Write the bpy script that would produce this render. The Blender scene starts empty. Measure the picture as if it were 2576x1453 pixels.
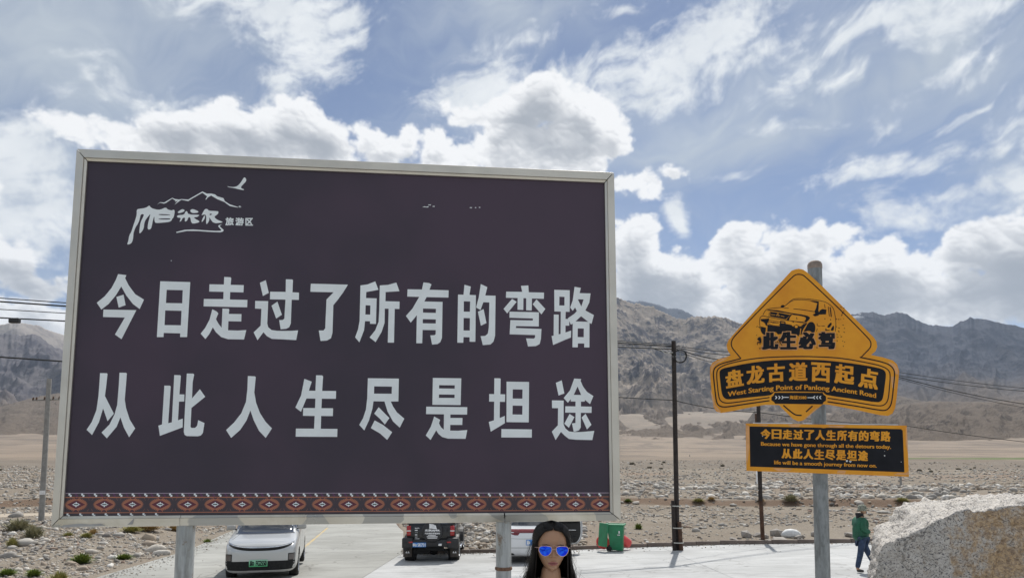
import bpy, bmesh, math, random
import numpy as np
from mathutils import Vector, Matrix
from mathutils.geometry import tessellate_polygon
random.seed(7); RNG = np.random.default_rng(11)
S = bpy.context.scene
COL = S.collection
PI = math.pi

# ------------------------------------------------------------------ camera, light, sky
CAM_Z = 1.71
PITCH = math.radians(5.8)
FPX = 1806.0                      # focal length in pixels of a 2576 px wide picture
cam_data = bpy.data.cameras.new('camera')
cam = bpy.data.objects.new('camera', cam_data); COL.objects.link(cam); S.camera = cam
cam.location = (0, 0, CAM_Z)
cam.rotation_euler = (PI/2 + PITCH, 0, 0)
cam_data.sensor_width = 36
cam_data.lens = 36*FPX/2576
cam_data.shift_y = 239.5/2576     # the picture is the upper part of a taller frame
cam_data.clip_start = 0.05; cam_data.clip_end = 60000

SUN_EL, SUN_AZ = math.radians(54), math.radians(15)     # azimuth from +Y towards +X
sun_data = bpy.data.lights.new('sun', 'SUN')
sun_data.energy = 4.6; sun_data.angle = math.radians(0.5); sun_data.color = (1, .96, .9)
sun = bpy.data.objects.new('sun', sun_data); COL.objects.link(sun)
_sd = Vector((math.sin(SUN_AZ)*math.cos(SUN_EL), math.cos(SUN_AZ)*math.cos(SUN_EL), math.sin(SUN_EL)))
sun.rotation_euler = (-_sd).to_track_quat('-Z', 'Y').to_euler()

S.view_settings.view_transform = 'Standard'
S.view_settings.look = 'None'
S.view_settings.exposure = 0.04
S.view_settings.gamma = 1
S.view_settings.use_curve_mapping = False
S.cycles.use_denoising = True
S.cycles.max_bounces = 6
S.cycles.diffuse_bounces = 3
S.cycles.volume_bounces = 0
S.cycles.transparent_max_bounces = 8

# ------------------------------------------------------------------ picture <-> place
Rc = Matrix.Rotation(PI/2 + PITCH, 3, 'X')
C0 = Vector((0, 0, CAM_Z))
def ray(u, v):
    """direction of a point given in the 2576 x 1453 picture"""
    return (Rc @ Vector((u - 1288, -(v - 966), -FPX))).normalized()
def at_depth(u, v, y):
    r = ray(u, v); return C0 + r*(y/r.y)
def hit_plane(u, v, p0, n):
    r = ray(u, v); return C0 + r*((p0 - C0).dot(n)/r.dot(n))
def azel(u, v):
    r = ray(u, v); return math.atan2(r.x, r.y), math.asin(r.z)

# ------------------------------------------------------------------ node helpers
def nn(t, kind, **kw):
    n = t.nodes.new(kind)
    for k, v in kw.items():
        if k in ('inp',):
            for kk, vv in v.items():
                if isinstance(vv, bpy.types.NodeSocket): t.links.new(vv, n.inputs[kk])
                else: n.inputs[kk].default_value = vv
        else: setattr(n, k, v)
    return n
def M_(t, op, a, b=None, c=None, clamp=False):
    n = t.nodes.new('ShaderNodeMath'); n.operation = op; n.use_clamp = clamp
    for i, x in enumerate((a, b, c)):
        if x is None: continue
        if isinstance(x, bpy.types.NodeSocket): t.links.new(x, n.inputs[i])
        else: n.inputs[i].default_value = x
    return n.outputs[0]
def V_(t, op, a, b=None, scale=None):
    n = t.nodes.new('ShaderNodeVectorMath'); n.operation = op
    for i, x in enumerate((a, b)):
        if x is None: continue
        if isinstance(x, bpy.types.NodeSocket): t.links.new(x, n.inputs[i])
        else: n.inputs[i].default_value = x
    if scale is not None:
        if isinstance(scale, bpy.types.NodeSocket): t.links.new(scale, n.inputs['Scale'])
        else: n.inputs['Scale'].default_value = scale
    return n.outputs['Value'] if op in ('LENGTH', 'DOT_PRODUCT') else n.outputs[0]
def MR(t, x, a, b, c=0.0, d=1.0, smooth=True):
    n = t.nodes.new('ShaderNodeMapRange'); n.interpolation_type = 'SMOOTHSTEP' if smooth else 'LINEAR'
    t.links.new(x, n.inputs[0])
    for i, v in enumerate((a, b, c, d)): n.inputs[i+1].default_value = v
    return n.outputs[0]
def MIX(t, f, a, b, blend='MIX'):
    n = t.nodes.new('ShaderNodeMix'); n.data_type = 'RGBA'; n.blend_type = blend
    for s, x in ((n.inputs['Factor'], f), (n.inputs['A'], a), (n.inputs['B'], b)):
        s = [q for q in n.inputs if q.name == s.name and q.type == ('VALUE' if s.name == 'Factor' else 'RGBA')][0]
        if isinstance(x, bpy.types.NodeSocket): t.links.new(x, s)
        elif s.type == 'RGBA': s.default_value = (*x[:3], 1)
        else: s.default_value = x
    return [q for q in n.outputs if q.type == 'RGBA'][0]
def NOISE(t, vec, scale, detail=4, rough=.55, dist=0.0, dim='3D', lac=2.0):
    n = t.nodes.new('ShaderNodeTexNoise'); n.noise_dimensions = dim
    if vec is not None: t.links.new(vec, n.inputs['Vector'])
    n.inputs['Scale'].default_value = scale; n.inputs['Detail'].default_value = detail
    n.inputs['Roughness'].default_value = rough; n.inputs['Distortion'].default_value = dist
    n.inputs['Lacunarity'].default_value = lac
    return n.outputs['Fac']
def VORO(t, vec, scale, feature='F1', rand=1.0, smooth=None, out='Distance'):
    n = t.nodes.new('ShaderNodeTexVoronoi'); n.feature = feature
    if vec is not None: t.links.new(vec, n.inputs['Vector'])
    n.inputs['Scale'].default_value = scale; n.inputs['Randomness'].default_value = rand
    if smooth is not None: n.inputs['Smoothness'].default_value = smooth
    return n.outputs[out]
def srgb(r, g, b):
    f = lambda c: (c/255)/12.92 if c/255 <= .04045 else ((c/255+.055)/1.055)**2.4
    return (f(r), f(g), f(b))

# ------------------------------------------------------------------ world
world = bpy.data.worlds.new('World'); S.world = world; world.use_nodes = True
t = world.node_tree; t.nodes.clear()
wo = t.nodes.new('ShaderNodeOutputWorld'); bg = t.nodes.new('ShaderNodeBackground')
WS = 0.1
SKY_TINT = (.88, .90, .96); SKY_MIST = .12; CLOUD_GAIN = 9.6   # clear sky tint, thin mist, brightness of sunlit cloud
bg.inputs['Strength'].default_value = WS
t.links.new(bg.outputs[0], wo.inputs[0])
sky = t.nodes.new('ShaderNodeTexSky'); sky.sky_type = 'NISHITA'; sky.sun_disc = False
sky.sun_elevation = SUN_EL; sky.sun_rotation = SUN_AZ
sky.altitude = 3000; sky.air_density = 1.0; sky.dust_density = 1.2; sky.ozone_density = 1.5
tc = t.nodes.new('ShaderNodeTexCoord'); D = V_(t, 'NORMALIZE', tc.outputs['Generated'])

HAZE = 2.5e-5
# ------------------------------------------------------------------ cloud maps: computed from noise, indexed by azimuth and elevation
_PR = np.random.default_rng(3).permutation(256).astype(np.uint8)
_g3 = np.array([(1,1,0),(-1,1,0),(1,-1,0),(-1,-1,0),(1,0,1),(-1,0,1),(1,0,-1),(-1,0,-1),(0,1,1),(0,-1,1),(0,1,-1),(0,-1,-1)], np.float32)[np.random.default_rng(4).integers(0, 12, 256)]
_GX, _GY, _GZ = [np.ascontiguousarray(_g3[:, i]) for i in range(3)]
_an = np.random.default_rng(5).random(256)*2*math.pi
_CX, _CY = np.cos(_an).astype(np.float32), np.sin(_an).astype(np.float32)
def _split(x):
    x = np.asarray(x, np.float32); f = np.floor(x); return f.astype(np.int32), x-f
_fd = lambda q: q*q*q*(q*(q*6-15)+10)
def perlin3(x, y, z, seed=0):
    xi, xf = _split(x); yi, yf = _split(y); zi, zf = _split(z); xi = xi+seed*37
    u, v, w = _fd(xf), _fd(yf), _fd(zf)
    px = [_PR[(xi+i) & 255].astype(np.int32) for i in (0, 1)]
    out = []
    for k in (0, 1):
        rows = []
        for j in (0, 1):
            c = []
            for i in (0, 1):
                h = _PR[(_PR[(px[i]+yi+j) & 255].astype(np.int32)+zi+k) & 255]
                c.append(_GX[h]*(xf-i) + _GY[h]*(yf-j) + _GZ[h]*(zf-k))
            rows.append(c[0]+(c[1]-c[0])*u)
        out.append(rows[0]+(rows[1]-rows[0])*v)
    return out[0]+(out[1]-out[0])*w
def perlin2(x, y, seed=0):
    xi, xf = _split(x); yi, yf = _split(y); xi = xi+seed*37
    u, v = _fd(xf), _fd(yf); rows = []
    for j in (0, 1):
        c = []
        for i in (0, 1):
            h = _PR[(_PR[(xi+i) & 255].astype(np.int32)+yi+j) & 255]
            c.append(_CX[h]*(xf-i) + _CY[h]*(yf-j))
        rows.append(c[0]+(c[1]-c[0])*u)
    return (rows[0]+(rows[1]-rows[0])*v)*1.4
def fbm3(X, f, oct, rough=.5, seed=0, kind='n', lac=2.03):
    a = 1; s = 0; tot = 0
    for o in range(oct):
        n = perlin3(X[0]*f+o*7.1, X[1]*f+o*3.3, X[2]*f-o*5.7, seed+o)
        if kind == 'b': n = np.abs(n)*2.2-.55
        s = s + n*a; tot += a; a *= rough; f *= lac
    return s/tot
def fbm2(x, y, f, oct, rough=.5, seed=0, kind='n', lac=2.03):
    a = 1; s = 0; tot = 0
    for o in range(oct):
        n = perlin2(x*f+o*17.1, y*f-o*9.3, seed+o)
        if kind == 'b': n = np.abs(n)*2-.5
        if kind == 'r': n = 1-2*np.abs(n)
        s = s + n*a; tot += a; a *= rough; f *= lac
    return s/tot
def sst(x, a, b):
    q = np.clip((x-a)/(b-a), 0, 1); return q*q*(3-2*q)

# heaped clouds, thin streaked clouds, veil: centre and radii of each mass (in degrees once turned into azimuth and elevation), turn, strength
CUM = [
 (350,352,110,46), (455,318,135,72), (610,322,165,88), (740,315,120,78), (812,352,70,62), (905,335,38,48), (950,365,60,50), (1012,340,45,48),
 (1090,375,62,52), (1165,400,52,42), (620,410,470,62),
 (1365,262,92,72), (1290,300,90,60), (1462,300,95,80), (1525,355,62,52), (1400,370,170,66), (1200,288,90,34,-10), (1380,425,140,36),(1250,350,80,50),
 (1575,472,34,26), (1618,500,50,22), (1600,480,46,24), (1690,440,36,17), (1700,447,30,14), 
 (1590,625,70,82), (1640,700,140,72), (1740,730,110,56), (1845,610,46,50), (1880,585,60,34), (1965,612,62,40), (1950,690,190,80), (2085,597,88,46), (2190,650,80,50),(2200,700,210,60),
 (2420,625,120,62), (2490,600,80,48), (2570,650,110,100), (2400,745,330,80), (2010,780,520,80), (1690,780,210,60), (2040,662,28,22),
 (2750,640,220,140), (2900,760,400,90), (1600,780,240,80),
 (40,800,260,60), (10,640,140,62), (90,712,120,44), (-160,640,240,130), (-200,420,200,110)]
WSP = [
 (1560,190,330,82,12), (1340,235,170,56,12), (1800,100,140,40,24), (1650,262,120,34,5), (1230,200,90,30,25), (1960,120,150,18,8), (1180,250,100,40,10),
 (750,60,180,100), (800,150,100,90), (720,215,52,44), (640,20,200,50), (870,70,50,70),
 (2340,35,170,70), (2150,105,160,20,14), (2330,105,60,34), (2100,130,120,14,20), (2470,10,90,40), (2250,105,15,13),
 (2190,433,80,14,4), (2290,415,90,17,10), (2380,405,80,18,8), (2470,385,80,20,14), (2560,370,60,40,20), (2480,480,120,34,14), (2420,505,70,18,-12), (2560,490,80,60,20),
 (2300,210,110,12,30), (2390,160,90,11,26), (2480,235,60,7,24), (2500,130,60,12,30), (2080,332,70,8,-10), (1960,318,30,10), (2215,335,30,12,40),
 (1880,430,50,8), (2160,200,60,16,10), (1570,18,55,16), (1330,100,90,20,12), (2700,300,180,120,20), (2540,545,60,14), (330,220,60,18,-35), (250,200,60,12,-35), (160,340,110,30),(420,245,100,20,10),
 (60,450,190,120), (90,560,150,70), (40,540,190,90), (1690,566,24,56,24), (1683,540,26,34), (2245,545,84,30,-16), (2225,540,40,30)]
GREY = [(1400,330,165,85), (600,352,200,50), (430,345,130,40), (770,360,130,36), (2520,690,150,80), (2230,745,190,60), (1650,740,150,60), (2060,765,190,50), (60,470,130,90), (80,700,150,60), (1020,385,90,26)]   # thick, shaded parts
VEIL = [ (120,120,560,330,0,1.25), (430,30,420,220), (2330,180,560,230,16,1.15), (1930,350,560,110,8,.9), (60,520,330,320,0,1.15), (1300,40,420,140,0,.6), (2600,400,300,400,0,.8)]
def pic_azel(u, v):
    r = ray(u, v); return math.atan2(r.x, r.y), math.asin(r.z)
def field(blobs, A, E, k, ref=.03):
    acc = np.full(A.shape, -4., np.float32)
    for b in blobs:   # small masses get soft, frayed edges
        u, v, rx, ry = b[:4]; rot = math.radians(b[4]) if len(b) > 4 else 0; st = b[5] if len(b) > 5 else 1.0
        a, e = pic_azel(u, v)
        a2, e2 = pic_azel(u+rx, v); a3, e3 = pic_azel(u, v-ry)
        ra = math.hypot(a2-a, e2-e); rb = math.hypot(a3-a, e3-e)
        st *= min(1, max(.30, rb/ref))
        dx = A-a; dy = E-e; c, s = math.cos(rot), math.sin(rot)
        f = st*(1-np.sqrt(((dx*c+dy*s)/ra)**2 + ((-dx*s+dy*c)/rb)**2))
        f = np.maximum(f, -4)
        acc = np.logaddexp(acc*k, f*k)/k
    return acc
def cloud_map(W, H, az0, az1, el0, el1, fine):
    az = np.linspace(az0, az1, W, endpoint=False, dtype=np.float32)+(az1-az0)/W/2; el = np.linspace(el0, el1, H, endpoint=False, dtype=np.float32)+(el1-el0)/H/2
    A, E = np.meshgrid(az, el)
    X = (np.sin(A)*np.cos(E), np.cos(A)*np.cos(E), np.sin(E)*1.25)
    w1 = perlin3(X[0]*9, X[1]*9, X[2]*9, 50); w2 = perlin3(X[0]*9, X[1]*9, X[2]*9, 60)
    w3 = fbm3(X, 30, 3, .55, 70); w4 = fbm3(X, 30, 3, .55, 80)
    Aw = A + .020*w1 + .013*w3; Ew = E + .016*w2 + .010*w4
    out = np.clip(np.maximum(sst(np.abs(A), .74, 1.05), sst(E, .66, .9)), 0, 1)
    low = fbm3(X, 2.2, 3, .5, 5)
    outc = np.where(out > 0, (low-.02)*3.2*out - (1-out)*3, -4)
    # heaped
    cov = np.maximum(field(CUM, Aw, Ew, 9), np.minimum(outc, 1))
    bl = fbm3(X, 13, fine-1, .60, 20, 'b')
    sm = fbm3(X, 34, 4, .6, 33)
    h = np.clip(cov, -3, .8)*1.0 + bl*.62 + sm*.16 + .04
    thick = np.clip(h, 0, 1.6)
    # soft blur of the edge is larger low in the sky
    aC = sst(h, -.05, .20)
    dstep = (el1-el0)/H
    # light from above: thickness gathered upwards
    n = max(2, int(.085/dstep)); acc = np.zeros_like(h); wt = 0
    step = max(1, n//16); q = np.clip(h, 0, .8)
    for i in range(step, n, step):
        w = math.exp(-i/(n*.55))
        sft = np.zeros_like(q); sft[:-i] = q[i:]
        acc += sft*w; wt += w
    T = acc/wt
    big = fbm3(X, 6, 2, .5, 90)
    bl2 = fbm3(X, 11, max(3, fine-2), .5, 20, 'b')
    # relief of the lumps, lit from above and a little from the right
    gy, gx = np.gradient(cov*.5+bl2)
    rel = np.clip((-gy*.9 - gx*.35)/dstep*.035, -1, 1)
    hs = sst(h, .05, 1.0)
    shade = T*1.55 + big*.75 + hs*.34 + (bl2-.1)*-.25 - rel*.17 - .24
    shade = shade + 1.15*np.clip(field(GREY, Aw, Ew, 8), 0, .5) - .02; shade = np.clip(shade-.04, 0, None); shade = shade/(1+shade**3)**(1/3)*.97
    shade = np.clip(shade, 0, 1)
    # streaks: noise drawn out along the wind
    c, s = math.cos(math.radians(14)), math.sin(math.radians(14))
    Xa = A*c + E*s; Xb = -A*s + E*c
    wx = fbm2(Xa, Xb, 7, 3, .5, 200)*.06; wy = fbm2(Xa, Xb, 7, 3, .5, 210)*.05
    wn = fbm2((Xa+wx)*.55, (Xb+wy)*1.5, 10, fine+1, .62, 220)
    wb = fbm2((Xa+wx)*.8, (Xb+wy)*1.3, 22, fine-1, .6, 240, 'b')
    covW = np.maximum(field(WSP, Aw+wx*.3, Ew+wy*.3, 6, .028), np.minimum(outc*.8, .7))
    wf = fbm2((Xa+wx*.5)*.9, (Xb+wy*.5)*1.5, 46, 5, .62, 280)
    dW = np.clip(covW, -1, .62)*1.0 + wn*1.15 + wb*.32 + wf*.55 + .10
    aW = sst(dW, -.22, .80)*.97
    thinW = np.clip(.5+.9*fbm2(Xa*.7, Xb*1.3, 14, 4, .55, 260), 0, 1)
    # veil
    vn = fbm2((Xa+wx)*.5, (Xb+wy)*1.4, 4.5, fine, .55, 300)
    vf = fbm2((Xa+wx*2)*.5, (Xb+wy*2)*1.6, 24, 4, .6, 330)
    covV = np.maximum(field(VEIL, A, E, 5, .01), np.minimum(out*.5, .5))
    aV = np.clip(sst(covV*.62 + vn*.75 + vf*.22, -.30, .95)*.92 + .04, 0, 1)
    def lerp(a, b, f): return np.array(a, np.float32)*(1-f[..., None]) + np.array(b, np.float32)*f[..., None]
    cV = lerp((.50,.56,.62), (.60,.66,.71), np.clip(.5+vn, 0, 1))
    cW = lerp((.93,.955,.97), (.66,.71,.76), thinW*.75)
    cC = lerp((.98,.985,.99), (.31,.345,.40), shade)
    # composite, premultiplied
    rgb = cV*aV[..., None]; al = aV
    for c_, a_ in ((cW, aW), (cC, aC)):
        rgb = rgb*(1-a_[..., None]) + c_*a_[..., None]; al = al*(1-a_) + a_
    return np.dstack([rgb, al]).astype(np.float32)

def map_image(name, W, H, *rng_fine):
    px = cloud_map(W, H, *rng_fine)
    im = bpy.data.images.new(name, W, H, alpha=True, float_buffer=True, is_data=True)
    im.alpha_mode = 'CHANNEL_PACKED'
    im.pixels.foreach_set(np.ascontiguousarray(px).ravel()); im.update(); im.pack()
    return im
FRONT = (-.80, .80, -.03, .70)
WIDE = (-PI, PI, -.10, PI/2)
img_f = map_image('cloud_map_front', 1500, 690, *FRONT, 6)
img_w = map_image('cloud_map_all_round', 1260, 336, *WIDE, 4)
sep = t.nodes.new('ShaderNodeSeparateXYZ'); t.links.new(D, sep.inputs[0])
AZ = M_(t, 'ARCTAN2', sep.outputs[0], sep.outputs[1]); EL = M_(t, 'ARCSINE', sep.outputs[2])
def lookup(im, r):
    cb = t.nodes.new('ShaderNodeCombineXYZ')
    t.links.new(M_(t, 'MULTIPLY_ADD', AZ, 1/(r[1]-r[0]), -r[0]/(r[1]-r[0])), cb.inputs[0])
    t.links.new(M_(t, 'MULTIPLY_ADD', EL, 1/(r[3]-r[2]), -r[2]/(r[3]-r[2])), cb.inputs[1])
    n = t.nodes.new('ShaderNodeTexImage'); n.image = im; n.interpolation = 'Cubic'; n.extension = 'EXTEND'
    t.links.new(cb.outputs[0], n.inputs[0]); return n
nf, nw = lookup(img_f, FRONT), lookup(img_w, WIDE)
mask = M_(t, 'MULTIPLY', MR(t, M_(t, 'ABSOLUTE', AZ), .70, .785, 1, 0), MR(t, EL, .62, .69, 1, 0))
ccol = MIX(t, mask, nw.outputs[0], nf.outputs[0])
calp = M_(t, 'ADD', M_(t, 'MULTIPLY', nf.outputs[1], mask), M_(t, 'MULTIPLY', nw.outputs[1], M_(t, 'SUBTRACT', 1.0, mask)))
base = MIX(t, 1.0, sky.outputs[0], (SKY_TINT), 'MULTIPLY')
base = MIX(t, SKY_MIST, base, (4.6, 4.9, 5.3))
clear = V_(t, 'SCALE', base, scale=M_(t, 'SUBTRACT', 1.0, calp))
tot = V_(t, 'ADD', clear, V_(t, 'SCALE', ccol, scale=CLOUD_GAIN))
c4 = MIX(t, MR(t, EL, -.06, -.01), (2.4, 2.2, 2.0), tot)
t.links.new(c4, bg.inputs[0])
world.cycles.sampling_method = 'MANUAL'; world.cycles.sample_map_resolution = 512
# ------------------------------------------------------------------ object helpers
def tag(o, label=None, cat=None, group=None, kind=None):
    for k, v in (('label', label), ('category', cat), ('group', group), ('kind', kind)):
        if v: o[k] = v
    return o
def empty(name, loc=(0, 0, 0), rz=0, label=None, cat=None, group=None, kind=None):
    o = bpy.data.objects.new(name, None); COL.objects.link(o); o.location = loc; o.rotation_euler = (0, 0, rz)
    o.empty_display_size = .2
    return tag(o, label, cat, group, kind)
def link(name, me, mats, parent=None, smooth=False, loc=None):
    if not isinstance(mats, (list, tuple)): mats = [mats]
    if not me.materials:
        for m in mats: me.materials.append(m)
    o = bpy.data.objects.new(name, me); COL.objects.link(o)
    if parent: o.parent = parent
    if loc is not None: o.location = loc
    if smooth: me.polygons.foreach_set('use_smooth', [True]*len(me.polygons))
    return o
class MB:
    """collects vertices and faces, then links them as one object"""
    def __init__(s): s.v = []; s.f = []; s.m = []
    def add(s, vs, fs, mi=0):
        n = len(s.v); s.v += [tuple(p) for p in vs]; s.f += [tuple(i+n for i in f) for f in fs]; s.m += [mi]*len(fs)
        return s
    def box(s, c, d, mi=0, M=None):
        x, y, z = [q/2 for q in d]
        vs = [Vector(p) for p in ((-x,-y,-z),(x,-y,-z),(x,y,-z),(-x,y,-z),(-x,-y,z),(x,-y,z),(x,y,z),(-x,y,z))]
        vs = [(M @ p if M else p)+Vector(c) for p in vs]
        return s.add(vs, [(0,3,2,1),(4,5,6,7),(0,1,5,4),(1,2,6,5),(2,3,7,6),(3,0,4,7)], mi)
    def bbox(s, c, d, b=.01, mi=0, M=None):
        """box with bevelled edges"""
        bm = bmesh.new(); bmesh.ops.create_cube(bm, size=1)
        bmesh.ops.scale(bm, vec=d, verts=bm.verts)
        bmesh.ops.bevel(bm, geom=bm.edges[:], offset=b, segments=2, affect='EDGES', profile=.5)
        vs = [((M @ v.co) if M else v.co)+Vector(c) for v in bm.verts]; bm.verts.index_update()
        s.add(vs, [[v.index for v in f.verts] for f in bm.faces], mi); bm.free(); return s
    def tube(s, pts, r, n=8, mi=0, cap=True):
        pts = [Vector(p) for p in pts]; rs = r if isinstance(r, (list, tuple)) else [r]*len(pts)
        up = Vector((0, 0, 1)); base = len(s.v); prev = None
        for i, p in enumerate(pts):
            d = (pts[min(i+1, len(pts)-1)]-pts[max(i-1, 0)]).normalized()
            a = prev if prev is not None else (up if abs(d.z) < .9 else Vector((1, 0, 0)))
            x = (a - d*a.dot(d)).normalized(); y = d.cross(x); prev = x
            for k in range(n):
                w = 2*PI*k/n; s.v.append(tuple(p+(x*math.cos(w)+y*math.sin(w))*rs[i]))
        for i in range(len(pts)-1):
            for k in range(n):
                a = base+i*n+k; b = base+i*n+(k+1) % n
                s.f.append((a, b, b+n, a+n)); s.m.append(mi)
        if cap:
            s.f.append(tuple(base+k for k in range(n))[::-1]); s.m.append(mi)
            s.f.append(tuple(base+(len(pts)-1)*n+k for k in range(n))); s.m.append(mi)
        return s
    def lathe(s, prof, n=24, c=(0, 0, 0), mi=0, M=None):
        base = len(s.v)
        for r, z in prof:
            for k in range(n):
                w = 2*PI*k/n; p = Vector((r*math.cos(w), r*math.sin(w), z))
                s.v.append(tuple((M @ p if M else p)+Vector(c)))
        for i in range(len(prof)-1):
            for k in range(n):
                a = base+i*n+k; b = base+i*n+(k+1) % n
                s.f.append((a, b, b+n, a+n)); s.m.append(mi)
        return s
    def mesh(s, name, mats):
        me = bpy.data.meshes.new(name); me.from_pydata(s.v, [], s.f)
        for m in (mats if isinstance(mats, (list, tuple)) else [mats]): me.materials.append(m)
        me.polygons.foreach_set('material_index', s.m); me.update(); return me
    def build(s, name, mats, parent=None, smooth=False):
        me = s.mesh(name, mats)
        o = bpy.data.objects.new(name, me); COL.objects.link(o)
        if parent: o.parent = parent
        if smooth: me.polygons.foreach_set('use_smooth', [True]*len(me.polygons))
        return o
def smooth_angle(o, deg=35):
    me = o.data; me.polygons.foreach_set('use_smooth', [True]*len(me.polygons))
    me.set_sharp_from_angle(angle=math.radians(deg)); return o
def grid_mesh(name, X, Y, Z, mat, flip=False):
    h, w = X.shape
    co = np.stack([X, Y, Z], -1).reshape(-1, 3).astype(np.float32)
    i = (np.arange(h-1)[:, None]*w + np.arange(w-1)[None, :]).ravel()
    F = np.stack([i, i+1, i+w+1, i+w], -1)
    if flip: F = F[:, ::-1]
    return raw_mesh(name, co, F, mat)
def raw_mesh(name, co, F, mat, smooth=True):
    me = bpy.data.meshes.new(name); n, k = F.shape
    me.vertices.add(len(co)); me.vertices.foreach_set('co', np.ascontiguousarray(co, np.float32).ravel())
    me.loops.add(n*k); me.loops.foreach_set('vertex_index', np.ascontiguousarray(F, np.int32).ravel())
    me.polygons.add(n); me.polygons.foreach_set('loop_start', np.arange(0, n*k, k, dtype=np.int32))
    me.polygons.foreach_set('use_smooth', np.full(n, smooth))
    for m in (mat if isinstance(mat, (list, tuple)) else [mat]): me.materials.append(m)
    me.update(calc_edges=True); me.validate(); return me

# ------------------------------------------------------------------ materials
def newmat(name):
    m = bpy.data.materials.new(name); m.use_nodes = True
    t = m.node_tree; b = t.nodes['Principled BSDF']; return m, t, b
def objco(t): return t.nodes.new('ShaderNodeTexCoord').outputs['Object']
def worldco(t): return t.nodes.new('ShaderNodeNewGeometry').outputs['Position']
def bump(t, b, h, strength=.5, dist=.02):
    n = t.nodes.new('ShaderNodeBump'); n.inputs['Strength'].default_value = strength; n.inputs['Distance'].default_value = dist
    t.links.new(h, n.inputs['Height']); t.links.new(n.outputs[0], b.inputs['Normal']); return n
def simple(name, col, rough=.6, metal=0.0, var=.12, scale=8.0, bmp=0.0, bscale=60, spec=.5, coat=0.0, dist=.004):
    m, t, b = newmat(name); co = objco(t)
    n = NOISE(t, co, scale, 5, .6)
    lo = tuple(c*(1-var) for c in col); hi = tuple(min(1, c*(1+var)) for c in col)
    t.links.new(MIX(t, MR(t, n, .3, .7), lo, hi), b.inputs['Base Color'])
    t.links.new(MR(t, NOISE(t, co, scale*2.3, 4), .3, .7, max(.02, rough-.08), min(1, rough+.08)), b.inputs['Roughness'])
    b.inputs['Metallic'].default_value = metal; b.inputs['Specular IOR Level'].default_value = spec
    b.inputs['Coat Weight'].default_value = coat
    if bmp: bump(t, b, NOISE(t, co, bscale, 4), bmp, dist)
    return m
def glass_mat(name, tint, alpha_like=.0):
    m, t, b = newmat(name); co = objco(t)
    n = NOISE(t, co, 3, 3)
    t.links.new(MIX(t, n, tuple(c*.85 for c in tint), tint), b.inputs['Base Color'])
    b.inputs['Roughness'].default_value = .04; b.inputs['Specular IOR Level'].default_value = .9; b.inputs['Coat Weight'].default_value = .5
    return m

# ------------------------------------------------------------------ lie of the land
def lot_z(x, y):
    """the concrete yard and road: slightly tilted plane"""
    x = np.asarray(x, float); y = np.asarray(y, float)
    far = CAM_Z - 2.56 - .037*np.minimum(y, 46) + .0225*np.clip(x, 0, 24) + .009*np.clip(x, -24, 0)
    near = -.24 + .0*y
    k = np.clip((y-6.2)/7.5, 0, 1); k = k*k*(3-2*k)
    return near*(1-k) + far*k
_PD = np.array([-60, 10, 28, 43, 57.0, 58.2, 100, 168, 192, 235, 400, 1500, 3000, 3800, 5200, 9000, 20000.])
_PZ = np.array([-1.2, -1.5, -1.88, -1.90, -1.95, -1.42, -1.30, -.64, .95, 1.1, 1.75, 22, 112, 225, 330, 420, 500.])
# outline of the concrete (yard plus the road that leaves it to the left)
YARD = [(-11.2, 17.0), (-12.1, 21.7), (-13.3, 30.0), (-16.0, 40.8), (-19.2, 55), (-25, 80), (-16.5, 82), (-9.2, 55), (-6.1, 41), (-4.6, 31.0), (-4.1, 28.6), (-2.4, 27.6),
        (0, 27.9), (3.9, 28.7), (8.5, 29.2), (14, 28.6), (24, 28.0), (40, 27.2), (40, -14), (-11.2, -14)]
def poly_dist(px, py, poly):
    """signed distance to the outline, negative inside"""
    px = np.asarray(px, float); py = np.asarray(py, float)
    d = np.full(px.shape, 1e9); ins = np.zeros(px.shape, bool)
    for i in range(len(poly)):
        x0, y0 = poly[i]; x1, y1 = poly[(i+1) % len(poly)]
        ex, ey = x1-x0, y1-y0
        tt = np.clip(((px-x0)*ex+(py-y0)*ey)/(ex*ex+ey*ey), 0, 1)
        d = np.minimum(d, np.hypot(px-x0-tt*ex, py-y0-tt*ey))
        c = ((y0 > py) != (y1 > py)) & (px < (x1-x0)*(py-y0)/(y1-y0+1e-12)+x0)
        ins ^= c
    return np.where(ins, -d, d)
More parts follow.
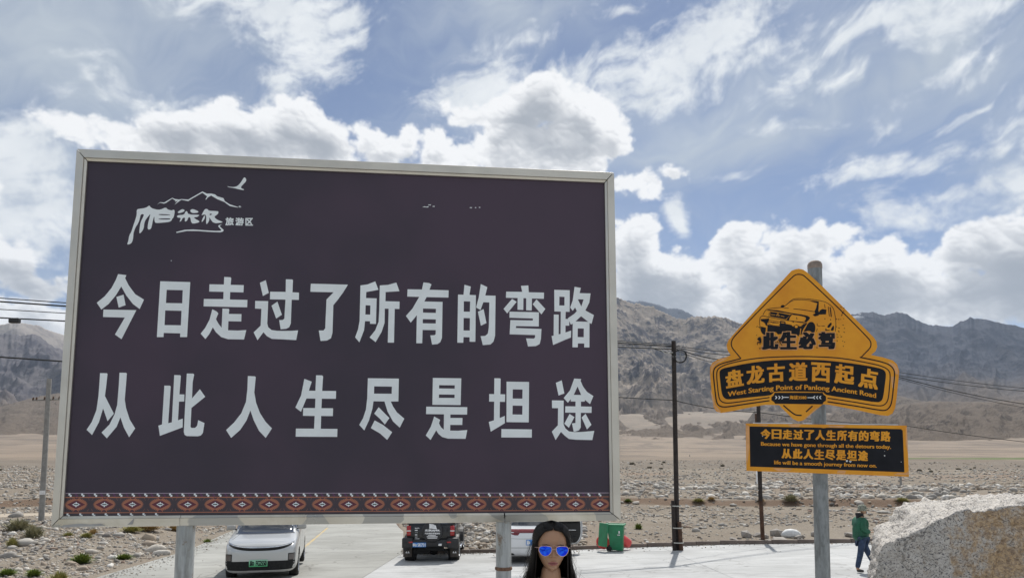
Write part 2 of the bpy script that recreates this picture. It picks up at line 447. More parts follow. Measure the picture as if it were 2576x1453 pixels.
def land_z(x, y, fine=True):
    x = np.asarray(x, float); y = np.asarray(y, float)
    r = np.hypot(x*.75, np.maximum(y, 0)) + np.minimum(y, 0)
    wob = perlin2(x/37, y/37, 3)*4 + perlin2(x/9, y/9, 8)*1.1
    rr = np.where(r > 40, r + wob*np.clip(r/60, 0, 3), r)
    z = np.interp(rr, _PD, _PZ)
    # river gravel: humps and hollows
    amp = np.clip((r-25)/40, 0, 1)
    z = z + amp*(perlin2(x/14, y/9, 12)*.20 + perlin2(x/45, y/22, 13)*.30*np.clip(r/120, 0, 1) + fbm2(x, y, 1/3.0, 3, .5, 15)*.10)
    mid = np.clip((r-300)/900, 0, 1)
    z = z + mid*(fbm2(x, y, 1/420., 4, .5, 16)*10*np.clip(r/2500, .3, 2.2))
    # gravel bank that rises beside the road, right of it
    z = z + .9*np.exp(-(((x+1.2)/3.2)**2+((y-35)/5.5)**2)) + .35*np.exp(-(((x+16.5)/3.)**2+((y-36)/12)**2))
    pd = poly_dist(x, y, YARD)
    lz = lot_z(x, y)
    left = np.clip((-x-9)/4, 0, 1)
    reach = 5+6*left*0
    k = np.clip(pd/reach, 0, 1); k = k*k*(3-2*k)
    # at the left and behind the camera the ground simply continues from the slab edge
    z = lz*(1-k) + z*k
    if fine:
        z = z + np.clip(pd/1.5, 0, 1)*np.clip(1-r/140, 0, 1)*(fbm2(x, y, 1.1, 4, .55, 25)*.055 + perlin2(x/2.3, y/2.3, 31)*.06)
    z = np.where(pd < 0, lz-.09-.05*np.clip(-pd*3, 0, 1), z + .0)
    return z
def LZ(x, y): return float(land_z(np.array([x]), np.array([y]))[0])

# ground material: grey to pinkish grit that changes from place to place
m_ground, t, b = newmat('gritty_ground'); P = worldco(t)
sx = t.nodes.new('ShaderNodeSeparateXYZ'); t.links.new(P, sx.inputs[0])
rad = V_(t, 'LENGTH', V_(t, 'MULTIPLY', P, (.75, 1, 0)))
radw = M_(t, 'ADD', rad, M_(t, 'MULTIPLY', M_(t, 'SUBTRACT', NOISE(t, P, .03, 4), .5), 26))
radf = M_(t, 'ADD', rad, M_(t, 'MULTIPLY', M_(t, 'SUBTRACT', NOISE(t, P, .0018, 4), .5), 900))
c = MIX(t, MR(t, NOISE(t, P, .12, 5, .6), .38, .62), (.20, .165, .125), (.255, .22, .175))
c = MIX(t, MR(t, NOISE(t, P, .045, 4, .6), .5, .66), c, (.25, .185, .135))
c = MIX(t, M_(t, 'MULTIPLY', MR(t, NOISE(t, P, 2.2, 6, .75), .35, .65), .55), c, (.19, .165, .14), 'MIX')
spk = VORO(t, P, 11.0, 'F1', out='Color'); spd = VORO(t, P, 11.0, 'F1')
sepc = t.nodes.new('ShaderNodeSeparateColor'); t.links.new(spk, sepc.inputs[0])
cell = MIX(t, sepc.outputs[0], (.15, .14, .125), (.50, .47, .42))
c = MIX(t, M_(t, 'MULTIPLY', MR(t, spd, .05, .55, .65, 0), MR(t, sepc.outputs[1], .35, .6)), c, cell)
# dark terrace bank and pale desert beyond it
band = M_(t, 'MULTIPLY', MR(t, radw, 148, 168), MR(t, radw, 196, 204, 1, 0))
c = MIX(t, M_(t, 'MULTIPLY', band, .6), c, (.175, .15, .125))
far = MR(t, radw, 196, 206)
cf = MIX(t, MR(t, NOISE(t, P, .004, 6, .6), .40, .62), (.265, .215, .168), (.18, .15, .122))
cf = MIX(t, M_(t, 'MULTIPLY', MR(t, NOISE(t, V_(t, 'MULTIPLY', P, (1, .35, 1)), .02, 6, .72), .50, .62), .7), cf, (.15, .125, .105))
cf = MIX(t, M_(t, 'MULTIPLY', MR(t, radf, 2600, 3900), .6), cf, (.27, .235, .195))
c = MIX(t, far, c, cf)
gr = M_(t, 'MULTIPLY', M_(t, 'MULTIPLY', MR(t, radw, 215, 240), MR(t, radw, 300, 360, 1, 0)), M_(t, 'MULTIPLY', MR(t, sx.outputs[0], 95, 130), MR(t, NOISE(t, P, .05, 3), .3, .5)))
c = MIX(t, M_(t, 'MULTIPLY', gr, .8), c, (.09, .14, .045))
# pale dirt track on the left
trk = M_(t, 'MULTIPLY', M_(t, 'MULTIPLY', MR(t, rad, 49.5, 50.6), MR(t, rad, 53.2, 54.4, 1, 0)), MR(t, sx.outputs[0], -17, -20))
c = MIX(t, M_(t, 'MULTIPLY', trk, .85), c, (.46, .40, .32))
# eroded reddish ledge
gn = t.nodes.new('ShaderNodeSeparateXYZ'); t.links.new(t.nodes.new('ShaderNodeNewGeometry').outputs['Normal'], gn.inputs[0])
led = M_(t, 'MULTIPLY', MR(t, gn.outputs[2], .94, .985, 1, 0, False), M_(t, 'MULTIPLY', MR(t, rad, 42, 48), MR(t, rad, 74, 84, 1, 0)))
c = MIX(t, M_(t, 'MULTIPLY', led, .85), c, (.17, .115, .08))
t.links.new(c, b.inputs['Base Color']); b.inputs['Roughness'].default_value = .95; b.inputs['Specular IOR Level'].default_value = .15
hh = M_(t, 'ADD', NOISE(t, P, 6, 7, .7), M_(t, 'MULTIPLY', spd, -.8))
bump(t, b, hh, .8, .05)

# ground sheet: fan of rings round the camera foot, fine near, reaching the mountains
rr = np.concatenate([np.linspace(.5, 14, 14), np.linspace(14.6, 70, 230), 70*np.exp(np.linspace(.012, math.log(300/70.), 200)), 300*np.exp(np.linspace(.03, math.log(30000/300.), 150))])
aa = np.concatenate([np.linspace(-PI, -.86, 60, endpoint=False), np.linspace(-.86, .86, 640), np.linspace(.90, PI, 60)])
R_, A_ = np.meshgrid(rr, aa, indexing='ij')
GX, GY = R_*np.sin(A_), R_*np.cos(A_)
GZ = land_z(GX, GY)
me = grid_mesh('ground', GX, GY, GZ, m_ground, flip=True)
ground = link('ground', me, m_ground); tag(ground, kind='structure')
# close the hole at the camera foot
# ------------------------------------------------------------------ mountains: each range is a slope from its foot to its ridge line
def rock_mat(name, c1, c2, c3, sc=1.0, snow=None, low=None):
    m, t, b = newmat(name); P = worldco(t); g = t.nodes.new('ShaderNodeNewGeometry')
    a = NOISE(t, P, .0011*sc, 7, .62, .4); k = NOISE(t, P, .0052*sc, 8, .7, .3); f = NOISE(t, P, .021*sc, 6, .7)
    c = MIX(t, MR(t, a, .40, .60), c1, c2)
    c = MIX(t, MR(t, M_(t, 'ADD', M_(t, 'MULTIPLY', k, .65), M_(t, 'MULTIPLY', f, .35)), .47, .56), c, c3)
    nz = t.nodes.new('ShaderNodeSeparateXYZ'); t.links.new(g.outputs['Normal'], nz.inputs[0])
    # scree gathers where it is less steep
    c = MIX(t, M_(t, 'MULTIPLY', MR(t, nz.outputs[2], .80, .93), .55), c, tuple(q*1.15 for q in c2))
    if low:     # gravel fans at the foot of the slope
        s5 = t.nodes.new('ShaderNodeSeparateXYZ'); t.links.new(P, s5.inputs[0])
        hz_ = M_(t, 'ADD', s5.outputs[2], M_(t, 'MULTIPLY', M_(t, 'SUBTRACT', a, .5), 900))
        c = MIX(t, MR(t, hz_, low[0], low[1], .9, 0), c, MIX(t, k, (.135, .112, .095), (.21, .175, .142)))
    if snow:
        sz = t.nodes.new('ShaderNodeSeparateXYZ'); t.links.new(P, sz.inputs[0])
        az = M_(t, 'ARCTAN2', sz.outputs[0], sz.outputs[1])
        w = M_(t, 'MULTIPLY', MR(t, az, snow[0]-.02, snow[0]+.0), MR(t, az, snow[1], snow[1]+.02, 1, 0))
        st = NOISE(t, V_(t, 'MULTIPLY', P, (1, .2, .18)), .012, 4, .6)
        w = M_(t, 'MULTIPLY', w, M_(t, 'MULTIPLY', MR(t, sz.outputs[2], snow[2], snow[2]+120), MR(t, st, .50, .55)))
        c = MIX(t, w, c, (.85, .87, .9))
    t.links.new(c, b.inputs['Base Color']); b.inputs['Roughness'].default_value = 1; b.inputs['Specular IOR Level'].default_value = .05
    bump(t, b, M_(t, 'ADD', k, M_(t, 'MULTIPLY', f, .5)), 1.0, 26)
    return m
def ridge_fbm(x, y, f, oct, seed, g=.5):
    a = 1; s = 0; tot = 0; w = 1
    for o in range(oct):
        n = (1-np.abs(perlin2(x*f+o*13.3, y*f-o*7.7, seed+o))*1.25); n = np.clip(n, 0, 1)**2
        s = s + n*a*w; w = np.clip(n*1.3, 0, 1); tot += a; a *= g; f *= 2.07
    return s/tot
def mountain(name, sky_uv, y_foot, d_foot, d_ridge, mat, shape=1.15, amp=1.0, nu=620, nr=150, seed=0, foot=None, gully=1.0, edge=.0):
    us = np.array([p[0] for p in sky_uv], float); vs = np.array([p[1] for p in sky_uv], float)
    azs = np.array([azel(u, v)[0] for u, v in sky_uv])
    elt = np.array([math.tan(azel(u, v)[1]) for u, v in sky_uv])   # tangent of the elevation
    az = np.linspace(azs[0], azs[-1], nu); te = np.interp(az, azs, elt)
    dr = d_ridge*(1+.05*perlin2(az*9, az*0+seed, seed)) if not callable(d_ridge) else d_ridge(az)
    df = (d_foot*(1+.10*perlin2(az*14, az*0+3, seed+4)+.05*perlin2(az*40, az*0+3, seed+5)))
    tt = np.linspace(0, 1.25, nr)
    T, A = np.meshgrid(tt, az, indexing='ij')
    Rr = df[None, :] + (dr-df)[None, :]*T
    zr = CAM_Z + te*dr
    x, y = Rr*np.sin(A), Rr*np.cos(A)
    zf = land_z(df*np.sin(az), df*np.cos(az), False) - 6
    if foot is not None: zf = np.full_like(zf, CAM_Z) + df*np.interp(az, azs, [math.tan(azel(u, foot)[1]) for u in us])-8
    Tc = np.clip(T, 0, 1)
    H = (zr-zf)[None, :]
    env = Tc**shape
    back = np.clip((T-1)/.25, 0, 1)
    z = zf[None, :] + H*env - H*.55*back
    # gullies run down the slope; they fade out at the ridge line so the outline keeps its shape
    s = 1/ (H.mean()*1.1)
    wv = perlin2(A*7, T*2.0, seed+30)*.05
    g = ridge_fbm((A+wv)*dr.mean()+Rr*.25, Rr*.36, s*.95, 7, seed+40)
    g2 = ridge_fbm(x, y, s*2.6, 5, seed+60)
    g3 = fbm2(x, y, s*7, 4, .55, seed+80)
    e = np.sin(np.clip(Tc, 0, 1)*PI)**.75 + .0
    e2 = Tc**.5*(1-.8*Tc)
    z = z + amp*H*(e*.42*gully*(g-.42) + e2*.17*(g2-.45) + (e2+.035)*.05*g3) + amp*H*.012*perlin2(A*260, T*0, seed+90)*(Tc > .9)
    # never poke above the outline seen from the camera
    lim = CAM_Z + (te[None, :]*(1-.035*(1-Tc)))*Rr + np.where(Tc >= .985, H*.02, 0)
    z = np.where(T < .98, np.minimum(z, lim), z)
    if edge:    # let the two ends of the range sink to its foot
        q = np.clip(np.minimum((az-az[0]), (az[-1]-az))/edge, 0, 1)[None, :]; z = zf[None, :]*(1-q)+z*q
    me = grid_mesh(name, x, y, z, mat, flip=False)
    o = link(name, me, mat); tag(o, kind='structure'); return o
P5 = lambda x, y: ((2440+x*.4818)/1.59006, (1150+y*.4818)/1.59006)
P6 = lambda x, y: ((3400+x*.5506)/1.59006, (1150+y*.5506)/1.59006)
P7 = lambda x, y: (x*.7772/1.59006, (1180+y*.7772)/1.59006)
m_near = rock_mat('grey_brown_rock', (.23, .20, .17), (.31, .265, .22), (.070, .067, .076), low=(150, 560))
m_far = rock_mat('cloud_shaded_rock', (.048, .058, .085), (.075, .080, .098), (.034, .042, .064), .8, snow=(azel(2150, 800)[0], azel(2215, 800)[0], 1380), low=(200, 760))  # right range: the cloud shadow on it is put into this dark blue colour
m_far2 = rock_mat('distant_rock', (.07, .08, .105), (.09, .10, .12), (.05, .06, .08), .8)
m_left = rock_mat('violet_grey_rock', (.11, .105, .12), (.14, .13, .135), (.075, .072, .088), low=(150, 560))
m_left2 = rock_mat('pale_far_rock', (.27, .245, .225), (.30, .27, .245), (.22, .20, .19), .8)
m_hill = rock_mat('brown_hill_earth', (.165, .135, .11), (.205, .17, .138), (.12, .10, .085), 3.0)
m_hill2 = rock_mat('dark_hill_earth', (.16, .135, .115), (.20, .17, .14), (.125, .105, .09), 3.0)
# far blue peaks in the gap
mountain('far_mountain_range', [(900, 830), (1200, 770), (1500, 745), P5(200, 118), P5(270, 113), P5(340, 128), P5(430, 148), P5(470, 163), P5(560, 164), P5(620, 190), P5(700, 240), (1900, 860), (2100, 905)], 0, 7800, 10500, m_far2, seed=3, nu=360, nr=70, shape=1.0, amp=.6, edge=.02)
mountain('far_mountain_range', [P7(-500, 190), P7(-200, 165), P7(0, 150), P7(50, 142), P7(100, 142), P7(150, 148), P7(190, 155), P7(260, 180), P7(330, 205), (300, 850), (480, 870)], 0, 7600, 9600, m_left2, seed=7, nu=360, nr=70, shape=1.0, amp=.5, edge=.02)
# right range
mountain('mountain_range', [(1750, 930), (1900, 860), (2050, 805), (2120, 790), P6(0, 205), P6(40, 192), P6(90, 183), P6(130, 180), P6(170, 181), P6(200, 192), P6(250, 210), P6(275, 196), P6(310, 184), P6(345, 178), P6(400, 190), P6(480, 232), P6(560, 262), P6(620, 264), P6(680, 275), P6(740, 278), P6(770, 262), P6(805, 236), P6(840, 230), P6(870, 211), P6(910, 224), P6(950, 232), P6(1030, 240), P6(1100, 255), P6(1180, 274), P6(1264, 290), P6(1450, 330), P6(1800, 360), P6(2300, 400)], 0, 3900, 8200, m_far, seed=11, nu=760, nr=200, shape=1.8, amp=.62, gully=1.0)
# left range
mountain('mountain_range', [P7(-700, 300), P7(-300, 230), P7(-100, 215), P7(0, 200), P7(60, 197), P7(120, 203), P7(180, 201), P7(220, 224), P7(280, 265), P7(330, 280), (300, 905), (420, 930), (560, 960), (700, 1000)], 0, 3500, 7000, m_left, seed=21, nu=420, nr=140, shape=1.8)
# middle range behind the billboard and to its right
mountain('mountain_range', [(560, 1000), (760, 900), (1000, 800), (1250, 742), (1450, 742), P5(30, 70), P5(60, 82), P5(130, 102), P5(200, 115), P5(240, 118), P5(290, 138), P5(345, 152), P5(380, 180), P5(430, 205), P5(470, 222), P5(545, 258), P5(600, 262), P5(640, 247), P5(690, 235), P5(730, 241), P5(800, 246), P5(850, 238), P5(880, 238), P5(960, 262), P5(1020, 278), P5(1090, 302), (1930, 838), (2010, 872), (2080, 905), (2160, 950), (2230, 985), (2310, 1010), (2420, 1030)], 0, 3000, 6200, m_near, seed=31, nu=980, nr=240, shape=1.75, gully=1.1)
# low hills on the plain
mountain('foothill', [(1560, 1098), P5(560, 1275), P5(640, 1215), P5(720, 1185), P5(800, 1165), P5(900, 1150), P5(1000, 1135), P5(1120, 1128), (1900, 1030), (2000, 1040), (2100, 1065), (2200, 1090), (2300, 1104)], 0, 2500, 3300, m_hill2, seed=41, nu=420, nr=60, shape=.8, amp=.9, gully=.7)
mountain('foothill', [(2050, 1060), (2150, 1000), (2190, 985), P6(350, 780), P6(420, 800), P6(500, 818), P6(560, 838), P6(620, 868), P6(700, 898), P6(800, 935), P6(900, 975)], 0, 3500, 4300, m_hill2, seed=43, nu=260, nr=60, shape=.85, amp=.9, gully=.7)
mountain('foothill', [(2080, 1100), (2180, 1070), P6(420, 985), P6(560, 955), P6(700, 925), P6(780, 918), P6(850, 925), P6(920, 942), P6(1000, 962), P6(1060, 985), P6(1130, 1012), P6(1264, 1065), P6(1400, 1110)], 0, 2100, 2900, m_hill, seed=47, nu=360, nr=80, shape=.8, amp=1.0, gully=.8)
mountain('foothill', [P7(-900, 520), P7(-400, 480), P7(0, 575), P7(100, 545), P7(200, 520), P7(300, 500), (260, 1020), (420, 1045), (520, 1080)], 0, 3000, 3900, m_hill, seed=53, nu=240, nr=50, shape=.9, amp=.5, gully=.5)
m_fan = rock_mat('brown_slope_earth', (.175, .145, .118), (.215, .178, .145), (.13, .108, .09), 4.0)
mountain('alluvial_slope', [(1300, 1075), (1500, 1068), (1600, 1066), (1750, 1060), (1900, 1052), (2050, 1036), (2200, 1020), (2350, 1008), (2500, 1010), (2700, 1000), (2950, 990)], 0, 1900, 4400, m_fan, seed=61, nu=520, nr=90, shape=.95, amp=.9, gully=.8)
mountain('alluvial_slope', [(-500, 1030), (-200, 1036), (0, 1034), (150, 1028), (350, 1036), (600, 1055)], 0, 2300, 4200, m_fan, seed=67, nu=260, nr=60, shape=.95, amp=.7, gully=.6)
# ------------------------------------------------------------------ air
m_haze = bpy.data.materials.new('thin_air'); m_haze.use_nodes = True
t = m_haze.node_tree; t.nodes.clear()
mo = t.nodes.new('ShaderNodeOutputMaterial'); pv = t.nodes.new('ShaderNodeVolumePrincipled')
pv.inputs['Color'].default_value = (.66, .80, 1.0, 1); pv.inputs['Density'].default_value = HAZE; pv.inputs['Anisotropy'].default_value = .2
t.links.new(pv.outputs[0], mo.inputs['Volume'])
hz = MB().box((0, 0, 1200), (32000, 32000, 2660)).build('haze', m_haze); tag(hz, kind='stuff')
# ------------------------------------------------------------------ concrete yard and road, slab by slab
def concrete(name, lo, hi, crack=.35):
    m, t, b = newmat(name); P = worldco(t)
    a = NOISE(t, P, .35, 6, .6); s = NOISE(t, V_(t, 'MULTIPLY', P, (.35, 2.6, 1)), 2.1, 6, .72)
    g = NOISE(t, P, 26, 4, .7)
    c = MIX(t, MR(t, a, .35, .65), lo, hi)
    c = MIX(t, M_(t, 'MULTIPLY', MR(t, s, .50, .68), .55), c, tuple(q*.66 for q in lo))
    c = MIX(t, M_(t, 'MULTIPLY', MR(t, g, .5, .75), .25), c, tuple(q*.7 for q in lo))
    cr = VORO(t, V_(t, 'ADD', P, V_(t, 'SCALE', nn(t, 'ShaderNodeTexNoise', inp={'Vector': P, 'Scale': .9, 'Detail': 5.0}).outputs['Color'], scale=1.6)), .23, 'DISTANCE_TO_EDGE')
    c = MIX(t, M_(t, 'MULTIPLY', MR(t, cr, .0, .010, 1, 0), crack), c, (.12, .11, .10))
    tv = t.nodes.new('ShaderNodeObjectInfo')
    hsv = t.nodes.new('ShaderNodeHueSaturation'); t.links.new(c, hsv.inputs['Color'])
    t.links.new(MR(t, tv.outputs['Random'], 0, 1, .93, 1.06, False), hsv.inputs['Value'])
    tm = NOISE(t, V_(t, 'MULTIPLY', P, (.12, 1.0, 1)), 3.3, 3, .5, .6); ty = M_(t, 'MULTIPLY', MR(t, tm, .57, .60), MR(t, tm, .63, .66, 1, 0))
    oil = MR(t, NOISE(t, P, .9, 4, .5), .66, .72)
    c2 = MIX(t, M_(t, 'MULTIPLY', M_(t, 'ADD', ty, oil), .22), hsv.outputs[0], (.14, .135, .13))
    t.links.new(c2, b.inputs['Base Color']); b.inputs['Roughness'].default_value = .85; b.inputs['Specular IOR Level'].default_value = .3
    bump(t, b, M_(t, 'ADD', s, g), .35, .006); return m
m_yard = concrete('pale_yard_concrete', (.37, .375, .37), (.47, .475, .47))
m_road = concrete('grey_road_concrete', (.285, .285, .262), (.36, .36, .335), .6)
def clip_poly(poly, a, b_, c_):          # keep a*x+b*y <= c
    out = []
    for i in range(len(poly)):
        p, q = poly[i], poly[(i+1) % len(poly)]
        dp = a*p[0]+b_*p[1]-c_; dq = a*q[0]+b_*q[1]-c_
        if dp <= 0: out.append(p)
        if (dp < 0 < dq) or (dq < 0 < dp):
            k = dp/(dp-dq); out.append((p[0]+(q[0]-p[0])*k, p[1]+(q[1]-p[1])*k))
    return out
def slab(poly, mat, parent, g=.008, th=.07):
    if len(poly) < 3: return
    ar = sum(poly[i][0]*poly[(i+1) % len(poly)][1]-poly[(i+1) % len(poly)][0]*poly[i][1] for i in range(len(poly)))/2
    if abs(ar) < .5: return
    cx = sum(p[0] for p in poly)/len(poly); cy = sum(p[1] for p in poly)/len(poly)
    q = [(x+(cx-x)/max(.3, math.hypot(cx-x, cy-y))*g*1.4, y+(cy-y)/max(.3, math.hypot(cx-x, cy-y))*g*1.4) for x, y in poly]
    lift = random.uniform(-.002, .002)
    vs = [(x-cx, y-cy, float(lot_z(x, y))+lift) for x, y in q]; n = len(q)
    vs += [(x, y, z-th) for x, y, z in vs]
    mb = MB().add(vs, [tuple(range(n)) if ar > 0 else tuple(range(n))[::-1]] + [(i, (i+1) % n, (i+1) % n+n, i+n) if ar < 0 else (i, i+n, (i+1) % n+n, (i+1) % n) for i in range(n)])
    mb.build('slab', mat, parent).location = (cx, cy, 0)
SEAM = -4.2
yard = empty('yard', kind='structure'); road = empty('road', kind='structure')
ypoly = clip_poly(YARD, -1, 0, -SEAM)            # x >= SEAM
for i in range(-1, 10):
    for j in range(-3, 6):
        x0 = SEAM+i*5; y0 = j*5.2+.9
        p = clip_poly(clip_poly(clip_poly(clip_poly(ypoly, 1, 0, x0+5), -1, 0, -x0), 0, 1, y0+5.2), 0, -1, -y0)
        slab(p, m_yard, yard)
rpoly = clip_poly(YARD, 1, 0, SEAM)
for j in range(-3, 16):
    for side in (0, 1):
        y0 = j*5.4+1.6
        p = clip_poly(clip_poly(rpoly, 0, 1, y0+5.4), 0, -1, -y0)
        # lengthwise joint of the road, under the yellow line
        def lx(y): return -8.9-.0*(y-30) if y < 31 else -8.9-.185*(y-31)
        a_ = lx(y0+2.7+.01)-lx(y0+2.69); sl = -.185 if y0 > 29 else 0.0
        # x <= sl*(y-y0)+lx(y0)
        c0 = lx(y0)-sl*y0
        p = clip_poly(p, 1, -sl, c0) if side == 0 else clip_poly(p, -1, sl, -c0)
        slab(p, m_road, road)
# faded yellow line along the road, lying 4 mm above the slabs
m_line, t, b = newmat('faded_yellow_paint'); P = worldco(t)
t.links.new(MIX(t, MR(t, NOISE(t, P, 3.2, 6, .7), .42, .6), (.50, .36, .14), (.36, .335, .28)), b.inputs['Base Color']); b.inputs['Roughness'].default_value = .8
mb = MB(); pts = [(lx(y)+.10, y) for y in np.arange(29.5, 79, 1.2)]
for i in range(len(pts)-1):
    (xa, ya), (xb, yb) = pts[i], pts[i+1]
    mb.add([(xa-.07, ya, float(lot_z(xa, ya))+.007), (xa+.07, ya, float(lot_z(xa, ya))+.007), (xb+.07, yb, float(lot_z(xb, yb))+.007), (xb-.07, yb, float(lot_z(xb, yb))+.007)], [(0, 1, 2, 3)])
o = mb.build('yellow_line', m_line, road)
# ------------------------------------------------------------------ kerb: dark brown stones laid end to end
m_kerb = simple('brown_kerb_stone', (.17, .135, .115), .85, var=.25, scale=3, bmp=.5, bscale=40)
kerb = empty('kerb', kind='structure')
KP = [(-4.35, 29.6), (-4.1, 28.4), (-3.3, 27.75), (-2.4, 27.5), (0, 27.8), (3.9, 28.6), (8.5, 29.1), (14, 28.5), (24, 27.9), (40, 27.1)]
def walk(pts, step):
    out = []; carry = 0
    for i in range(len(pts)-1):
        a, c = Vector(pts[i]), Vector(pts[i+1]); L = (c-a).length; s = carry
        while s < L: out.append(a+(c-a)*(s/L)); s += step
        carry = s-L
    return out
kp = walk(KP, 1.0)
for i in range(len(kp)-1):
    a, c = kp[i], kp[i+1]; m = (a+c)/2; ang = math.atan2(c.y-a.y, c.x-a.x)
    if i == 0: base_kerb = MB().bbox((0, 0, .0), (.985, .13, .30), .012).mesh('kerb_stone', m_kerb)
    o = link('kerb_stone', base_kerb, m_kerb, kerb, loc=(m.x, m.y, float(lot_z(m.x, m.y))+.0+random.uniform(-.012, .008)))
    o.rotation_euler = (random.uniform(-.02, .02), 0, ang+random.uniform(-.01, .01))
# ------------------------------------------------------------------ stones
m_stone, t, b = newmat('river_stone'); P = worldco(t)
at = t.nodes.new('ShaderNodeAttribute'); at.attribute_name = 'tone'; oi = t.nodes.new('ShaderNodeObjectInfo')
tone = at.outputs['Fac']
ramp = t.nodes.new('ShaderNodeValToRGB'); t.links.new(tone, ramp.inputs[0]); ramp.color_ramp.interpolation = 'CONSTANT'
cols = [(.0, (.17, .16, .15)), (.12, (.31, .295, .275)), (.30, (.42, .40, .365)), (.48, (.36, .30, .24)), (.60, (.50, .465, .41)), (.74, (.43, .36, .28)), (.84, (.56, .53, .48)), (.93, (.27, .19, .15)), (.965, (.66, .64, .60))]
cr = ramp.color_ramp
while len(cr.elements) < len(cols): cr.elements.new(.5)
for e, (p, c) in zip(cr.elements, cols): e.position = p; e.color = (*c, 1)
c = MIX(t, M_(t, 'MULTIPLY', MR(t, NOISE(t, P, 9, 5, .7), .4, .65), .35), ramp.outputs[0], (.22, .19, .16))
t.links.new(c, b.inputs['Base Color']); b.inputs['Roughness'].default_value = .9; b.inputs['Specular IOR Level'].default_value = .2
bump(t, b, NOISE(t, P, 22, 5, .7), .5, .01)
def ico(sub):
    bm = bmesh.new(); bmesh.ops.create_icosphere(bm, subdivisions=sub, radius=.5)
    v = np.array([q.co[:] for q in bm.verts]); f = np.array([[q.index for q in ff.verts] for ff in bm.faces]); bm.free(); return v, f
def stone_shape(sub, rng, rough=.36):
    v, f = ico(sub); n = v/np.linalg.norm(v, axis=1)[:, None]; o = rng.random(3)*50
    d = 1+rough*1.6*perlin3(n[:, 0]*1.3+o[0], n[:, 1]*1.3+o[1], n[:, 2]*1.3+o[2]) + rough*.5*perlin3(n[:, 0]*3+o[0], n[:, 1]*3, n[:, 2]*3)
    v = v*d[:, None]*np.array([1, rng.uniform(.55, .95), rng.uniform(.40, .75)]); return v, f
TPL = [stone_shape(1, RNG) for _ in range(14)]
def scatter(N, azr, rr_, smin, smax, k, dens=None, sz=1.0):
    r = np.exp(RNG.uniform(math.log(rr_[0]), math.log(rr_[1]), N)); a = RNG.uniform(azr[0], azr[1], N)
    x, y = r*np.sin(a), r*np.cos(a)
    s = np.clip(r*k*np.exp(RNG.normal(0, .50, N))*sz, smin, smax)
    ok = poly_dist(x, y, YARD) > .25+s*.4
    if dens is not None: ok &= RNG.random(N) < dens(x, y, r)
    return x[ok], y[ok], s[ok]
def dens_right(x, y, r):
    d = .12+.55*sst(perlin2(x/4, y/2.5, 41), -.1, .35)+.35*perlin2(x/15, y/8, 42)
    d = d*np.where((r > 38) & (r < 56), 1.25, 1)*np.where((r > 60) & (r < 98), 1.6, 1)*np.where(r < 38, .35, 1)
    return d
def dens_left(x, y, r):
    d = .75+.5*perlin2(x/3, y/3, 43)
    q = np.hypot(x*.75, y); tr = np.where((q > 49.5) & (q < 54.4) & (x < -17), .03, 1); sand = 1-.8*sst(perlin2(x/7, y/5, 44), .05, .3)
    return d*tr*sand
def dens_band(x, y, r): return sst(perlin2(x/6, y/5, 47)+.5*perlin2(x/2, y/2, 48), -.05, .35)*.9
parts = [scatter(50000, (-.02, .75), (27, 195), .035, .42, .0026, dens_right), scatter(60000, (-.74, -.28), (16.5, 190), .03, .40, .0023, dens_left),
         scatter(9000, (-.17, .10), (27, 60), .05, .40, .0042), scatter(5200, (.02, .72), (60, 92), .12, .8, .0056, dens_band), scatter(1300, (-.72, -.3), (17, 60), .08, .36, .0050, dens_left), scatter(12000, (-.30, .0), (46, 160), .05, .5, .0033, dens_left)]
sx_, sy_, ss_ = [np.concatenate([p[i] for p in parts]) for i in range(3)]
sz_ = land_z(sx_, sy_)
big = np.argsort(-(ss_/np.hypot(sx_, sy_)))
scr = np.hypot(sx_, sy_)
# grit blown over the edge of the concrete
gx_, gy_, gs_ = [], [], []
for _ in range(2600):
    i = RNG.integers(0, len(KP)-1) if RNG.random() < .6 else -1
    if i >= 0: (ax_, ay_), (bx_, by_) = KP[i], KP[i+1]; inw = np.array([0, -1.])
    else: j = RNG.integers(0, 4); (ax_, ay_), (bx_, by_) = YARD[j], YARD[j+1]; inw = np.array([1, 0.])
    q = RNG.random(); d_ = RNG.exponential(.35)+.12; gx_.append(ax_+(bx_-ax_)*q+inw[0]*d_); gy_.append(ay_+(by_-ay_)*q+inw[1]*d_); gs_.append(np.clip(.035*np.exp(RNG.normal(0, .5)), .015, .11))
gx_, gy_, gs_ = map(np.array, (gx_, gy_, gs_)); sx_ = np.concatenate([sx_, gx_]); sy_ = np.concatenate([sy_, gy_]); ss_ = np.concatenate([ss_, gs_]); sz_ = np.concatenate([sz_, lot_z(gx_, gy_)+.005])
big = np.argsort(-(ss_/np.hypot(sx_, sy_)))
# the largest in the picture become objects of their own
pick = big[:250]; rest = big[250:]
nT = len(TPL[0][0]); nF = len(TPL[0][1])
ti = RNG.integers(0, len(TPL), len(rest)); V0 = np.stack([p[0] for p in TPL])[ti]
ang = RNG.uniform(0, 2*PI, len(rest)); tl = RNG.normal(0, .18, (len(rest), 2))
ca, sa = np.cos(ang)[:, None], np.sin(ang)[:, None]
V = V0*ss_[rest][:, None, None]
vx = V[:, :, 0]*ca-V[:, :, 1]*sa; vy = V[:, :, 0]*sa+V[:, :, 1]*ca; vz = V[:, :, 2]+vx*tl[:, :1]+vy*tl[:, 1:]
co = np.stack([vx+sx_[rest][:, None], vy+sy_[rest][:, None], vz+sz_[rest][:, None]+.10*ss_[rest][:, None]], -1).reshape(-1, 3)
F = (TPL[0][1][None]+(np.arange(len(rest))*nT)[:, None, None]).reshape(-1, 3)
me = raw_mesh('gravel', co, F, m_stone)
tn = np.clip(RNG.random(len(rest)), 0, .999)
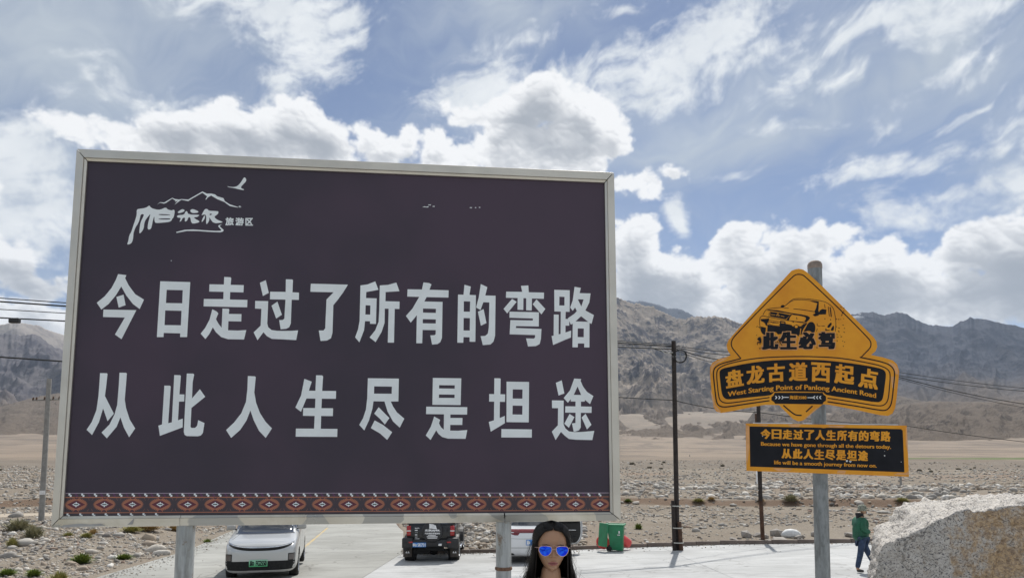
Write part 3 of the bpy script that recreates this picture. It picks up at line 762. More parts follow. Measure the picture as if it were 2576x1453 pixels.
a = me.attributes.new('tone', 'FLOAT', 'POINT'); a.data.foreach_set('value', np.repeat(tn, nT).astype(np.float32))
gr = link('gravel', me, m_stone); tag(gr, kind='stuff')
STM = []
for i in range(20):
    v, f = stone_shape(2, RNG, .28)
    q = raw_mesh('stone', v, f, m_stone); aa_ = q.attributes.new('tone', 'FLOAT', 'POINT'); aa_.data.foreach_set('value', np.full(len(v), (.2, .35, .5, .65, .8, .88, .98, .68, .86, .4)[i % 10], np.float32)); STM.append(q)
def put_stone(x, y, s, i=None, rz=None, sc=(1, 1, 1), parent=ground, sink=.08):
    o = bpy.data.objects.new('stone', STM[(i if i is not None else random.randrange(20))]); COL.objects.link(o); o.parent = parent
    o.location = (x, y, LZ(x, y)+sink*s); o.scale = (s*sc[0], s*sc[1], s*sc[2]); o.rotation_euler = (random.uniform(-.2, .2), random.uniform(-.2, .2), rz if rz is not None else random.uniform(0, 6)); return o
for k in pick: put_stone(float(sx_[k]), float(sy_[k]), float(ss_[k]))
def ground_hit(u, v, it=60):
    """where the line of sight through a picture point meets the land"""
    r = ray(u, v); d0 = 12.; 
    ds = np.concatenate([np.linspace(12, 60, 400), np.linspace(60.2, 400, 800)])
    X, Y = C0.x+r.x/r.y*ds, ds; Zr = CAM_Z+r.z/r.y*ds
    below = Zr < land_z(X, Y); i = int(np.argmax(below)); return float(X[i]), float(Y[i])
# the noticeable boulders of the left gravel and of the slope
for (u, v, w, i, sc) in ((62, 1371, 66, 1, (1, .8, .8)), (375, 1358, 38, 4, (1, .9, 1.3)), (406, 1395, 44, 5, (1, .8, .9)), (392, 1388, 52, 7, (1, .8, .9)), (378, 1372, 44, 2, (1, .8, .8)), (300, 1347, 34, 1, (1, .9, .9)),
        (105, 1330, 24, 3, (1, 1, 1)), (40, 1300, 34, 0, (1, 1, .8)), (230, 1390, 34, 3, (1, .8, .7)), (340, 1400, 28, 0, (1, .8, .8)), (20, 1402, 40, 0, (1, .8, .8)), (180, 1420, 34, 2, (1, .8, .7)), (260, 1368, 26, 8, (1, .8, .7)),
        (1845, 1272, 24, 1, (1, .9, .7)), (1790, 1250, 18, 4, (1, 1, .8)), (1705, 1258, 16, 6, (1, 1, .8)), (1600, 1266, 22, 3, (1, 1, .7)), (1652, 1275, 18, 8, (1, 1, .8)), (1880, 1252, 20, 6, (1, 1, .8)), (2160, 1266, 26, 7, (1, 1, .8)), (2222, 1290, 40, 1, (1.1, .7, .5))):
    x, y = ground_hit(u, v); put_stone(x, y, w*.8*math.hypot(x, y)/1806, i, .2, sc)
# broken slabs lying behind the kerb
m_rub = simple('broken_concrete', (.30, .275, .25), .9, var=.2, scale=3, bmp=.6, bscale=12)
for k, (u, v, w, h) in enumerate(((1878, 1348, 34, 18), (1906, 1347, 26, 12), (1955, 1345, 40, 20), (2050, 1345, 26, 14), (1846, 1356, 26, 8), (2010, 1352, 46, 10), (1925, 1351, 22, 12), (2140, 1347, 34, 12), (1965, 1356, 40, 6))):
    x, y = ground_hit(u, v+3); y = max(y, 29.6); s = y/1806
    bm = bmesh.new(); bmesh.ops.create_icosphere(bm, subdivisions=1, radius=.5)
    for q in bm.verts: q.co = Vector((q.co.x*w*s*1.15, q.co.y*w*s*.9, q.co.z*h*s*1.5))*random.uniform(.8, 1.15)
    me = bpy.data.meshes.new('rubble_block'); bm.to_mesh(me); bm.free()
    o = link('rubble_block', me, m_rub, loc=(x, y, LZ(x, y)+h*s*.3)); o.rotation_euler = (random.uniform(-.3, .3), random.uniform(-.3, .3), random.uniform(0, 3))
    tag(o, ['angular grey block of rubble right behind the kerb, tallest of the row', 'small grey rubble lump touching the tallest block behind the kerb', 'wide tilted slab of rubble beside the leaning wooden post', 'grey rubble lump left of the galvanised sign pole', 'thin low chip of rubble at the left end of the row', 'flat pale slab of rubble just right of the leaning post', 'rubble lump between the tall block and the pale bag', 'low grey slab of rubble beside the man in green', 'flat chip of rubble leaning on the kerb below the bag'][k], 'rubble', 'rubble blocks behind the kerb')
# ------------------------------------------------------------------ dry shrubs and green tufts
def plant_mat(name, a, b_):
    m, t, b = newmat(name); oi = NOISE(t, worldco(t), 9, 4)
    t.links.new(MIX(t, MR(t, oi, .35, .65), a, b_), b.inputs['Base Color']); b.inputs['Roughness'].default_value = .9; b.inputs['Specular IOR Level'].default_value = .2
    b.inputs['Subsurface Weight'].default_value = 0; return m
PM = {'grey': plant_mat('grey_green_twigs', (.21, .20, .12), (.33, .31, .20)), 'dry': plant_mat('dry_ochre_twigs', (.30, .20, .08), (.42, .31, .15)), 'green': plant_mat('fresh_green_leaves', (.10, .15, .03), (.21, .25, .06)), 'mix': plant_mat('yellow_green_leaves', (.20, .20, .06), (.36, .32, .13))}
def shrub_mesh(kind, seed, n=420):
    r = random.Random(seed); mb = MB()
    for i in range(n):
        a = r.uniform(0, 2*PI); e = r.uniform(.12, 1.5); L = r.uniform(.55, 1.05)*(1-.25*math.sin(e)); R0 = r.uniform(0, .14)
        d = Vector((math.cos(a)*math.cos(e), math.sin(a)*math.cos(e), math.sin(e)*.85))
        p0 = Vector((math.cos(a)*R0, math.sin(a)*R0, .0)); s = Vector((-math.sin(a), math.cos(a), 0))*r.uniform(.012, .026)
        t0 = r.uniform(.2, .7) if kind != 'green' else 0
        a0 = p0+d*L*t0*.5; m1 = p0+d*L*.55*.5+Vector((r.uniform(-.03, .03), r.uniform(-.03, .03), .02)); e1 = p0+d*L*.5+Vector((r.uniform(-.05, .05), r.uniform(-.05, .05), r.uniform(-.03, .04)))
        mb.add([a0-s, a0+s, m1+s*1.2, e1, m1-s*1.2], [(0, 1, 2, 4), (4, 2, 3)])
    return mb.mesh('shrub', PM[kind])
SH = {k: [shrub_mesh(k, i) for i in range(2)] for k in PM}
def shrub(u, v, w, h, kind, label, group='low plants on the gravel'):
    x, y = ground_hit(u, v); s = y/1806*w
    o = bpy.data.objects.new('shrub', random.choice(SH[kind])); COL.objects.link(o)
    o.location = (x, y, LZ(x, y)-.01); o.scale = (s*1.15, s*1.15, s*2.3*h/w); o.rotation_euler = (0, 0, random.uniform(0, 6)); tag(o, label, 'shrub', group)
for a in ((46, 1338-4, 74, 42, 'grey', 'round grey-green shrub nearest the left picture edge, level with the pole foot'),
          (84, 1352, 60, 44, 'grey', 'upright grey-green shrub right of the concrete pole foot, above the tan boulder'),
          (206, 1432-16, 60, 36, 'green', 'dense bright green tuft in the middle of the left gravel'),
          (312, 1406, 48, 20, 'green', 'low flat green tuft left of the stone pair by the billboard post'),
          (235, 1345, 30, 24, 'dry', 'small dry tuft under the left end of the billboard frame'),
          (30, 1375, 34, 34, 'mix', 'pale yellow-green tuft left of the tan boulder'),
          (372, 1335, 76, 34, 'dry', 'ochre dry shrub just behind the white stone near the billboard post'),
          (330, 1338, 56, 24, 'mix', 'straw coloured shrub left of the ochre one under the billboard'),
          (440, 1335, 44, 26, 'dry', 'dry brown shrub right beside the left billboard post top'),
          (522, 1368, 28, 20, 'green', 'small green tuft at the road edge left of the silver car'),
          (18, 1448, 50, 26, 'green', 'green tuft in the bottom left corner of the view'),
          (84, 1449, 46, 26, 'green', 'second green tuft from the bottom left corner'),
          (148, 1466, 56, 40, 'mix', 'yellowish leafy tuft at the bottom edge on the gravel'),
          (217, 1352, 36, 18, 'mix', 'faint green sprig on the pinkish patch of ground'), (172, 1349, 30, 16, 'mix', 'tiny green sprig right of the upright grey shrub'),
          (72, 1330, 30, 18, 'dry', 'little rusty tuft between the two grey shrubs'), (30, 1336, 26, 22, 'grey', 'small dark tuft beside the round grey shrub'),
          (1757, 1262, 34, 14, 'mix', 'low green patch of shrub above the eroded ledge, right of the dark pole'),
          (1990, 1262, 46, 26, 'grey', 'pale round shrub on the ledge right of the galvanised sign pole'),
          (1606, 1330, 26, 22, 'green', 'yellow-green tuft among grey cobbles right of the billboard'),
          (1580, 1262, 24, 12, 'green', 'green sprig near the ledge at the billboard edge'), (1790, 1258, 22, 12, 'dry', 'ochre tuft among the pale cobbles between the wooden posts'), (1915, 1262, 22, 14, 'dry', 'rusty tuft just right of the leaning post'),
          (2270, 1262, 40, 16, 'mix', 'dry grass clump at the foot of the far right post')):
    shrub(*a)
shr = []
for k in range(70):   # dark specks of bush on the terrace bank
    a = random.uniform(-.70, .72); r = random.uniform(150, 188); x, y = r*math.sin(a)*1.0, r*math.cos(a)
    shr.append((x, y))
mb = MB()
for x, y in shr:
    s = random.uniform(.25, .65); v, f = ico(1); z = LZ(x, y)
    mb.add([(x+p[0]*s*2*random.uniform(.7, 1.2), y+p[1]*s*2, z+p[2]*s*random.uniform(.8, 1.5)+s*.3) for p in v], [tuple(q) for q in f])
o = mb.build('bushes', plant_mat('dark_far_bush', (.07, .065, .045), (.12, .10, .07))); tag(o, kind='stuff')
# ------------------------------------------------------------------ flat print on a plane: shapes are given in picture units and laid on the sign's own plane
class Plane:
    def __init__(s, p0, n): s.p = Vector(p0); s.n = Vector(n).normalized(); s.n = s.n if s.n.dot(C0-s.p) > 0 else -s.n
    def at(s, u, v, h=0.0):
        return hit_plane(u, v, s.p, s.n) + s.n*h
def loops_mesh(mb, plane, loops, h, mi=0):
    pts = []
    for L in loops: pts += [plane.at(u, v, h) for u, v in L]
    flat = [[Vector((u, v, 0)) for u, v in L] for L in loops]
    tris = tessellate_polygon(flat)
    fixed = []
    for tr in tris:
        a, b, c = [pts[i] for i in tr]
        fixed.append(tuple(tr) if (b-a).cross(c-a).dot(plane.n) > 0 else tuple(tr)[::-1])
    mb.add(pts, fixed, mi)
def smooth_loop(L, k=2, closed=True):
    """round off a hand-drawn outline"""
    for _ in range(k):
        out = []; n = len(L)
        rng_ = range(n) if closed else range(n-1)
        if not closed: out.append(L[0])
        for i in rng_:
            a, b = L[i], L[(i+1) % n]
            out += [(a[0]*.75+b[0]*.25, a[1]*.75+b[1]*.25), (a[0]*.25+b[0]*.75, a[1]*.25+b[1]*.75)]
        if not closed: out.append(L[-1])
        L = out
    return L
def stroke(mb, plane, L, w, h, mi=0):
    """a drawn line of even or changing width (picture units)"""
    n = len(L); ws = w if isinstance(w, list) else [w]*n; A = []; B = []
    for i in range(n):
        a, b = L[max(i-1, 0)], L[min(i+1, n-1)]
        dx, dy = b[0]-a[0], b[1]-a[1]; q = math.hypot(dx, dy) or 1
        nx, ny = -dy/q*ws[i]/2, dx/q*ws[i]/2
        A.append((L[i][0]+nx, L[i][1]+ny)); B.append((L[i][0]-nx, L[i][1]-ny))
    for i in range(n-1):
        q = [plane.at(*p, h) for p in (A[i], A[i+1], B[i+1], B[i])]
        f = (0, 1, 2, 3) if (q[1]-q[0]).cross(q[2]-q[0]).dot(plane.n) > 0 else (3, 2, 1, 0)
        mb.add(q, [f], mi)
def crop(x0, y0, s):
    """picture coordinates of a point read off an enlarged piece of the photograph"""
    return lambda x, y: ((x0+x*s)/1.59006, (y0+y*s)/1.59006)
_tx = {}
def text_shape(s):
    if s in _tx: return _tx[s]
    cu = bpy.data.curves.new('lettering', 'FONT'); cu.body = s; cu.size = 1; cu.resolution_u = 3
    o = bpy.data.objects.new('lettering', cu); COL.objects.link(o)
    me = o.to_mesh(); v = np.array([q.co[:2] for q in me.vertices]) if len(me.vertices) else np.zeros((1, 2))
    f = [tuple(p.vertices) for p in me.polygons]; o.to_mesh_clear()
    bpy.data.objects.remove(o); bpy.data.curves.remove(cu)
    _tx[s] = (v, f); return _tx[s]
def put_text(mb, plane, s, fn, h, fat=(.02, .02), mi=0, norm=True, box=None, n=(3, 3)):
    """fn maps the unit box of the text (x right, y up) to picture units; fat thickens the strokes"""
    v, f = text_shape(s)
    lo, hi = (v.min(0), v.max(0)) if box is None else (np.array(box[0]), np.array(box[1]))
    q = (v-lo)/np.maximum(hi-lo, 1e-6)
    k = 0
    for i in range(n[0]):
        for j in range(n[1]):
            dx = ((i/(n[0]-1))*2-1)*fat[0] if n[0] > 1 else 0; dy = ((j/(n[1]-1))*2-1)*fat[1] if n[1] > 1 else 0
            qq = q*(1-2*np.array(fat))+np.array(fat)+np.array([dx, dy]); k += 1
            pts = [plane.at(*fn(x, y), h+k*.00012) for x, y in qq]
            ff = []
            for t_ in f:
                a, b, c = pts[t_[0]], pts[t_[1]], pts[t_[2]]
                ff.append(t_ if (b-a).cross(c-a).dot(plane.n) > 0 else t_[::-1])
            mb.add(pts, ff, mi)

# ------------------------------------------------------------------ the billboard
_h = ray(17185, 1122); _v = -ray(1240, -15062)
_n = _h.cross(_v).normalized()
B0 = at_depth(870, 850, 4.95)
BP = Plane(B0, _n)
m_vinyl, t, b = newmat('dark_purple_vinyl'); P = objco(t)
a = NOISE(t, P, .9, 3)
t.links.new(MIX(t, MR(t, a, .35, .65), (.048, .037, .053), (.067, .045, .067)), b.inputs['Base Color'])
b.inputs['Roughness'].default_value = .42; b.inputs['Specular IOR Level'].default_value = .35
bump(t, b, M_(t, 'ADD', NOISE(t, P, 1.6, 3), M_(t, 'MULTIPLY', NOISE(t, P, 240, 2), .05)), .10, .02)
m_letter = simple('pale_grey_vinyl', (.80, .84, .84), .45, var=.05, scale=5)
m_steel, t, b = newmat('brushed_stainless'); P = objco(t)
s1 = NOISE(t, P, 1.7, 5, .6, 1.2); s2 = NOISE(t, V_(t, 'MULTIPLY', P, (.4, 1, 14)), 20, 3)
sb = NOISE(t, P, 2.6, 2, .4, .8)
t.links.new(MIX(t, M_(t, 'MULTIPLY', MR(t, sb, .53, .545), .75), MIX(t, MR(t, s1, .38, .62), (.56, .52, .43), (.72, .68, .585)), (.36, .36, .34)), b.inputs['Base Color'])
b.inputs['Metallic'].default_value = .72
t.links.new(MR(t, s1, .3, .7, .26, .42), b.inputs['Roughness']); bump(t, b, M_(t, 'ADD', s1, M_(t, 'MULTIPLY', s2, .06)), .22, .03)
m_steel2 = simple('plain_stainless', (.64, .605, .525), .36, metal=.72, var=.07, scale=3)
m_dark = simple('black_gap', (.012, .012, .012), .8)
m_galv, t, b = newmat('weathered_galvanised_pipe'); P = objco(t)
g1 = NOISE(t, V_(t, 'MULTIPLY', P, (1, 1, .10)), 20, 6, .65); g2 = NOISE(t, P, 7, 6, .7)
c = MIX(t, MR(t, g1, .35, .65), (.30, .315, .31), (.47, .485, .475))
c = MIX(t, M_(t, 'MULTIPLY', MR(t, NOISE(t, V_(t, 'MULTIPLY', P, (1, 1, .2)), 9, 6, .7), .50, .62), .5), c, (.20, .195, .17))
c = MIX(t, M_(t, 'MULTIPLY', MR(t, g2, .58, .66), .8), c, (.20, .135, .08))
t.links.new(c, b.inputs['Base Color']); b.inputs['Metallic'].default_value = .15; b.inputs['Roughness'].default_value = .5
bump(t, b, g2, .2, .004)
board = empty('billboard', (0, 0, 0), 0, 'large dark purple billboard in a steel frame with two lines of white characters', 'billboard')
OC = [(197, 378), (1543, 437), (1560, 1308), (133, 1325)]
IC = [(222, 407), (1520, 461), (1534, 1287), (161, 1297)]
def prism(mb, plane, quad_hs, mi=0, back=-.055):
    """quad_hs: closed outline of (u, v, height above the plane); filled in front, sides down to 'back'"""
    f = [plane.at(u, v, h) for u, v, h in quad_hs]; bk = [plane.at(u, v, 0)+plane.n*back for u, v, h in quad_hs]; n = len(f)
    o = (f[1]-f[0]).cross(f[2]-f[0]).dot(plane.n) > 0
    fs = [tuple(range(n)), tuple(range(2*n-1, n-1, -1))] if o else [tuple(range(n))[::-1], tuple(range(n, 2*n))]
    for i in range(n):
        j = (i+1) % n; fs.append((i, i+n, j+n, j) if o else (i, j, j+n, i+n))
    mb.add(f+bk, fs, mi)
def lerp2(a, b, k): return (a[0]+(b[0]-a[0])*k, a[1]+(b[1]-a[1])*k)
def frame_bar(o1, o2, i1, i2, lip, name='frame_bar', fm=None):
    """mitred bar: outer flat face, rounded shoulder, inner lip"""
    m1, m2 = lerp2(i1, o1, lip), lerp2(i2, o2, lip); e1, e2 = lerp2(i1, o1, .95), lerp2(i2, o2, .95)
    mb = MB()
    rows = [(o1, o2, -.06), (o1, o2, .022), (e1, e2, .030), (m1, m2, .034), (m1, m2, .030), (lerp2(i1, o1, lip*.85), lerp2(i2, o2, lip*.85), .022), (i1, i2, .016), (i1, i2, .002)]
    vs = []
    for p, q, h in rows: vs += [BP.at(*p, h), BP.at(*q, h)]
    fs = []
    for k in range(len(rows)-1):
        a = 2*k; q = (a, a+1, a+3, a+2); fs.append(q)
    fs.append(tuple(2*k for k in range(len(rows)))); fs.append(tuple(2*k+1 for k in range(len(rows)))[::-1])
    mb.add(vs, fs); o = mb.build(name, fm or m_steel, board)
    bm = bmesh.new(); bm.from_mesh(o.data); bmesh.ops.recalc_face_normals(bm, faces=bm.faces); bm.to_mesh(o.data); bm.free(); return o
def gap(a, b, g=1.0):
    L = math.hypot(b[0]-a[0], b[1]-a[1]); return lerp2(a, b, g/L), lerp2(b, a, g/L)
for (i, j, lip) in ((0, 1, .22), (1, 2, .25), (3, 0, .25)):
    o1, o2 = gap(OC[i], OC[j], 1.2); i1, i2 = gap(IC[i], IC[j], 1.2); frame_bar(o1, o2, i1, i2, lip, fm=m_steel2)
def on(a, b, u): return (u, a[1]+(b[1]-a[1])*(u-a[0])/(b[0]-a[0]))
xs = [(133, 456, 161, 456.3), (457, 1267, 457.3, 1267), (1270, 1560, 1270, 1534)]
for ua, ub, ia, ib in xs:
    o1, o2 = on(OC[3], OC[2], ua), on(OC[3], OC[2], ub); i1, i2 = on(IC[3], IC[2], ia), on(IC[3], IC[2], ib)
    if ua == 133: o1 = (134.5, o1[1]); i1 = (162, i1[1])
    if ub == 1560: o2 = (1558.6, o2[1]); i2 = (1533, i2[1])
    frame_bar(o1, o2, i1, i2, .26)
# core of the frame seen as dark seams, and the box behind the panel
mb = MB(); inn = lambda a, c: lerp2(a, c, .15)
L = [lerp2(OC[k], IC[k], .12) for k in range(4)]
prism(mb, BP, [(u, v, -.004) for u, v in L], 0, -.05); mb.build('backing_box', m_dark, board)
# torn film stuck on the lower bar
m_film = simple('torn_grey_film', (.36, .35, .34), .5, var=.1)
F8 = crop(200, 1920, .27174)
mb = MB()
for L in ([(185, 678), (240, 650), (330, 642), (470, 630), (620, 640), (780, 628), (850, 655), (700, 668), (480, 672), (300, 682)], [(1170, 644), (1210, 610), (1262, 556), (1272, 560), (1246, 640)]):
    mb = MB(); loops_mesh(mb, BP, [[F8(*p) for p in L]], .0365); mb.build('torn_film', m_film, board)
# printed panel
mb = MB(); L = [lerp2(IC[k], OC[k], .06) for k in range(4)]
n_ = 24
def bil_uv(s, t_): 
    a = lerp2(L[3], L[2], s); b_ = lerp2(L[0], L[1], s); return lerp2(a, b_, t_)
vs = [BP.at(*bil_uv(i/n_, j/n_), 0.0) for j in range(n_+1) for i in range(n_+1)]
mb.add(vs, [(j*(n_+1)+i, j*(n_+1)+i+1, (j+1)*(n_+1)+i+1, (j+1)*(n_+1)+i) for j in range(n_) for i in range(n_)])
mb.build('printed_panel', m_vinyl, board)
# the characters, one object each
CA = crop(330, 1060, .38820); CB = crop(1330, 1060, .42702); CC = crop(330, 1460, .41537); CD = crop(1400, 1460, .39984); CP = crop(0, 0, 1)
GL = [
 (CA, [[[(368,92),(453,103),(440,135),(478,210),(545,300),(634,355),(590,452),(520,400),(450,310),(400,220),(345,310),(270,400),(195,458),(148,387),(230,320),(300,235),(345,150)]], [[(350,328),(424,304),(445,412),(374,438)]], [[(217,457),(556,463),(403,762),(335,714),(437,540),(212,533)]]]),
 (CA, [[[(802,166),(1111,175),(1078,740),(1006,740),(1008,702),(838,697),(836,740),(767,740)],[(868,254),(1034,258),(1028,393),(860,390)],[(853,466),(1021,470),(1014,619),(846,617)]]]),
 (CA, [[[(1461,122),(1525,125),(1533,135),(1527,203),(1662,206),(1659,281),(1522,277),(1519,354),(1700,358),(1697,434),(1248,424),(1251,348),(1451,350),(1454,275),(1306,272),(1309,197),(1457,200)]],
       [[(1443,447),(1505,449),(1513,457),(1508,502),(1639,504),(1636,580),(1504,577),(1500,670),(1600,673),(1688,668),(1665,765),(1500,762),(1430,740),(1375,690),(1343,640),(1310,705),(1267,761),(1218,705),(1265,645),(1310,560),(1338,454),(1385,478),(1400,497),(1376,556),(1400,600),(1434,644)]]]),
 (CA, [[[(1828,182),(1889,154),(1920,286),(1859,318)]], [[(1780,368),(1914,371),(1904,600),(1915,640),(1950,668),(2010,676),(2150,676),(2222,671),(2202,771),(1950,758),(1900,730),(1865,690),(1804,773),(1764,692),(1836,622),(1844,450),(1778,447)]], [[(1948,417),(2009,375),(2055,511),(1996,550)]],
       [[(2096,146),(2162,148),(2169,156),(2164,280),(2231,283),(2230,358),(2156,356),(2147,600),(2130,640),(2100,655),(2042,660),(2027,566),(2065,564),(2080,550),(2092,355),(1932,352),(1934,273),(2094,276)]]]),
 (CP, [[[(1243.4,1134.1),(1391.9,1138.1),(1374,1167),(1353,1196),(1333.5,1220),(1330,1330),(1324,1352),(1308,1361),(1282.3,1362.8),(1275.3,1320.9),(1294,1321),(1301,1312),(1306,1197.4),(1334.3,1168.5),(1241.5,1166.4)]]]),
 (CB, [[[(262,190),(330,180),(401,152),(430,231),(316,252),(314,308),(414,311),(407,550),(352,548),(351,525),(305,524),(295,610),(252,722),(212,675),(240,600),(254,520)],[(310,375),(355,377),(353,463),(308,462)]],
       [[(443,190),(520,185),(598,163),(627,244),(498,252),(496,338),(628,341),(627,410),(583,409),(576,725),(518,724),(526,408),(490,407),(488,540),(460,625),(404,720),(347,676),(400,610),(432,530),(438,420)]]]),
 (CB, [[[(852,161),(905,168),(927,180),(908,230),(1088,236),(1086,304),(882,299),(860,340),(1031,344),(1025,680),(1010,720),(985,738),(933,743),(916,657),(955,655),(966,645),(967,608),(844,606),(840,731),(785,730),(790,468),(733,538),(688,475),(750,405),(812,297),(700,294),(703,226),(838,228)],[(848,406),(969,409),(968,447),(847,444)],[(846,505),(968,508),(967,546),(845,544)]]]),
 (CB, [[[(1236,184),(1295,200),(1283,279),(1343,281),(1338,717),(1284,716),(1284,675),(1227,673),(1225,726),(1169,725),(1176,275),(1227,277)],[(1230,338),(1289,340),(1287,436),(1229,435)],[(1228,494),(1287,496),(1286,612),(1227,611)]],
       [[(1389,177),(1450,206),(1431,284),(1527,286),(1523,660),(1508,715),(1480,742),(1408,748),(1387,664),(1430,662),(1455,640),(1464,580),(1469,349),(1413,347),(1386,420),(1345,396),(1370,300)]], [[(1362,436),(1415,411),(1442,542),(1390,567)]]]),
 (CB, [[[(1765,194),(1834,190),(1838,254),(1981,257),(1979,315),(1868,312),(1866,424),(1814,422),(1814,310),(1788,309),(1787,419),(1733,417),(1734,308),(1624,305),(1627,248),(1777,250)]], [[(1682,316),(1725,343),(1636,452),(1602,409)]], [[(1911,320),(1993,410),(1957,461),(1875,366)]],
       [[(1658,435),(1933,441),(1932,574),(1719,570),(1717,588),(1957,597),(1952,690),(1940,738),(1905,757),(1831,761),(1813,685),(1885,687),(1897,678),(1897,654),(1659,647),(1666,514),(1876,518),(1877,499),(1657,492)]]]),
 (CB, [[[(2077,231),(2222,235),(2221,437),(2184,436),(2182,503),(2218,504),(2217,566),(2182,566),(2182,630),(2235,612),(2233,677),(2180,698),(2066,747),(2052,663),(2071,660),(2073,462),(2119,463),(2118,647),(2136,643),(2138,435),(2078,433)],[(2125,295),(2173,297),(2172,378),(2124,377)]],
       [[(2267,203),(2326,213),(2314,262),(2417,265),(2405,350),(2368,424),(2448,467),(2426,550),(2407,541),(2406,770),(2357,769),(2357,733),(2298,732),(2297,769),(2247,768),(2250,548),(2232,556),(2204,497),(2265,455),(2288,430),(2272,396),(2250,428),(2226,397),(2250,330)],[(2298,320),(2352,321),(2330,387)],[(2328,478),(2395,530),(2276,526)],[(2297,592),(2354,593),(2353,674),(2296,673)]]]),
 (CC, [[[(170,75),(235,76),(242,84),(230,190),(217,295),(303,465),(242,537),(199,415),(160,545),(93,670),(40,620),(90,545),(135,430),(155,290)]], [[(357,71),(420,72),(428,80),(408,330),(420,410),(455,520),(508,607),(450,692),(400,600),(366,500),(330,590),(235,702),(184,646),(260,570),(310,470),(335,380),(350,200)]]]),
 (CC, [[[(884,94),(940,95),(948,102),(934,279),(982,280),(980,348),(930,349),(920,528),(966,512),(965,596),(746,678),(731,580),(766,568),(789,195),(843,196),(850,204),(826,556),(861,548)]],
       [[(1005,79),(1068,80),(1076,90),(1062,160),(1055,318),(1131,229),(1182,303),(1050,409),(1041,590),(1050,602),(1085,601),(1105,580),(1115,527),(1175,555),(1160,650),(1140,675),(1110,682),(1005,680),(984,668),(976,640)]]]),
 (CC, [[[(1593,103),(1660,106),(1669,113),(1655,260),(1672,360),(1710,460),(1765,545),(1825,606),(1765,698),(1700,630),(1650,530),(1617,434),(1580,530),(1520,620),(1432,698),(1383,622),(1460,550),(1530,460),(1575,350),(1588,230)]]]),
 (CC, [[[(2250,96),(2308,97),(2317,106),(2308,246),(2442,247),(2440,322),(2305,321),(2301,412),(2413,413),(2411,488),(2298,487),(2295,610),(2455,611),(2453,688),(2053,686),(2056,608),(2230,609),(2236,487),(2123,485),(2126,410),(2240,411),(2243,320),(2157,319),(2104,447),(2050,406),(2105,290),(2137,130),(2208,157),(2180,244),(2243,245)]]]),
 (CD, [[[(179,129),(489,133),(484,361),(408,361),(430,410),(470,470),(543,532),(498,623),(430,560),(375,460),(345,361),(235,359),(225,430),(190,550),(143,650),(92,594),(130,530),(160,440),(172,330)],[(242,210),(419,213),(417,284),(240,283)]], [[(287,418),(394,527),(349,591),(300,535),(242,482)]], [[(247,550),(330,595),(422,668),(372,745),(300,680),(208,627)]]]),
 (CD, [[[(829,126),(1113,130),(1107,397),(824,394)],[(892,198),(1048,200),(1047,233),(891,231)],[(890,291),(1047,293),(1046,326),(889,325)]], [[(763,413),(1173,418),(1171,492),(1004,491),(1004,525),(1125,526),(1123,595),(1003,595),(1002,652),(1080,653),(1173,646),(1156,734),(980,732),(920,715),(885,685),(862,650),(806,746),(758,700),(810,610),(842,511),(902,544),(890,580),(910,618),(938,642),(940,489),(761,487)]]]),
 (CD, [[[(1444,129),(1500,130),(1507,136),(1504,289),(1552,290),(1550,365),(1499,364),(1497,527),(1548,505),(1549,578),(1408,663),(1388,565),(1440,549),(1442,363),(1391,362),(1393,287),(1442,288)]], [[(1566,163),(1791,166),(1788,570),(1565,567)],[(1628,240),(1726,242),(1724,333),(1627,332)],[(1627,402),(1725,404),(1723,493),(1625,491)]], [[(1515,636),(1819,640),(1818,722),(1513,720)]]]),
 (CD, [[[(2059,175),(2118,150),(2144,281),(2086,302)]], [[(2020,350),(2137,352),(2136,590),(2155,630),(2190,660),(2240,666),(2300,666),(2360,662),(2443,654),(2424,746),(2260,743),(2190,735),(2150,705),(2110,665),(2057,746),(2019,662),(2079,598),(2081,428),(2021,427)]],
       [[(2243,132),(2312,137),(2306,155),(2330,210),(2370,265),(2434,307),(2401,388),(2349,345),(2348,362),(2310,363),(2310,411),(2417,413),(2416,475),(2309,474),(2308,620),(2290,650),(2250,662),(2236,660),(2220,580),(2255,576),(2256,473),(2152,472),(2154,409),(2255,410),(2256,362),(2208,361),(2208,338),(2179,374),(2137,327),(2200,250)],[(2276,212),(2312,296),(2238,295)]], [[(2196,485),(2245,517),(2189,624),(2143,583)]], [[(2356,484),(2415,594),(2370,640),(2316,521)]]])]
for cf_, polys in GL:
    mb = MB()
    for k, loops in enumerate(polys): loops_mesh(mb, BP, [[cf_(*p) for p in L] for L in loops], .0012+k*.00015)
    mb.build('character', m_letter, board)
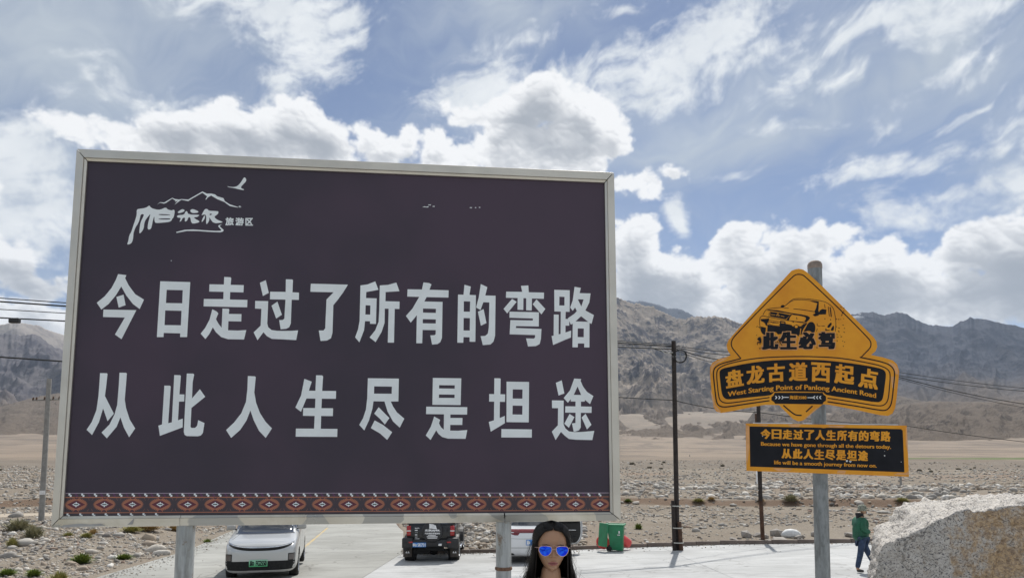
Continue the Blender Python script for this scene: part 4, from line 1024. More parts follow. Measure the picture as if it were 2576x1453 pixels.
# emblem in the upper left: brush characters, ridge line, bird, underline and three small characters
CL = crop(480, 680, .22516)
LG = [('brush_character', [[(330,690),(460,675),(525,625),(548,672),(650,705),(720,705),(815,662),(845,700),(925,722),(945,702),(978,722),(955,845),(922,872),(925,890),(885,922),(760,935),(645,943),(615,925),(612,810),(590,880),(575,950),(553,1052),(490,1060),(497,960),(525,850),(545,775),(490,840),(450,895),(430,960),(425,1030),(395,1090),(345,1137),(345,1060),(365,930),(405,850),(432,785),(370,785),(355,860),(325,950),(275,1020),(240,1120),(237,1190),(225,1260),(195,1312),(123,1326),(150,1260),(165,1160),(200,1105),(240,980),(275,880),(300,790),(297,710)],[(690,780),(890,790),(893,804),(690,802)],[(690,862),(885,858),(895,868),(895,880),(685,880)]], 1),
      ('brush_character', [[(1027,745),(1110,688),(1155,718),(1130,745),(1060,768),(1027,760)]], 1), ('brush_character', [[(1250,710),(1295,690),(1400,735),(1385,760),(1290,768),(1250,740)]], 1),
      ('brush_character', [[(1010,820),(1040,800),(1140,795),(1165,735),(1195,730),(1212,790),(1405,795),(1410,805),(1375,835),(1310,840),(1340,870),(1410,905),(1410,930),(1300,957),(1265,930),(1250,840),(1215,840),(1195,900),(1160,920),(1150,900),(1160,845),(1115,850),(1095,900),(1060,925),(1065,895),(1085,850),(1020,845)]], 1),
      ('brush_character', [[(1510,690),(1560,695),(1575,725),(1740,730),(1752,750),(1735,790),(1670,830),(1720,880),(1825,920),(1815,935),(1665,950),(1600,860),(1585,840),(1590,890),(1560,945),(1535,965),(1530,930),(1535,800),(1480,790),(1445,812),(1470,760)],[(1590,775),(1645,780),(1600,810)]], 1),
      ('brush_character', [[(1495,810),(1515,815),(1500,880),(1450,933),(1455,890)]], 1),
      ('underline', [[(1000,1100),(1150,1062),(1300,1055),(1500,1070),(1700,1082),(1790,1078),(1800,1065),(1745,1000),(1755,980),(1820,962),(1790,978),(1772,1000),(1843,1065),(1835,1090),(1790,1106),(1650,1102),(1400,1085),(1200,1082),(1100,1100),(1005,1118)]], 0),
      ('ridge_line', [[(655,622),(712,572),(785,578),(930,495),(975,515),(1050,525),(1090,517),(1215,525),(1465,382),(1545,420),(1620,418),(1690,435),(1730,470),(1840,500),(1865,555),(1950,610),(2100,660),(2090,668),(1950,640),(1855,570),(1730,520),(1620,455),(1560,490),(1522,535),(1525,510),(1550,470),(1465,405),(1280,510),(1215,555),(1090,530),(970,618),(1030,545),(975,570),(990,550),(930,508),(820,585),(780,598),(712,582)]], 0),
      ('bird', [[(1905,282),(1940,300),(2030,305),(2090,285),(2150,220),(2190,150),(2212,127),(2245,160),(2240,205),(2190,255),(2150,300),(2155,325),(2205,345),(2200,360),(2110,345),(2030,322),(1925,308)]], 1)]
for nm, loops, sm in LG:
    mb = MB(); loops_mesh(mb, BP, [[CL(*p) for p in (smooth_loop(L, 1) if sm else L)] for L in loops], .0014); mb.build(nm, m_letter, board)
mb = MB()
for L in ([(2112, 640), (2130, 634), (2124, 668), (2112, 662)], [(2136, 642), (2146, 640), (2152, 664), (2142, 668)]): mb = MB(); loops_mesh(mb, BP, [[CL(*p) for p in L]], .0014); mb.build('tiny_figure', m_letter, board)
CP_ = crop(0, 0, 1)
for px, py, w in ((1702, 827, 13), (1718, 819, 6), (1734, 825, 5), (1883, 830, 5), (1902, 830, 3), (1918, 829, 3), (685, 1042, 2)):
    mb = MB(); loops_mesh(mb, BP, [[CP_(px-w, py+2), CP_(px-w*.3, py-2), CP_(px+w*.2, py), CP_(px+w, py-2), CP_(px+w*.8, py+3), CP_(px, py+2)]], .0014); mb.build('print_blemish', m_letter, board)
for k, ch in enumerate('旅游区'):
    mb = MB(); x0 = 1873+k*178; x1 = x0+(150, 150, 135)[k]
    y0, y1 = (842+6*k, 985+2*k)
    put_text(mb, BP, ch, lambda x, y: CL(x0+(x1-x0)*x, y1+(y0-y1)*y), .0014, (.035, .03)); mb.build('small_character', m_letter, board)
# woven border along the bottom
m_b1 = simple('border_dark_violet', (.055, .040, .050), .5, var=.1); m_b2 = simple('border_rust', (.40, .15, .085), .5, var=.1)
m_b3 = simple('border_maroon', (.12, .022, .040), .5, var=.1); m_b4 = simple('border_black', (.012, .010, .012), .5); m_b5 = simple('border_violet', (.11, .035, .105), .5)
def band(va0, va1, vb0, vb1, mat, h, name='border_stripe'):
    """stripe between heights given at the left (va) and right (vb) panel edge, picture units"""
    mb = MB(); N = 12; uL = lambda v: 222+(161-222)*(v-407)/(1297-407)-1; uR = lambda v: 1520+(1534-1520)*(v-461)/(1287-461)+1
    for i in range(N):
        q = []
        for k, (a_, b_) in ((i, (va1, vb1)), (i+1, (va1, vb1)), (i+1, (va0, vb0)), (i, (va0, vb0))):
            q.append(lerp2((uL(a_), a_), (uR(b_), b_), k/N))
        loops_mesh(mb, BP, [q], h)
    return mb.build(name, mat, board)
FL = lambda y: (1920+y*.27174)/1.59006
yl = dict(top=FL(183), z0=FL(192), z1=FL(240), r0=FL(256), m1=FL(470), s1=FL(482), b1=FL(520))
FRt = lambda y: (1155+y*.79503)/1.59006
yr = dict(top=FRt(1023), z0=FRt(1026), z1=FRt(1042), r0=FRt(1046), m1=FRt(1109), s1=FRt(1113), b1=FRt(1118))
band(yl['top'], yl['z0'], yr['top'], yr['z0'], simple('border_mauve', (.42, .33, .40), .5), .0012)
band(yl['z0'], yl['z1'], yr['z0'], yr['z1'], m_b1, .0010)
band(yl['z1'], yl['r0'], yr['z1'], yr['r0'], m_b2, .0012)
band(yl['r0'], yl['m1'], yr['r0'], yr['m1'], m_b1, .0010)
band(yl['m1'], yl['s1'], yr['m1'], yr['s1'], m_b2, .0012)
band(yl['s1'], yl['b1']+2, yr['s1'], yr['b1']+2, m_b1, .0008)
# medallions: built once in plane coordinates, copied along the band
pa, pb = CP(305, 2016), CP(2400, 2014)
wa, wb = BP.at(*pa), BP.at(*pb); ax = (wb-wa)/20; axn = ax.normalized(); ayn = BP.n.cross(axn)
if ayn.z < 0: ayn = -ayn
pitch = ax.length; hh = (BP.at(pa[0], yl['r0'])-BP.at(pa[0], yl['m1'])).length
med = MB()
def poly_local(pts, h, mi): 
    tr = tessellate_polygon([[Vector((x, y, 0)) for x, y in pts]]); P3 = [axn*x*pitch+ayn*y*hh+BP.n*h for x, y in pts]
    ff = []
    for q in tr:
        a, b_, c = [P3[i] for i in q]; ff.append(tuple(q) if (b_-a).cross(c-a).dot(BP.n) > 0 else tuple(q)[::-1])
    med.add(P3, ff, mi)
saw = []
Qn = 8
for q in range(4):
    sx1, sy1 = ((1, 1), (-1, 1), (-1, -1), (1, -1))[q]; seq = []
    for i in range(Qn):
        a = (i/Qn)*PI/2; a2 = ((i+.62)/Qn)*PI/2
        seq += [(.415*math.cos(a), .46*math.sin(a)), (.345*math.cos(a2), .365*math.sin(a2))]
    seq = [(x*sx1, y*sy1) for x, y in seq]
    saw += seq if q % 2 == 0 else seq[::-1]
poly_local(saw, .0014, 0)
dia = []
for q in range(4):
    s1_, s2_ = ((1, 1), (-1, 1), (-1, -1), (1, -1))[q]; seq = [(.315-.0*i, 0) if i == 0 else None for i in range(1)]
    seq = []
    for i in range(5):
        k = i/5; seq += [(.31*(1-k), .31*k), (.31*(1-k-.04), .31*(k+.10))] if i < 5 else []
    seq = [(x*s1_, y*s2_) for x, y in seq]
    dia += seq if q % 2 == 0 else seq[::-1]
poly_local(dia, .0016, 1)
poly_local([(-.155, 0), (-.10, .028), (-.075, .09), (-.02, .10), (-.02, .17), (.02, .17), (.02, .10), (.075, .09), (.10, .028), (.155, 0), (.10, -.028), (.075, -.09), (.02, -.10), (.02, -.17), (-.02, -.17), (-.02, -.10), (-.075, -.09), (-.10, -.028)], .0018, 2)
poly_local([(-.075, -.036), (.075, -.036), (.075, .036), (-.075, .036)], .0020, 3)
for sx1 in (-1, 1):
    for s2_ in (-1, 1):
        poly_local([(sx1*.018, s2_*.41), (sx1*.075, s2_*.41), (sx1*.075, s2_*.49), (sx1*.018, s2_*.49)], .0016, 1)
        poly_local([(sx1*.085, s2_*.38), (sx1*.105, s2_*.38), (sx1*.105, s2_*.5), (sx1*.085, s2_*.5)], .0014, 0)
        poly_local([(sx1*.40, s2_*.46), (sx1*.455, s2_*.28), (sx1*.462, s2_*.28), (sx1*.412, s2_*.46)], .0014, 0)
med_me = med.mesh('border_medallion', [m_b2, m_b3, m_letter, m_b4])
for k in range(21):
    link('border_medallion', med_me, m_b2, board, loc=wa+ax*k)
# little white and violet steps above and below
za, zb = CP(200+300*.27174, 1920+216*.27174), CP(2399, 1980.5); 
Fz = crop(200, 1920, .27174)
za = BP.at(*Fz(297, 215)); z2 = BP.at(*crop(2048, 1155, .79503)(442, 1034))
zp = BP.at(*Fz(2486, 208)); 
nz_ = round((z2-za).length/((zp-za).length/12)); zs = (z2-za)/nz_; zl = zs.length
step = MB()
def zig(mb, s):
    for a, b_ in (((-.13, -.02), (.02, .14)), ((-.02, -.14), (.13, .02))):
        pts = [(a[0], a[1]), (b_[0], a[1]), (b_[0], b_[1]), (a[0], b_[1])]; P3 = [axn*x*zl*s+ayn*y*zl*s+BP.n*(.0014 if a[0] < -.1 else .0015) for x, y in pts]
        mb.add(P3, [(0, 1, 2, 3) if (P3[1]-P3[0]).cross(P3[2]-P3[0]).dot(BP.n) > 0 else (3, 2, 1, 0)])
zig(step, 1); zw = step.mesh('border_step', m_letter); step = MB(); zig(step, .9); zv = step.mesh('border_step', m_b5)
# mirror the step so that it reads like the photograph's
for k in range(nz_+1):
    link('border_step', zw, m_letter, board, loc=za+zs*k)
    if k < nz_: link('border_step', zv, m_b5, board, loc=za+zs*(k+.5))
la = BP.at(*Fz(268, 508))
for k in range(8): link('border_step', zw, m_letter, board, loc=la+zs*k)
# two posts under the frame
def pipe(name, ua, ub, va, yb, r, parent, mat=m_galv, depth=None, ground=None, rings=()):
    top = BP.at((ua+ub)/2, va) - BP.n*.03; x, y = top.x, top.y; z0 = LZ(x, y)-.1
    pts = [(0, 0, z0), (0, 0, top.z+.03)]
    mb = MB().tube([(x, y, p[2]) for p in pts], r, 28)
    o = smooth_angle(mb.build(name, mat, parent), 40)
    for vr in rings:
        zr = CAM_Z+(ray((ua+ub)/2, vr).z/ray((ua+ub)/2, vr).y)*(y-r)
        q = MB().lathe([(r, -.012), (r+.006, -.008), (r+.007, 0), (r+.006, .008), (r, .012)], 28, (x, y, zr)).build('weld_ring', m_rust, parent, True)
    return o
m_rust = simple('rusty_weld', (.16, .085, .05), .8, var=.3, scale=30, bmp=.4)
pipe('post', 441, 488, 1322, 0, .0585, board)
pipe('post', 1249, 1287, 1312, 0, .0535, board, rings=(1431,))
# ------------------------------------------------------------------ the orange signs on their galvanised pole
PY = 5.60
th = math.radians(20)
sdir = Vector((math.cos(th), -math.sin(th), 0))
p_sign = at_depth(2050, 1050, PY-.085)
SP = Plane(p_sign, sdir.cross(Vector((0, 0, 1))))
m_orange, t, b = newmat('orange_reflective_film'); P = objco(t)
n1 = NOISE(t, P, 4, 5, .6); n2 = VORO(t, P, 7, 'F1')
c = MIX(t, MR(t, n1, .35, .65), (.72, .28, .008), (.80, .34, .012))
t.links.new(c, b.inputs['Base Color']); b.inputs['Roughness'].default_value = .38; b.inputs['Specular IOR Level'].default_value = .45
bump(t, b, NOISE(t, P, 60, 3), .08, .003)
m_faded = simple('peeled_faded_orange', (.72, .36, .14), .55, var=.12, scale=12)
m_ink = simple('black_print', (.012, .013, .017), .6, var=.15, spec=.2)
m_white = simple('white_print', (.8, .8, .8), .5)
m_alu = simple('sheet_aluminium', (.62, .63, .64), .35, metal=.9, var=.05)
m_galvd, t, b = newmat('dark_mottled_galvanised_pipe'); P = objco(t); g1 = NOISE(t, V_(t, 'MULTIPLY', P, (1, 1, .35)), 26, 6, .7); g2 = VORO(t, V_(t, 'MULTIPLY', P, (1, 1, .5)), 34, 'F1', out='Color')
sq = t.nodes.new('ShaderNodeSeparateColor'); t.links.new(g2, sq.inputs[0])
c = MIX(t, MR(t, g1, .35, .65), (.15, .16, .16), (.27, .285, .285)); c = MIX(t, M_(t, 'MULTIPLY', sq.outputs[0], .4), c, (.30, .32, .32)); c = MIX(t, M_(t, 'MULTIPLY', MR(t, NOISE(t, V_(t, 'MULTIPLY', P, (1, 1, .15)), 12, 5, .6), .55, .66), .6), c, (.12, .12, .115))
t.links.new(c, b.inputs['Base Color']); b.inputs['Metallic'].default_value = .25; b.inputs['Roughness'].default_value = .5
pole = empty('sign_pole', label='tall grey galvanised steel pole holding the two orange signs', cat='pole')
pt, pb_ = at_depth(2049.5, 666, PY), at_depth(2070, 1453, PY)
d_ = (pb_-pt); k_ = (-.45-pt.z)/d_.z; pbot = pt+d_*k_
mb = MB().tube([pt, pbot], [.0535, .0555], 32); o = smooth_angle(mb.build('shaft', m_galvd, pole), 40)
mb = MB().lathe([(.0001, .034), (.030, .030), (.048, .018), (.0555, 0), (.0555, -.03), (.0540, -.034)], 32, pt); mb.build('rusty_cap', simple('rusty_cap_steel', (.30, .24, .20), .8, var=.25, scale=14), pole, True)
Q5 = crop(2800, 1000, .65359); Q = crop(2820, 1400, .31832); Q4 = crop(2980, 1150, .2065); Q6 = crop(2960, 1680, .27174)
def plate(name, outline, parent, mat, th_=.004):
    mb = MB(); loops_mesh(mb, SP, [outline], 0)
    f = [SP.at(u, v, 0) for u, v in outline]; n = len(f); bk = [p-SP.n*th_ for p in f]
    base_n = len(mb.v); mb.add(f+bk, [])
    for i in range(n):
        j = (i+1) % n; a, b_, c_, d2 = base_n+i, base_n+j, base_n+j+n, base_n+i+n
        mb.f.append((a, b_, c_, d2)); mb.m.append(0)
    tr = tessellate_polygon([[Vector((u, v, 0)) for u, v in outline]])
    for q in tr: mb.f.append(tuple(base_n+n+i for i in q)); mb.m.append(1)
    o = mb.build(name, [mat, m_alu], parent); bm = bmesh.new(); bm.from_mesh(o.data); bmesh.ops.remove_doubles(bm, verts=bm.verts, dist=1e-5); bmesh.ops.recalc_face_normals(bm, faces=bm.faces); bm.to_mesh(o.data); bm.free(); return o
s_up = empty('shaped_sign', label='orange diamond sign with a curved black banner, printed with an off-road car', cat='sign')
out_up = [(560,126),(585,117),(605,114),(630,119),(655,135),(760,232),(1062,532),(1080,558),(1085,590),(1074,618),(1047,640),(1120,655),(1180,674),(1206,698),(1219,740),(1214,800),(1204,900),(1194,965),(1178,998),(1150,1013),(1100,1008),(950,975),(790,945),(752,942),(700,985),(640,1036),(620,1044),(600,1046),(570,1032),(500,965),(485,947),(400,945),(300,962),(200,983),(130,995),(100,985),(84,960),(75,900),(66,820),(61,750),(63,712),(77,688),(110,668),(160,654),(188,642),(168,612),(163,580),(173,552),(200,520),(380,320)]
plate('sign_plate', [Q5(*p) for p in out_up], s_up, m_orange)
# peeled edge patches
mb = MB()
for L in ([(2300,140),(2380,170),(2420,220),(2432,300),(2395,300),(2375,235),(2330,190)], [(80,190),(140,140),(230,105),(300,90),(250,120),(150,165),(100,215),(78,300)], [(70,500),(100,560),(130,690),(200,770),(180,780),(120,720),(90,620)], [(2340,330),(2395,330),(2380,480),(2350,470)], [(1240,860),(1330,790),(1400,720),(1420,720),(1300,830),(1200,885)]):
    mb = MB(); loops_mesh(mb, SP, [[Q(*p) for p in L]], .0006); mb.build('peeled_film', m_faded, s_up)
# lines and black fields of the banner
mb = MB(); W = lambda n: n*.31832/1.59006
def qs(L, w, k=2, h=.0012): stroke(mb, SP, smooth_loop([Q(*p) for p in L], k, False), W(w), h)
qs([(450,104),(330,135),(230,160),(160,190),(115,230),(103,290),(120,450),(135,590),(150,670),(190,705),(260,715),(500,676),(810,632)], 15)
qs([(1945,88),(2100,118),(2220,145),(2320,180),(2372,235),(2385,300),(2368,460),(2350,640),(2320,720),(2265,758),(2180,750),(1900,700),(1540,645)], 15)
qs([(810,592),(480,640),(300,664),(235,658),(190,630),(170,570),(155,430),(145,300),(155,245),(195,208),(300,165),(550,112),(800,86),(1200,76),(1500,84),(1750,102),(2100,168),(2240,205),(2305,245),(2330,300),(2320,450),(2305,600),(2280,665),(2225,700),(2120,692),(1850,645),(1540,600)], 13)
mb.build('outline_stripe', m_ink, s_up)
mb = MB(); field_ = smooth_loop([(182,300),(185,260),(205,238),(260,218),(550,160),(800,130),(1000,120),(1200,116),(1450,122),(1650,140),(1900,172),(2100,205),(2220,232),(2262,258),(2276,310),(2258,450),(2240,590),(2215,640),(2160,655),(1900,615),(1540,566),(1500,545),(1488,522),(1200,518),(870,515),(850,545),(815,568),(560,590),(330,616),(270,615),(232,590),(210,540),(195,420)], 1)
loops_mesh(mb, SP, [[Q(*p) for p in field_]], .0010); mb.build('black_field', m_ink, s_up)
mb = MB(); loops_mesh(mb, SP, [[Q(*p) for p in [(875,532),(1478,532),(1490,556),(1520,578),(1520,632),(1490,650),(1476,678),(882,670),(868,648),(835,628),(835,588),(863,565)]]], .0014); mb.build('black_plaque', m_ink, s_up)
mb = MB(); qs([(985,690),(1050,748),(1110,795),(1150,815),(1215,816)], 16); qs([(1352,698),(1270,772)], 16)
# the thin line of the diamond
def q5s(L, w, k=1): stroke(mb, SP, smooth_loop([Q5(*p) for p in L], k, False), w*.65359/1.59006, .0012)
q5s([(250,662),(222,628),(198,600),(190,575),(196,548),(215,522),(390,340),(565,165),(582,152),(600,147),(625,150),(642,160),(760,270),(900,405),(1032,540),(1045,560),(1047,580),(1040,600),(1015,625),(985,656)], 6.5, 2)
mb.build('outline_stripe', m_ink, s_up)
# seven characters on the arc
arc = lambda x: (x-1190)/900*.19
for ch, (x0, y0, x1, y1) in zip('盘龙古道西起点', ((258,243,482,462), (520,192,745,420), (780,165,1005,396), (1055,152,1287,386), (1332,155,1578,400), (1628,180,1876,425), (1930,232,2178,478))):
    xc = (x0+x1)/2; mb = MB()
    put_text(mb, SP, ch, lambda x, y: Q(x0+(x1-x0)*x-(y-.5)*-18*(xc-1190)/900, y1+(y0-y1)*y+(x-.5)*(x1-x0)*arc(xc)), .0016, (.045, .028), n=(4, 3)); mb.build('character', m_orange, s_up)
def arc_line(s, x0, x1, base, hgt, plane_fn, parent, fat, name='lettering'):
    v, f = text_shape(s); lo, hi = v.min(0), v.max(0)
    capv, _ = text_shape('H'); cap = capv[:, 1].max()
    mb = MB()
    put_text(mb, SP, s, lambda x, y: (lambda X, Y: plane_fn(X, base(X)-Y*hgt(X)))(x0+(x1-x0)*x, (lo[1]+(hi[1]-lo[1])*y)/cap), .0016, fat, n=(3, 2)); mb.build(name, m_orange, parent)
arc_line('West Starting Point of Panlong Ancient Road', 285, 2150, lambda x: 492+(x-1180)**2*1.14e-4, lambda x: 60, Q, s_up, (.0016, .012))
mb = MB(); y0_, y1_ = 568, 616
put_text(mb, SP, '海拔3580', lambda x, y: Q(1062+213*x, y1_+(y0_-y1_)*y), .0017, (.008, .03)); mb.build('lettering', m_orange, s_up)
mb = MB()
for sgn, xs_ in ((1, (885, 925, 965)), (-1, (1457, 1418, 1380))):
    for x in xs_:
        loops_mesh(mb, SP, [[Q(x-6*sgn, 572), Q(x+8*sgn, 572), Q(x+24*sgn, 592), Q(x+8*sgn, 612), Q(x-6*sgn, 612), Q(x+10*sgn, 592)]], .0017)
stroke(mb, SP, [Q(985, 590), Q(1052, 590)], W(10), .0018); stroke(mb, SP, [Q(1287, 594), Q(1362, 594)], W(10), .0018); mb.build('arrow_mark', m_white, s_up)
# drawing of the off-road car, black ink on orange
mb = MB(); k4 = .2065/1.59006; lay = [.0012]
def pl(*L, sm=0): 
    lay[0] += .00003; loops_mesh(mb, SP, [[Q4(*p) for p in (smooth_loop(L_, sm) if sm else L_)] for L_ in L], lay[0])
def ln(L, w, k=1): lay[0] += .00003; stroke(mb, SP, smooth_loop([Q4(*p) for p in L], k, False), w*k4, lay[0])
ln([(345,530),(395,435),(450,410),(570,392),(690,383),(740,380),(790,340),(905,238),(950,215),(1080,208),(1300,225),(1530,265),(1620,310),(1700,380),(1730,450),(1755,600),(1762,720),(1750,845)], 10)
ln([(775,352),(915,244),(1050,232),(1250,246),(1420,270)], 9); ln([(940,410),(1100,425),(1250,448),(1345,465)], 11); ln([(750,394),(845,397)], 8)
pl([(1260,262),(1430,265),(1425,400),(1420,440),(1445,505),(1420,540),(1350,555),(1310,520),(1360,500),(1345,460),(1375,400),(1400,300),(1340,285)]); pl([(1425,500),(1450,440),(1500,412),(1578,425),(1568,515),(1440,520)]); pl([(690,378),(700,345),(735,332),(768,345),(745,388),(700,388)])
pl([(420,440),(460,425),(620,435),(900,490),(1100,520),(1215,545),(1262,578),(1240,620),(1190,672),(1150,664),(1186,600),(1170,565),(1100,545),(910,512),(600,462)])
pl([(488,465),(700,492),(880,528),(790,612),(488,556)]); ln([(470,480),(465,560)], 10); pl([(885,520),(918,516),(872,570),(848,636),(800,622)])
ln([(920,520),(1050,535),(1165,562),(1190,592),(1152,668),(1000,655),(850,638)], 9); ln([(290,585),(330,540),(480,575),(680,612),(850,638),(1010,660),(1200,692)], 11); ln([(290,585),(280,680),(300,800),(330,880),(380,912)], 10)
pl([(440,715),(560,738),(670,748),(680,640),(780,655),(790,700),(900,722),(930,752),(1000,712),(1040,740),(1080,748),(1130,705),(1205,690),(1185,720),(1130,800),(1100,870),(1085,910),(1050,905),(1040,945),(1000,905),(800,880),(640,905),(600,860),(480,850),(430,850)], [(690,668),(765,672),(762,690),(700,686)])
pl([(300,610),(420,600),(470,590),(455,650),(430,700),(440,745),(410,740),(385,690),(350,660),(318,650)]); pl([(305,752),(350,760),(405,775),(400,850),(400,905),(365,912),(320,870)])
pl([(1215,700),(1250,665),(1310,662),(1350,700),(1366,780),(1350,860),(1300,925),(1290,850),(1230,830),(1160,850),(1130,840),(1170,770)], sm=1)
pl([(1105,870),(1125,850),(1150,870),(1110,905),(1090,900)]); pl([(1630,700),(1665,670),(1685,700),(1650,760),(1620,780),(1590,760),(1605,735)], sm=1); pl([(1665,800),(1700,740),(1725,735),(1722,830),(1660,832)], sm=1); pl([(1560,790),(1572,785),(1580,815),(1640,818),(1640,832),(1556,835)])
ln([(1398,690),(1398,740),(1460,741)], 9); ln([(1480,740),(1545,742)], 9); ln([(1540,318),(1552,400)], 10); ln([(1612,368),(1635,558)], 11); ln([(1650,380),(1672,565)], 20); ln([(1400,790),(1385,850)], 9)
ln([(455,640),(475,620),(660,655),(682,670),(668,745),(560,735),(455,705),(455,640)], 7); ln([(1000,570),(1000,610),(1015,605)], 9); pl([(1545,585),(1558,600),(1548,620),(1538,600)]); pl([(1655,605),(1668,615),(1660,635),(1648,620)])
ln([(920,652),(945,668)], 20, 0)
put_text(mb, SP, 'PAJERO', lambda x, y: Q4(480+175*x-10*y, 682+22*x-(34)*y), .0019, (.01, .04), n=(2, 2))
mb.build('car_drawing', m_ink, s_up); mb = MB()
rs = random.Random(5)
for k in range(52):
    if k < 26: x, y = rs.uniform(1760, 1930), rs.uniform(370, 1150)
    elif k < 38: x, y = rs.uniform(225, 315), rs.uniform(590, 1190)
    else: x, y = rs.uniform(590, 1430), rs.uniform(900, 1170)
    L_ = rs.uniform(8, 26); a = rs.uniform(0, 3); w = rs.uniform(5, 10); c_, s_ = math.cos(a), math.sin(a)
    pl([(x-c_*L_, y-s_*L_), (x+s_*w, y-c_*w), (x+c_*L_, y+s_*L_), (x-s_*w, y+c_*w)])
pl([(235,1000),(262,960),(300,950),(318,1000),(318,1070),(232,1075),(240,1050),(290,1045)])
for sgn in range(8): ln([(650+rs.uniform(-60, 60), 960+rs.uniform(-30, 200)), (690+rs.uniform(-40, 60), 980+rs.uniform(-30, 200))], 14, 0)
o = mb.build('ink_splatter', m_ink, s_up); tag(o, kind='stuff')
mb = MB()   # emblem on the drawn grille: three little lozenges, and the fog lamp
for cx_, cy_ in ((638, 505), (620, 535), (656, 540)): lay[0] += .0; loops_mesh(mb, SP, [[Q4(cx_, cy_-18), Q4(cx_+14, cy_), Q4(cx_, cy_+16), Q4(cx_-14, cy_)]], .0024)
loops_mesh(mb, SP, [[Q4(993+30*math.cos(a), 755+26*math.sin(a)) for a in np.linspace(0, 2*PI, 12, endpoint=False)]], .0024)
for a, b_ in (((500, 520), (590, 530)), ((690, 545), (760, 562))): stroke(mb, SP, [Q4(*a), Q4(*b_)], 8*k4, .0024)
stroke(mb, SP, [Q4(1190, 730), Q4(1130, 840)], 16*k4, .0024); stroke(mb, SP, [Q4(1080, 790), Q4(1068, 900)], 14*k4, .0024); stroke(mb, SP, [Q4(420, 730), Q4(425, 830)], 10*k4, .0024)
mb.build('drawing_highlight', m_orange, s_up)
# four stencil characters, orange rim below black
for ch, (x0, y0, x1, y1) in zip('此生必驾', ((332,868,648,1200), (682,855,1003,1196), (1038,860,1372,1190), (1418,858,1745,1190))):
    mb = MB(); put_text(mb, SP, ch, lambda x, y: Q4(x0-14+(x1-x0+28)*x, y1+14+(y0-y1-28)*y), .0030, (.115, .08), n=(5, 4)); mb.build('character_rim', m_faded, s_up)
    mb = MB(); put_text(mb, SP, ch, lambda x, y: Q4(x0+(x1-x0)*x, y1+(y0-y1)*y), .0060, (.075, .030), n=(4, 3)); mb.build('character', m_ink, s_up)
# the lower sign
s_lo = empty('slogan_sign', label='long rectangular orange and black slogan sign below the shaped sign', cat='sign')
plate('sign_plate', [Q6(*p) for p in ((85, 45), (2455, 76), (2487, 828), (95, 740))], s_lo, m_orange)
mb = MB(); loops_mesh(mb, SP, [[Q6(*p) for p in smooth_loop([(140,88),(700,98),(1180,106),(1230,114),(1280,107),(1900,118),(2370,128),(2395,150),(2408,450),(2420,762),(1300,720),(150,678)], 0)]], .001); mb.build('black_field', m_ink, s_lo)
mb = MB()
for L in ([(90,60),(135,90),(140,400),(110,640),(98,560)], [(480,700),(780,712),(700,750),(560,745)], [(2330,770),(2440,775),(2480,740),(2480,800),(2250,800)], [(2440,90),(2452,100),(2470,480),(2440,350)], [(250,55),(420,60),(390,82),(300,70)], [(700,62),(900,68),(860,95),(760,100)], [(1280,75),(1560,82),(1500,105),(1330,100)], [(1440,735),(1560,740),(1545,780),(1425,775)]): mb = MB(); loops_mesh(mb, SP, [[Q6(*p) for p in L]], .0008); mb.build('peeled_film', m_faded, s_lo)
mb = MB()
for a, b_ in (((190, 38), (770, 44)), ((925, 44), (1060, 46)), ((1265, 48), (2330, 64))):
    stroke(mb, SP, [Q6(*a), Q6(*b_)], 2.0, .0016)
mb.build('bright_edge', m_alu, s_lo)
def row(txt, x0, x1, yl_, yr_, h0, h1, fat):
    n = len(txt); pit = (x1-x0)/n
    for i, ch in enumerate(txt):
        xa = x0+i*pit+pit*.03; xb = xa+pit*.91; k = (i+.5)/n; yb_ = yl_+(yr_-yl_)*k; hh_ = h0+(h1-h0)*k
        mb = MB(); put_text(mb, SP, ch, lambda x, y: Q6(xa+(xb-xa)*x, yb_+(x-.5)*(yr_-yl_)/n-hh_*y), .0016, fat); mb.build('character', m_orange, s_lo)
row('今日走过了人生所有的弯路', 300, 2225, 270, 312, 142, 152, (.055, .03))
row('从此人生尽是坦途', 608, 1892, 556, 598, 142, 152, (.055, .03))
arc_line('Because we have gone through all the detours today.', 308, 2222, lambda x: 370+(x-308)*.0245, lambda x: 55, Q6, s_lo, (.0014, .012))
arc_line('life will be a smooth journey from now on.', 503, 2012, lambda x: 643+(x-503)*.033, lambda x: 55, Q6, s_lo, (.0016, .012))
mb = MB()
for L in ([(1560,585),(1585,582),(1585,608),(1560,610)], [(1595,592),(1620,600),(1645,598),(1625,620)], [(2120,510),(2138,512),(2135,528),(2120,525)], [(325,225),(340,228),(336,242)], [(2365,604),(2378,610),(2372,622)], [(2125,450),(2132,452),(2130,462)]): mb = MB(); loops_mesh(mb, SP, [[Q6(*p) for p in L]], .002); mb.build('chipped_spot', m_white, s_lo)
# clamps that hold the plates to the pole
for v in (1000, 1110, 1160):
    p = at_depth(2060+(v-1050)*.026, v, PY); own = s_up if v < 1060 else s_lo
    MB().lathe([(.060, -.02), (.064, -.02), (.064, .02), (.060, .02)], 24, p).build('clamp', m_galv, own, True)
    mb = MB().bbox(p+Vector((0, -.066, 0)), (.16, .012, .03), .003); mb.build('clamp_bracket', m_galv, own)
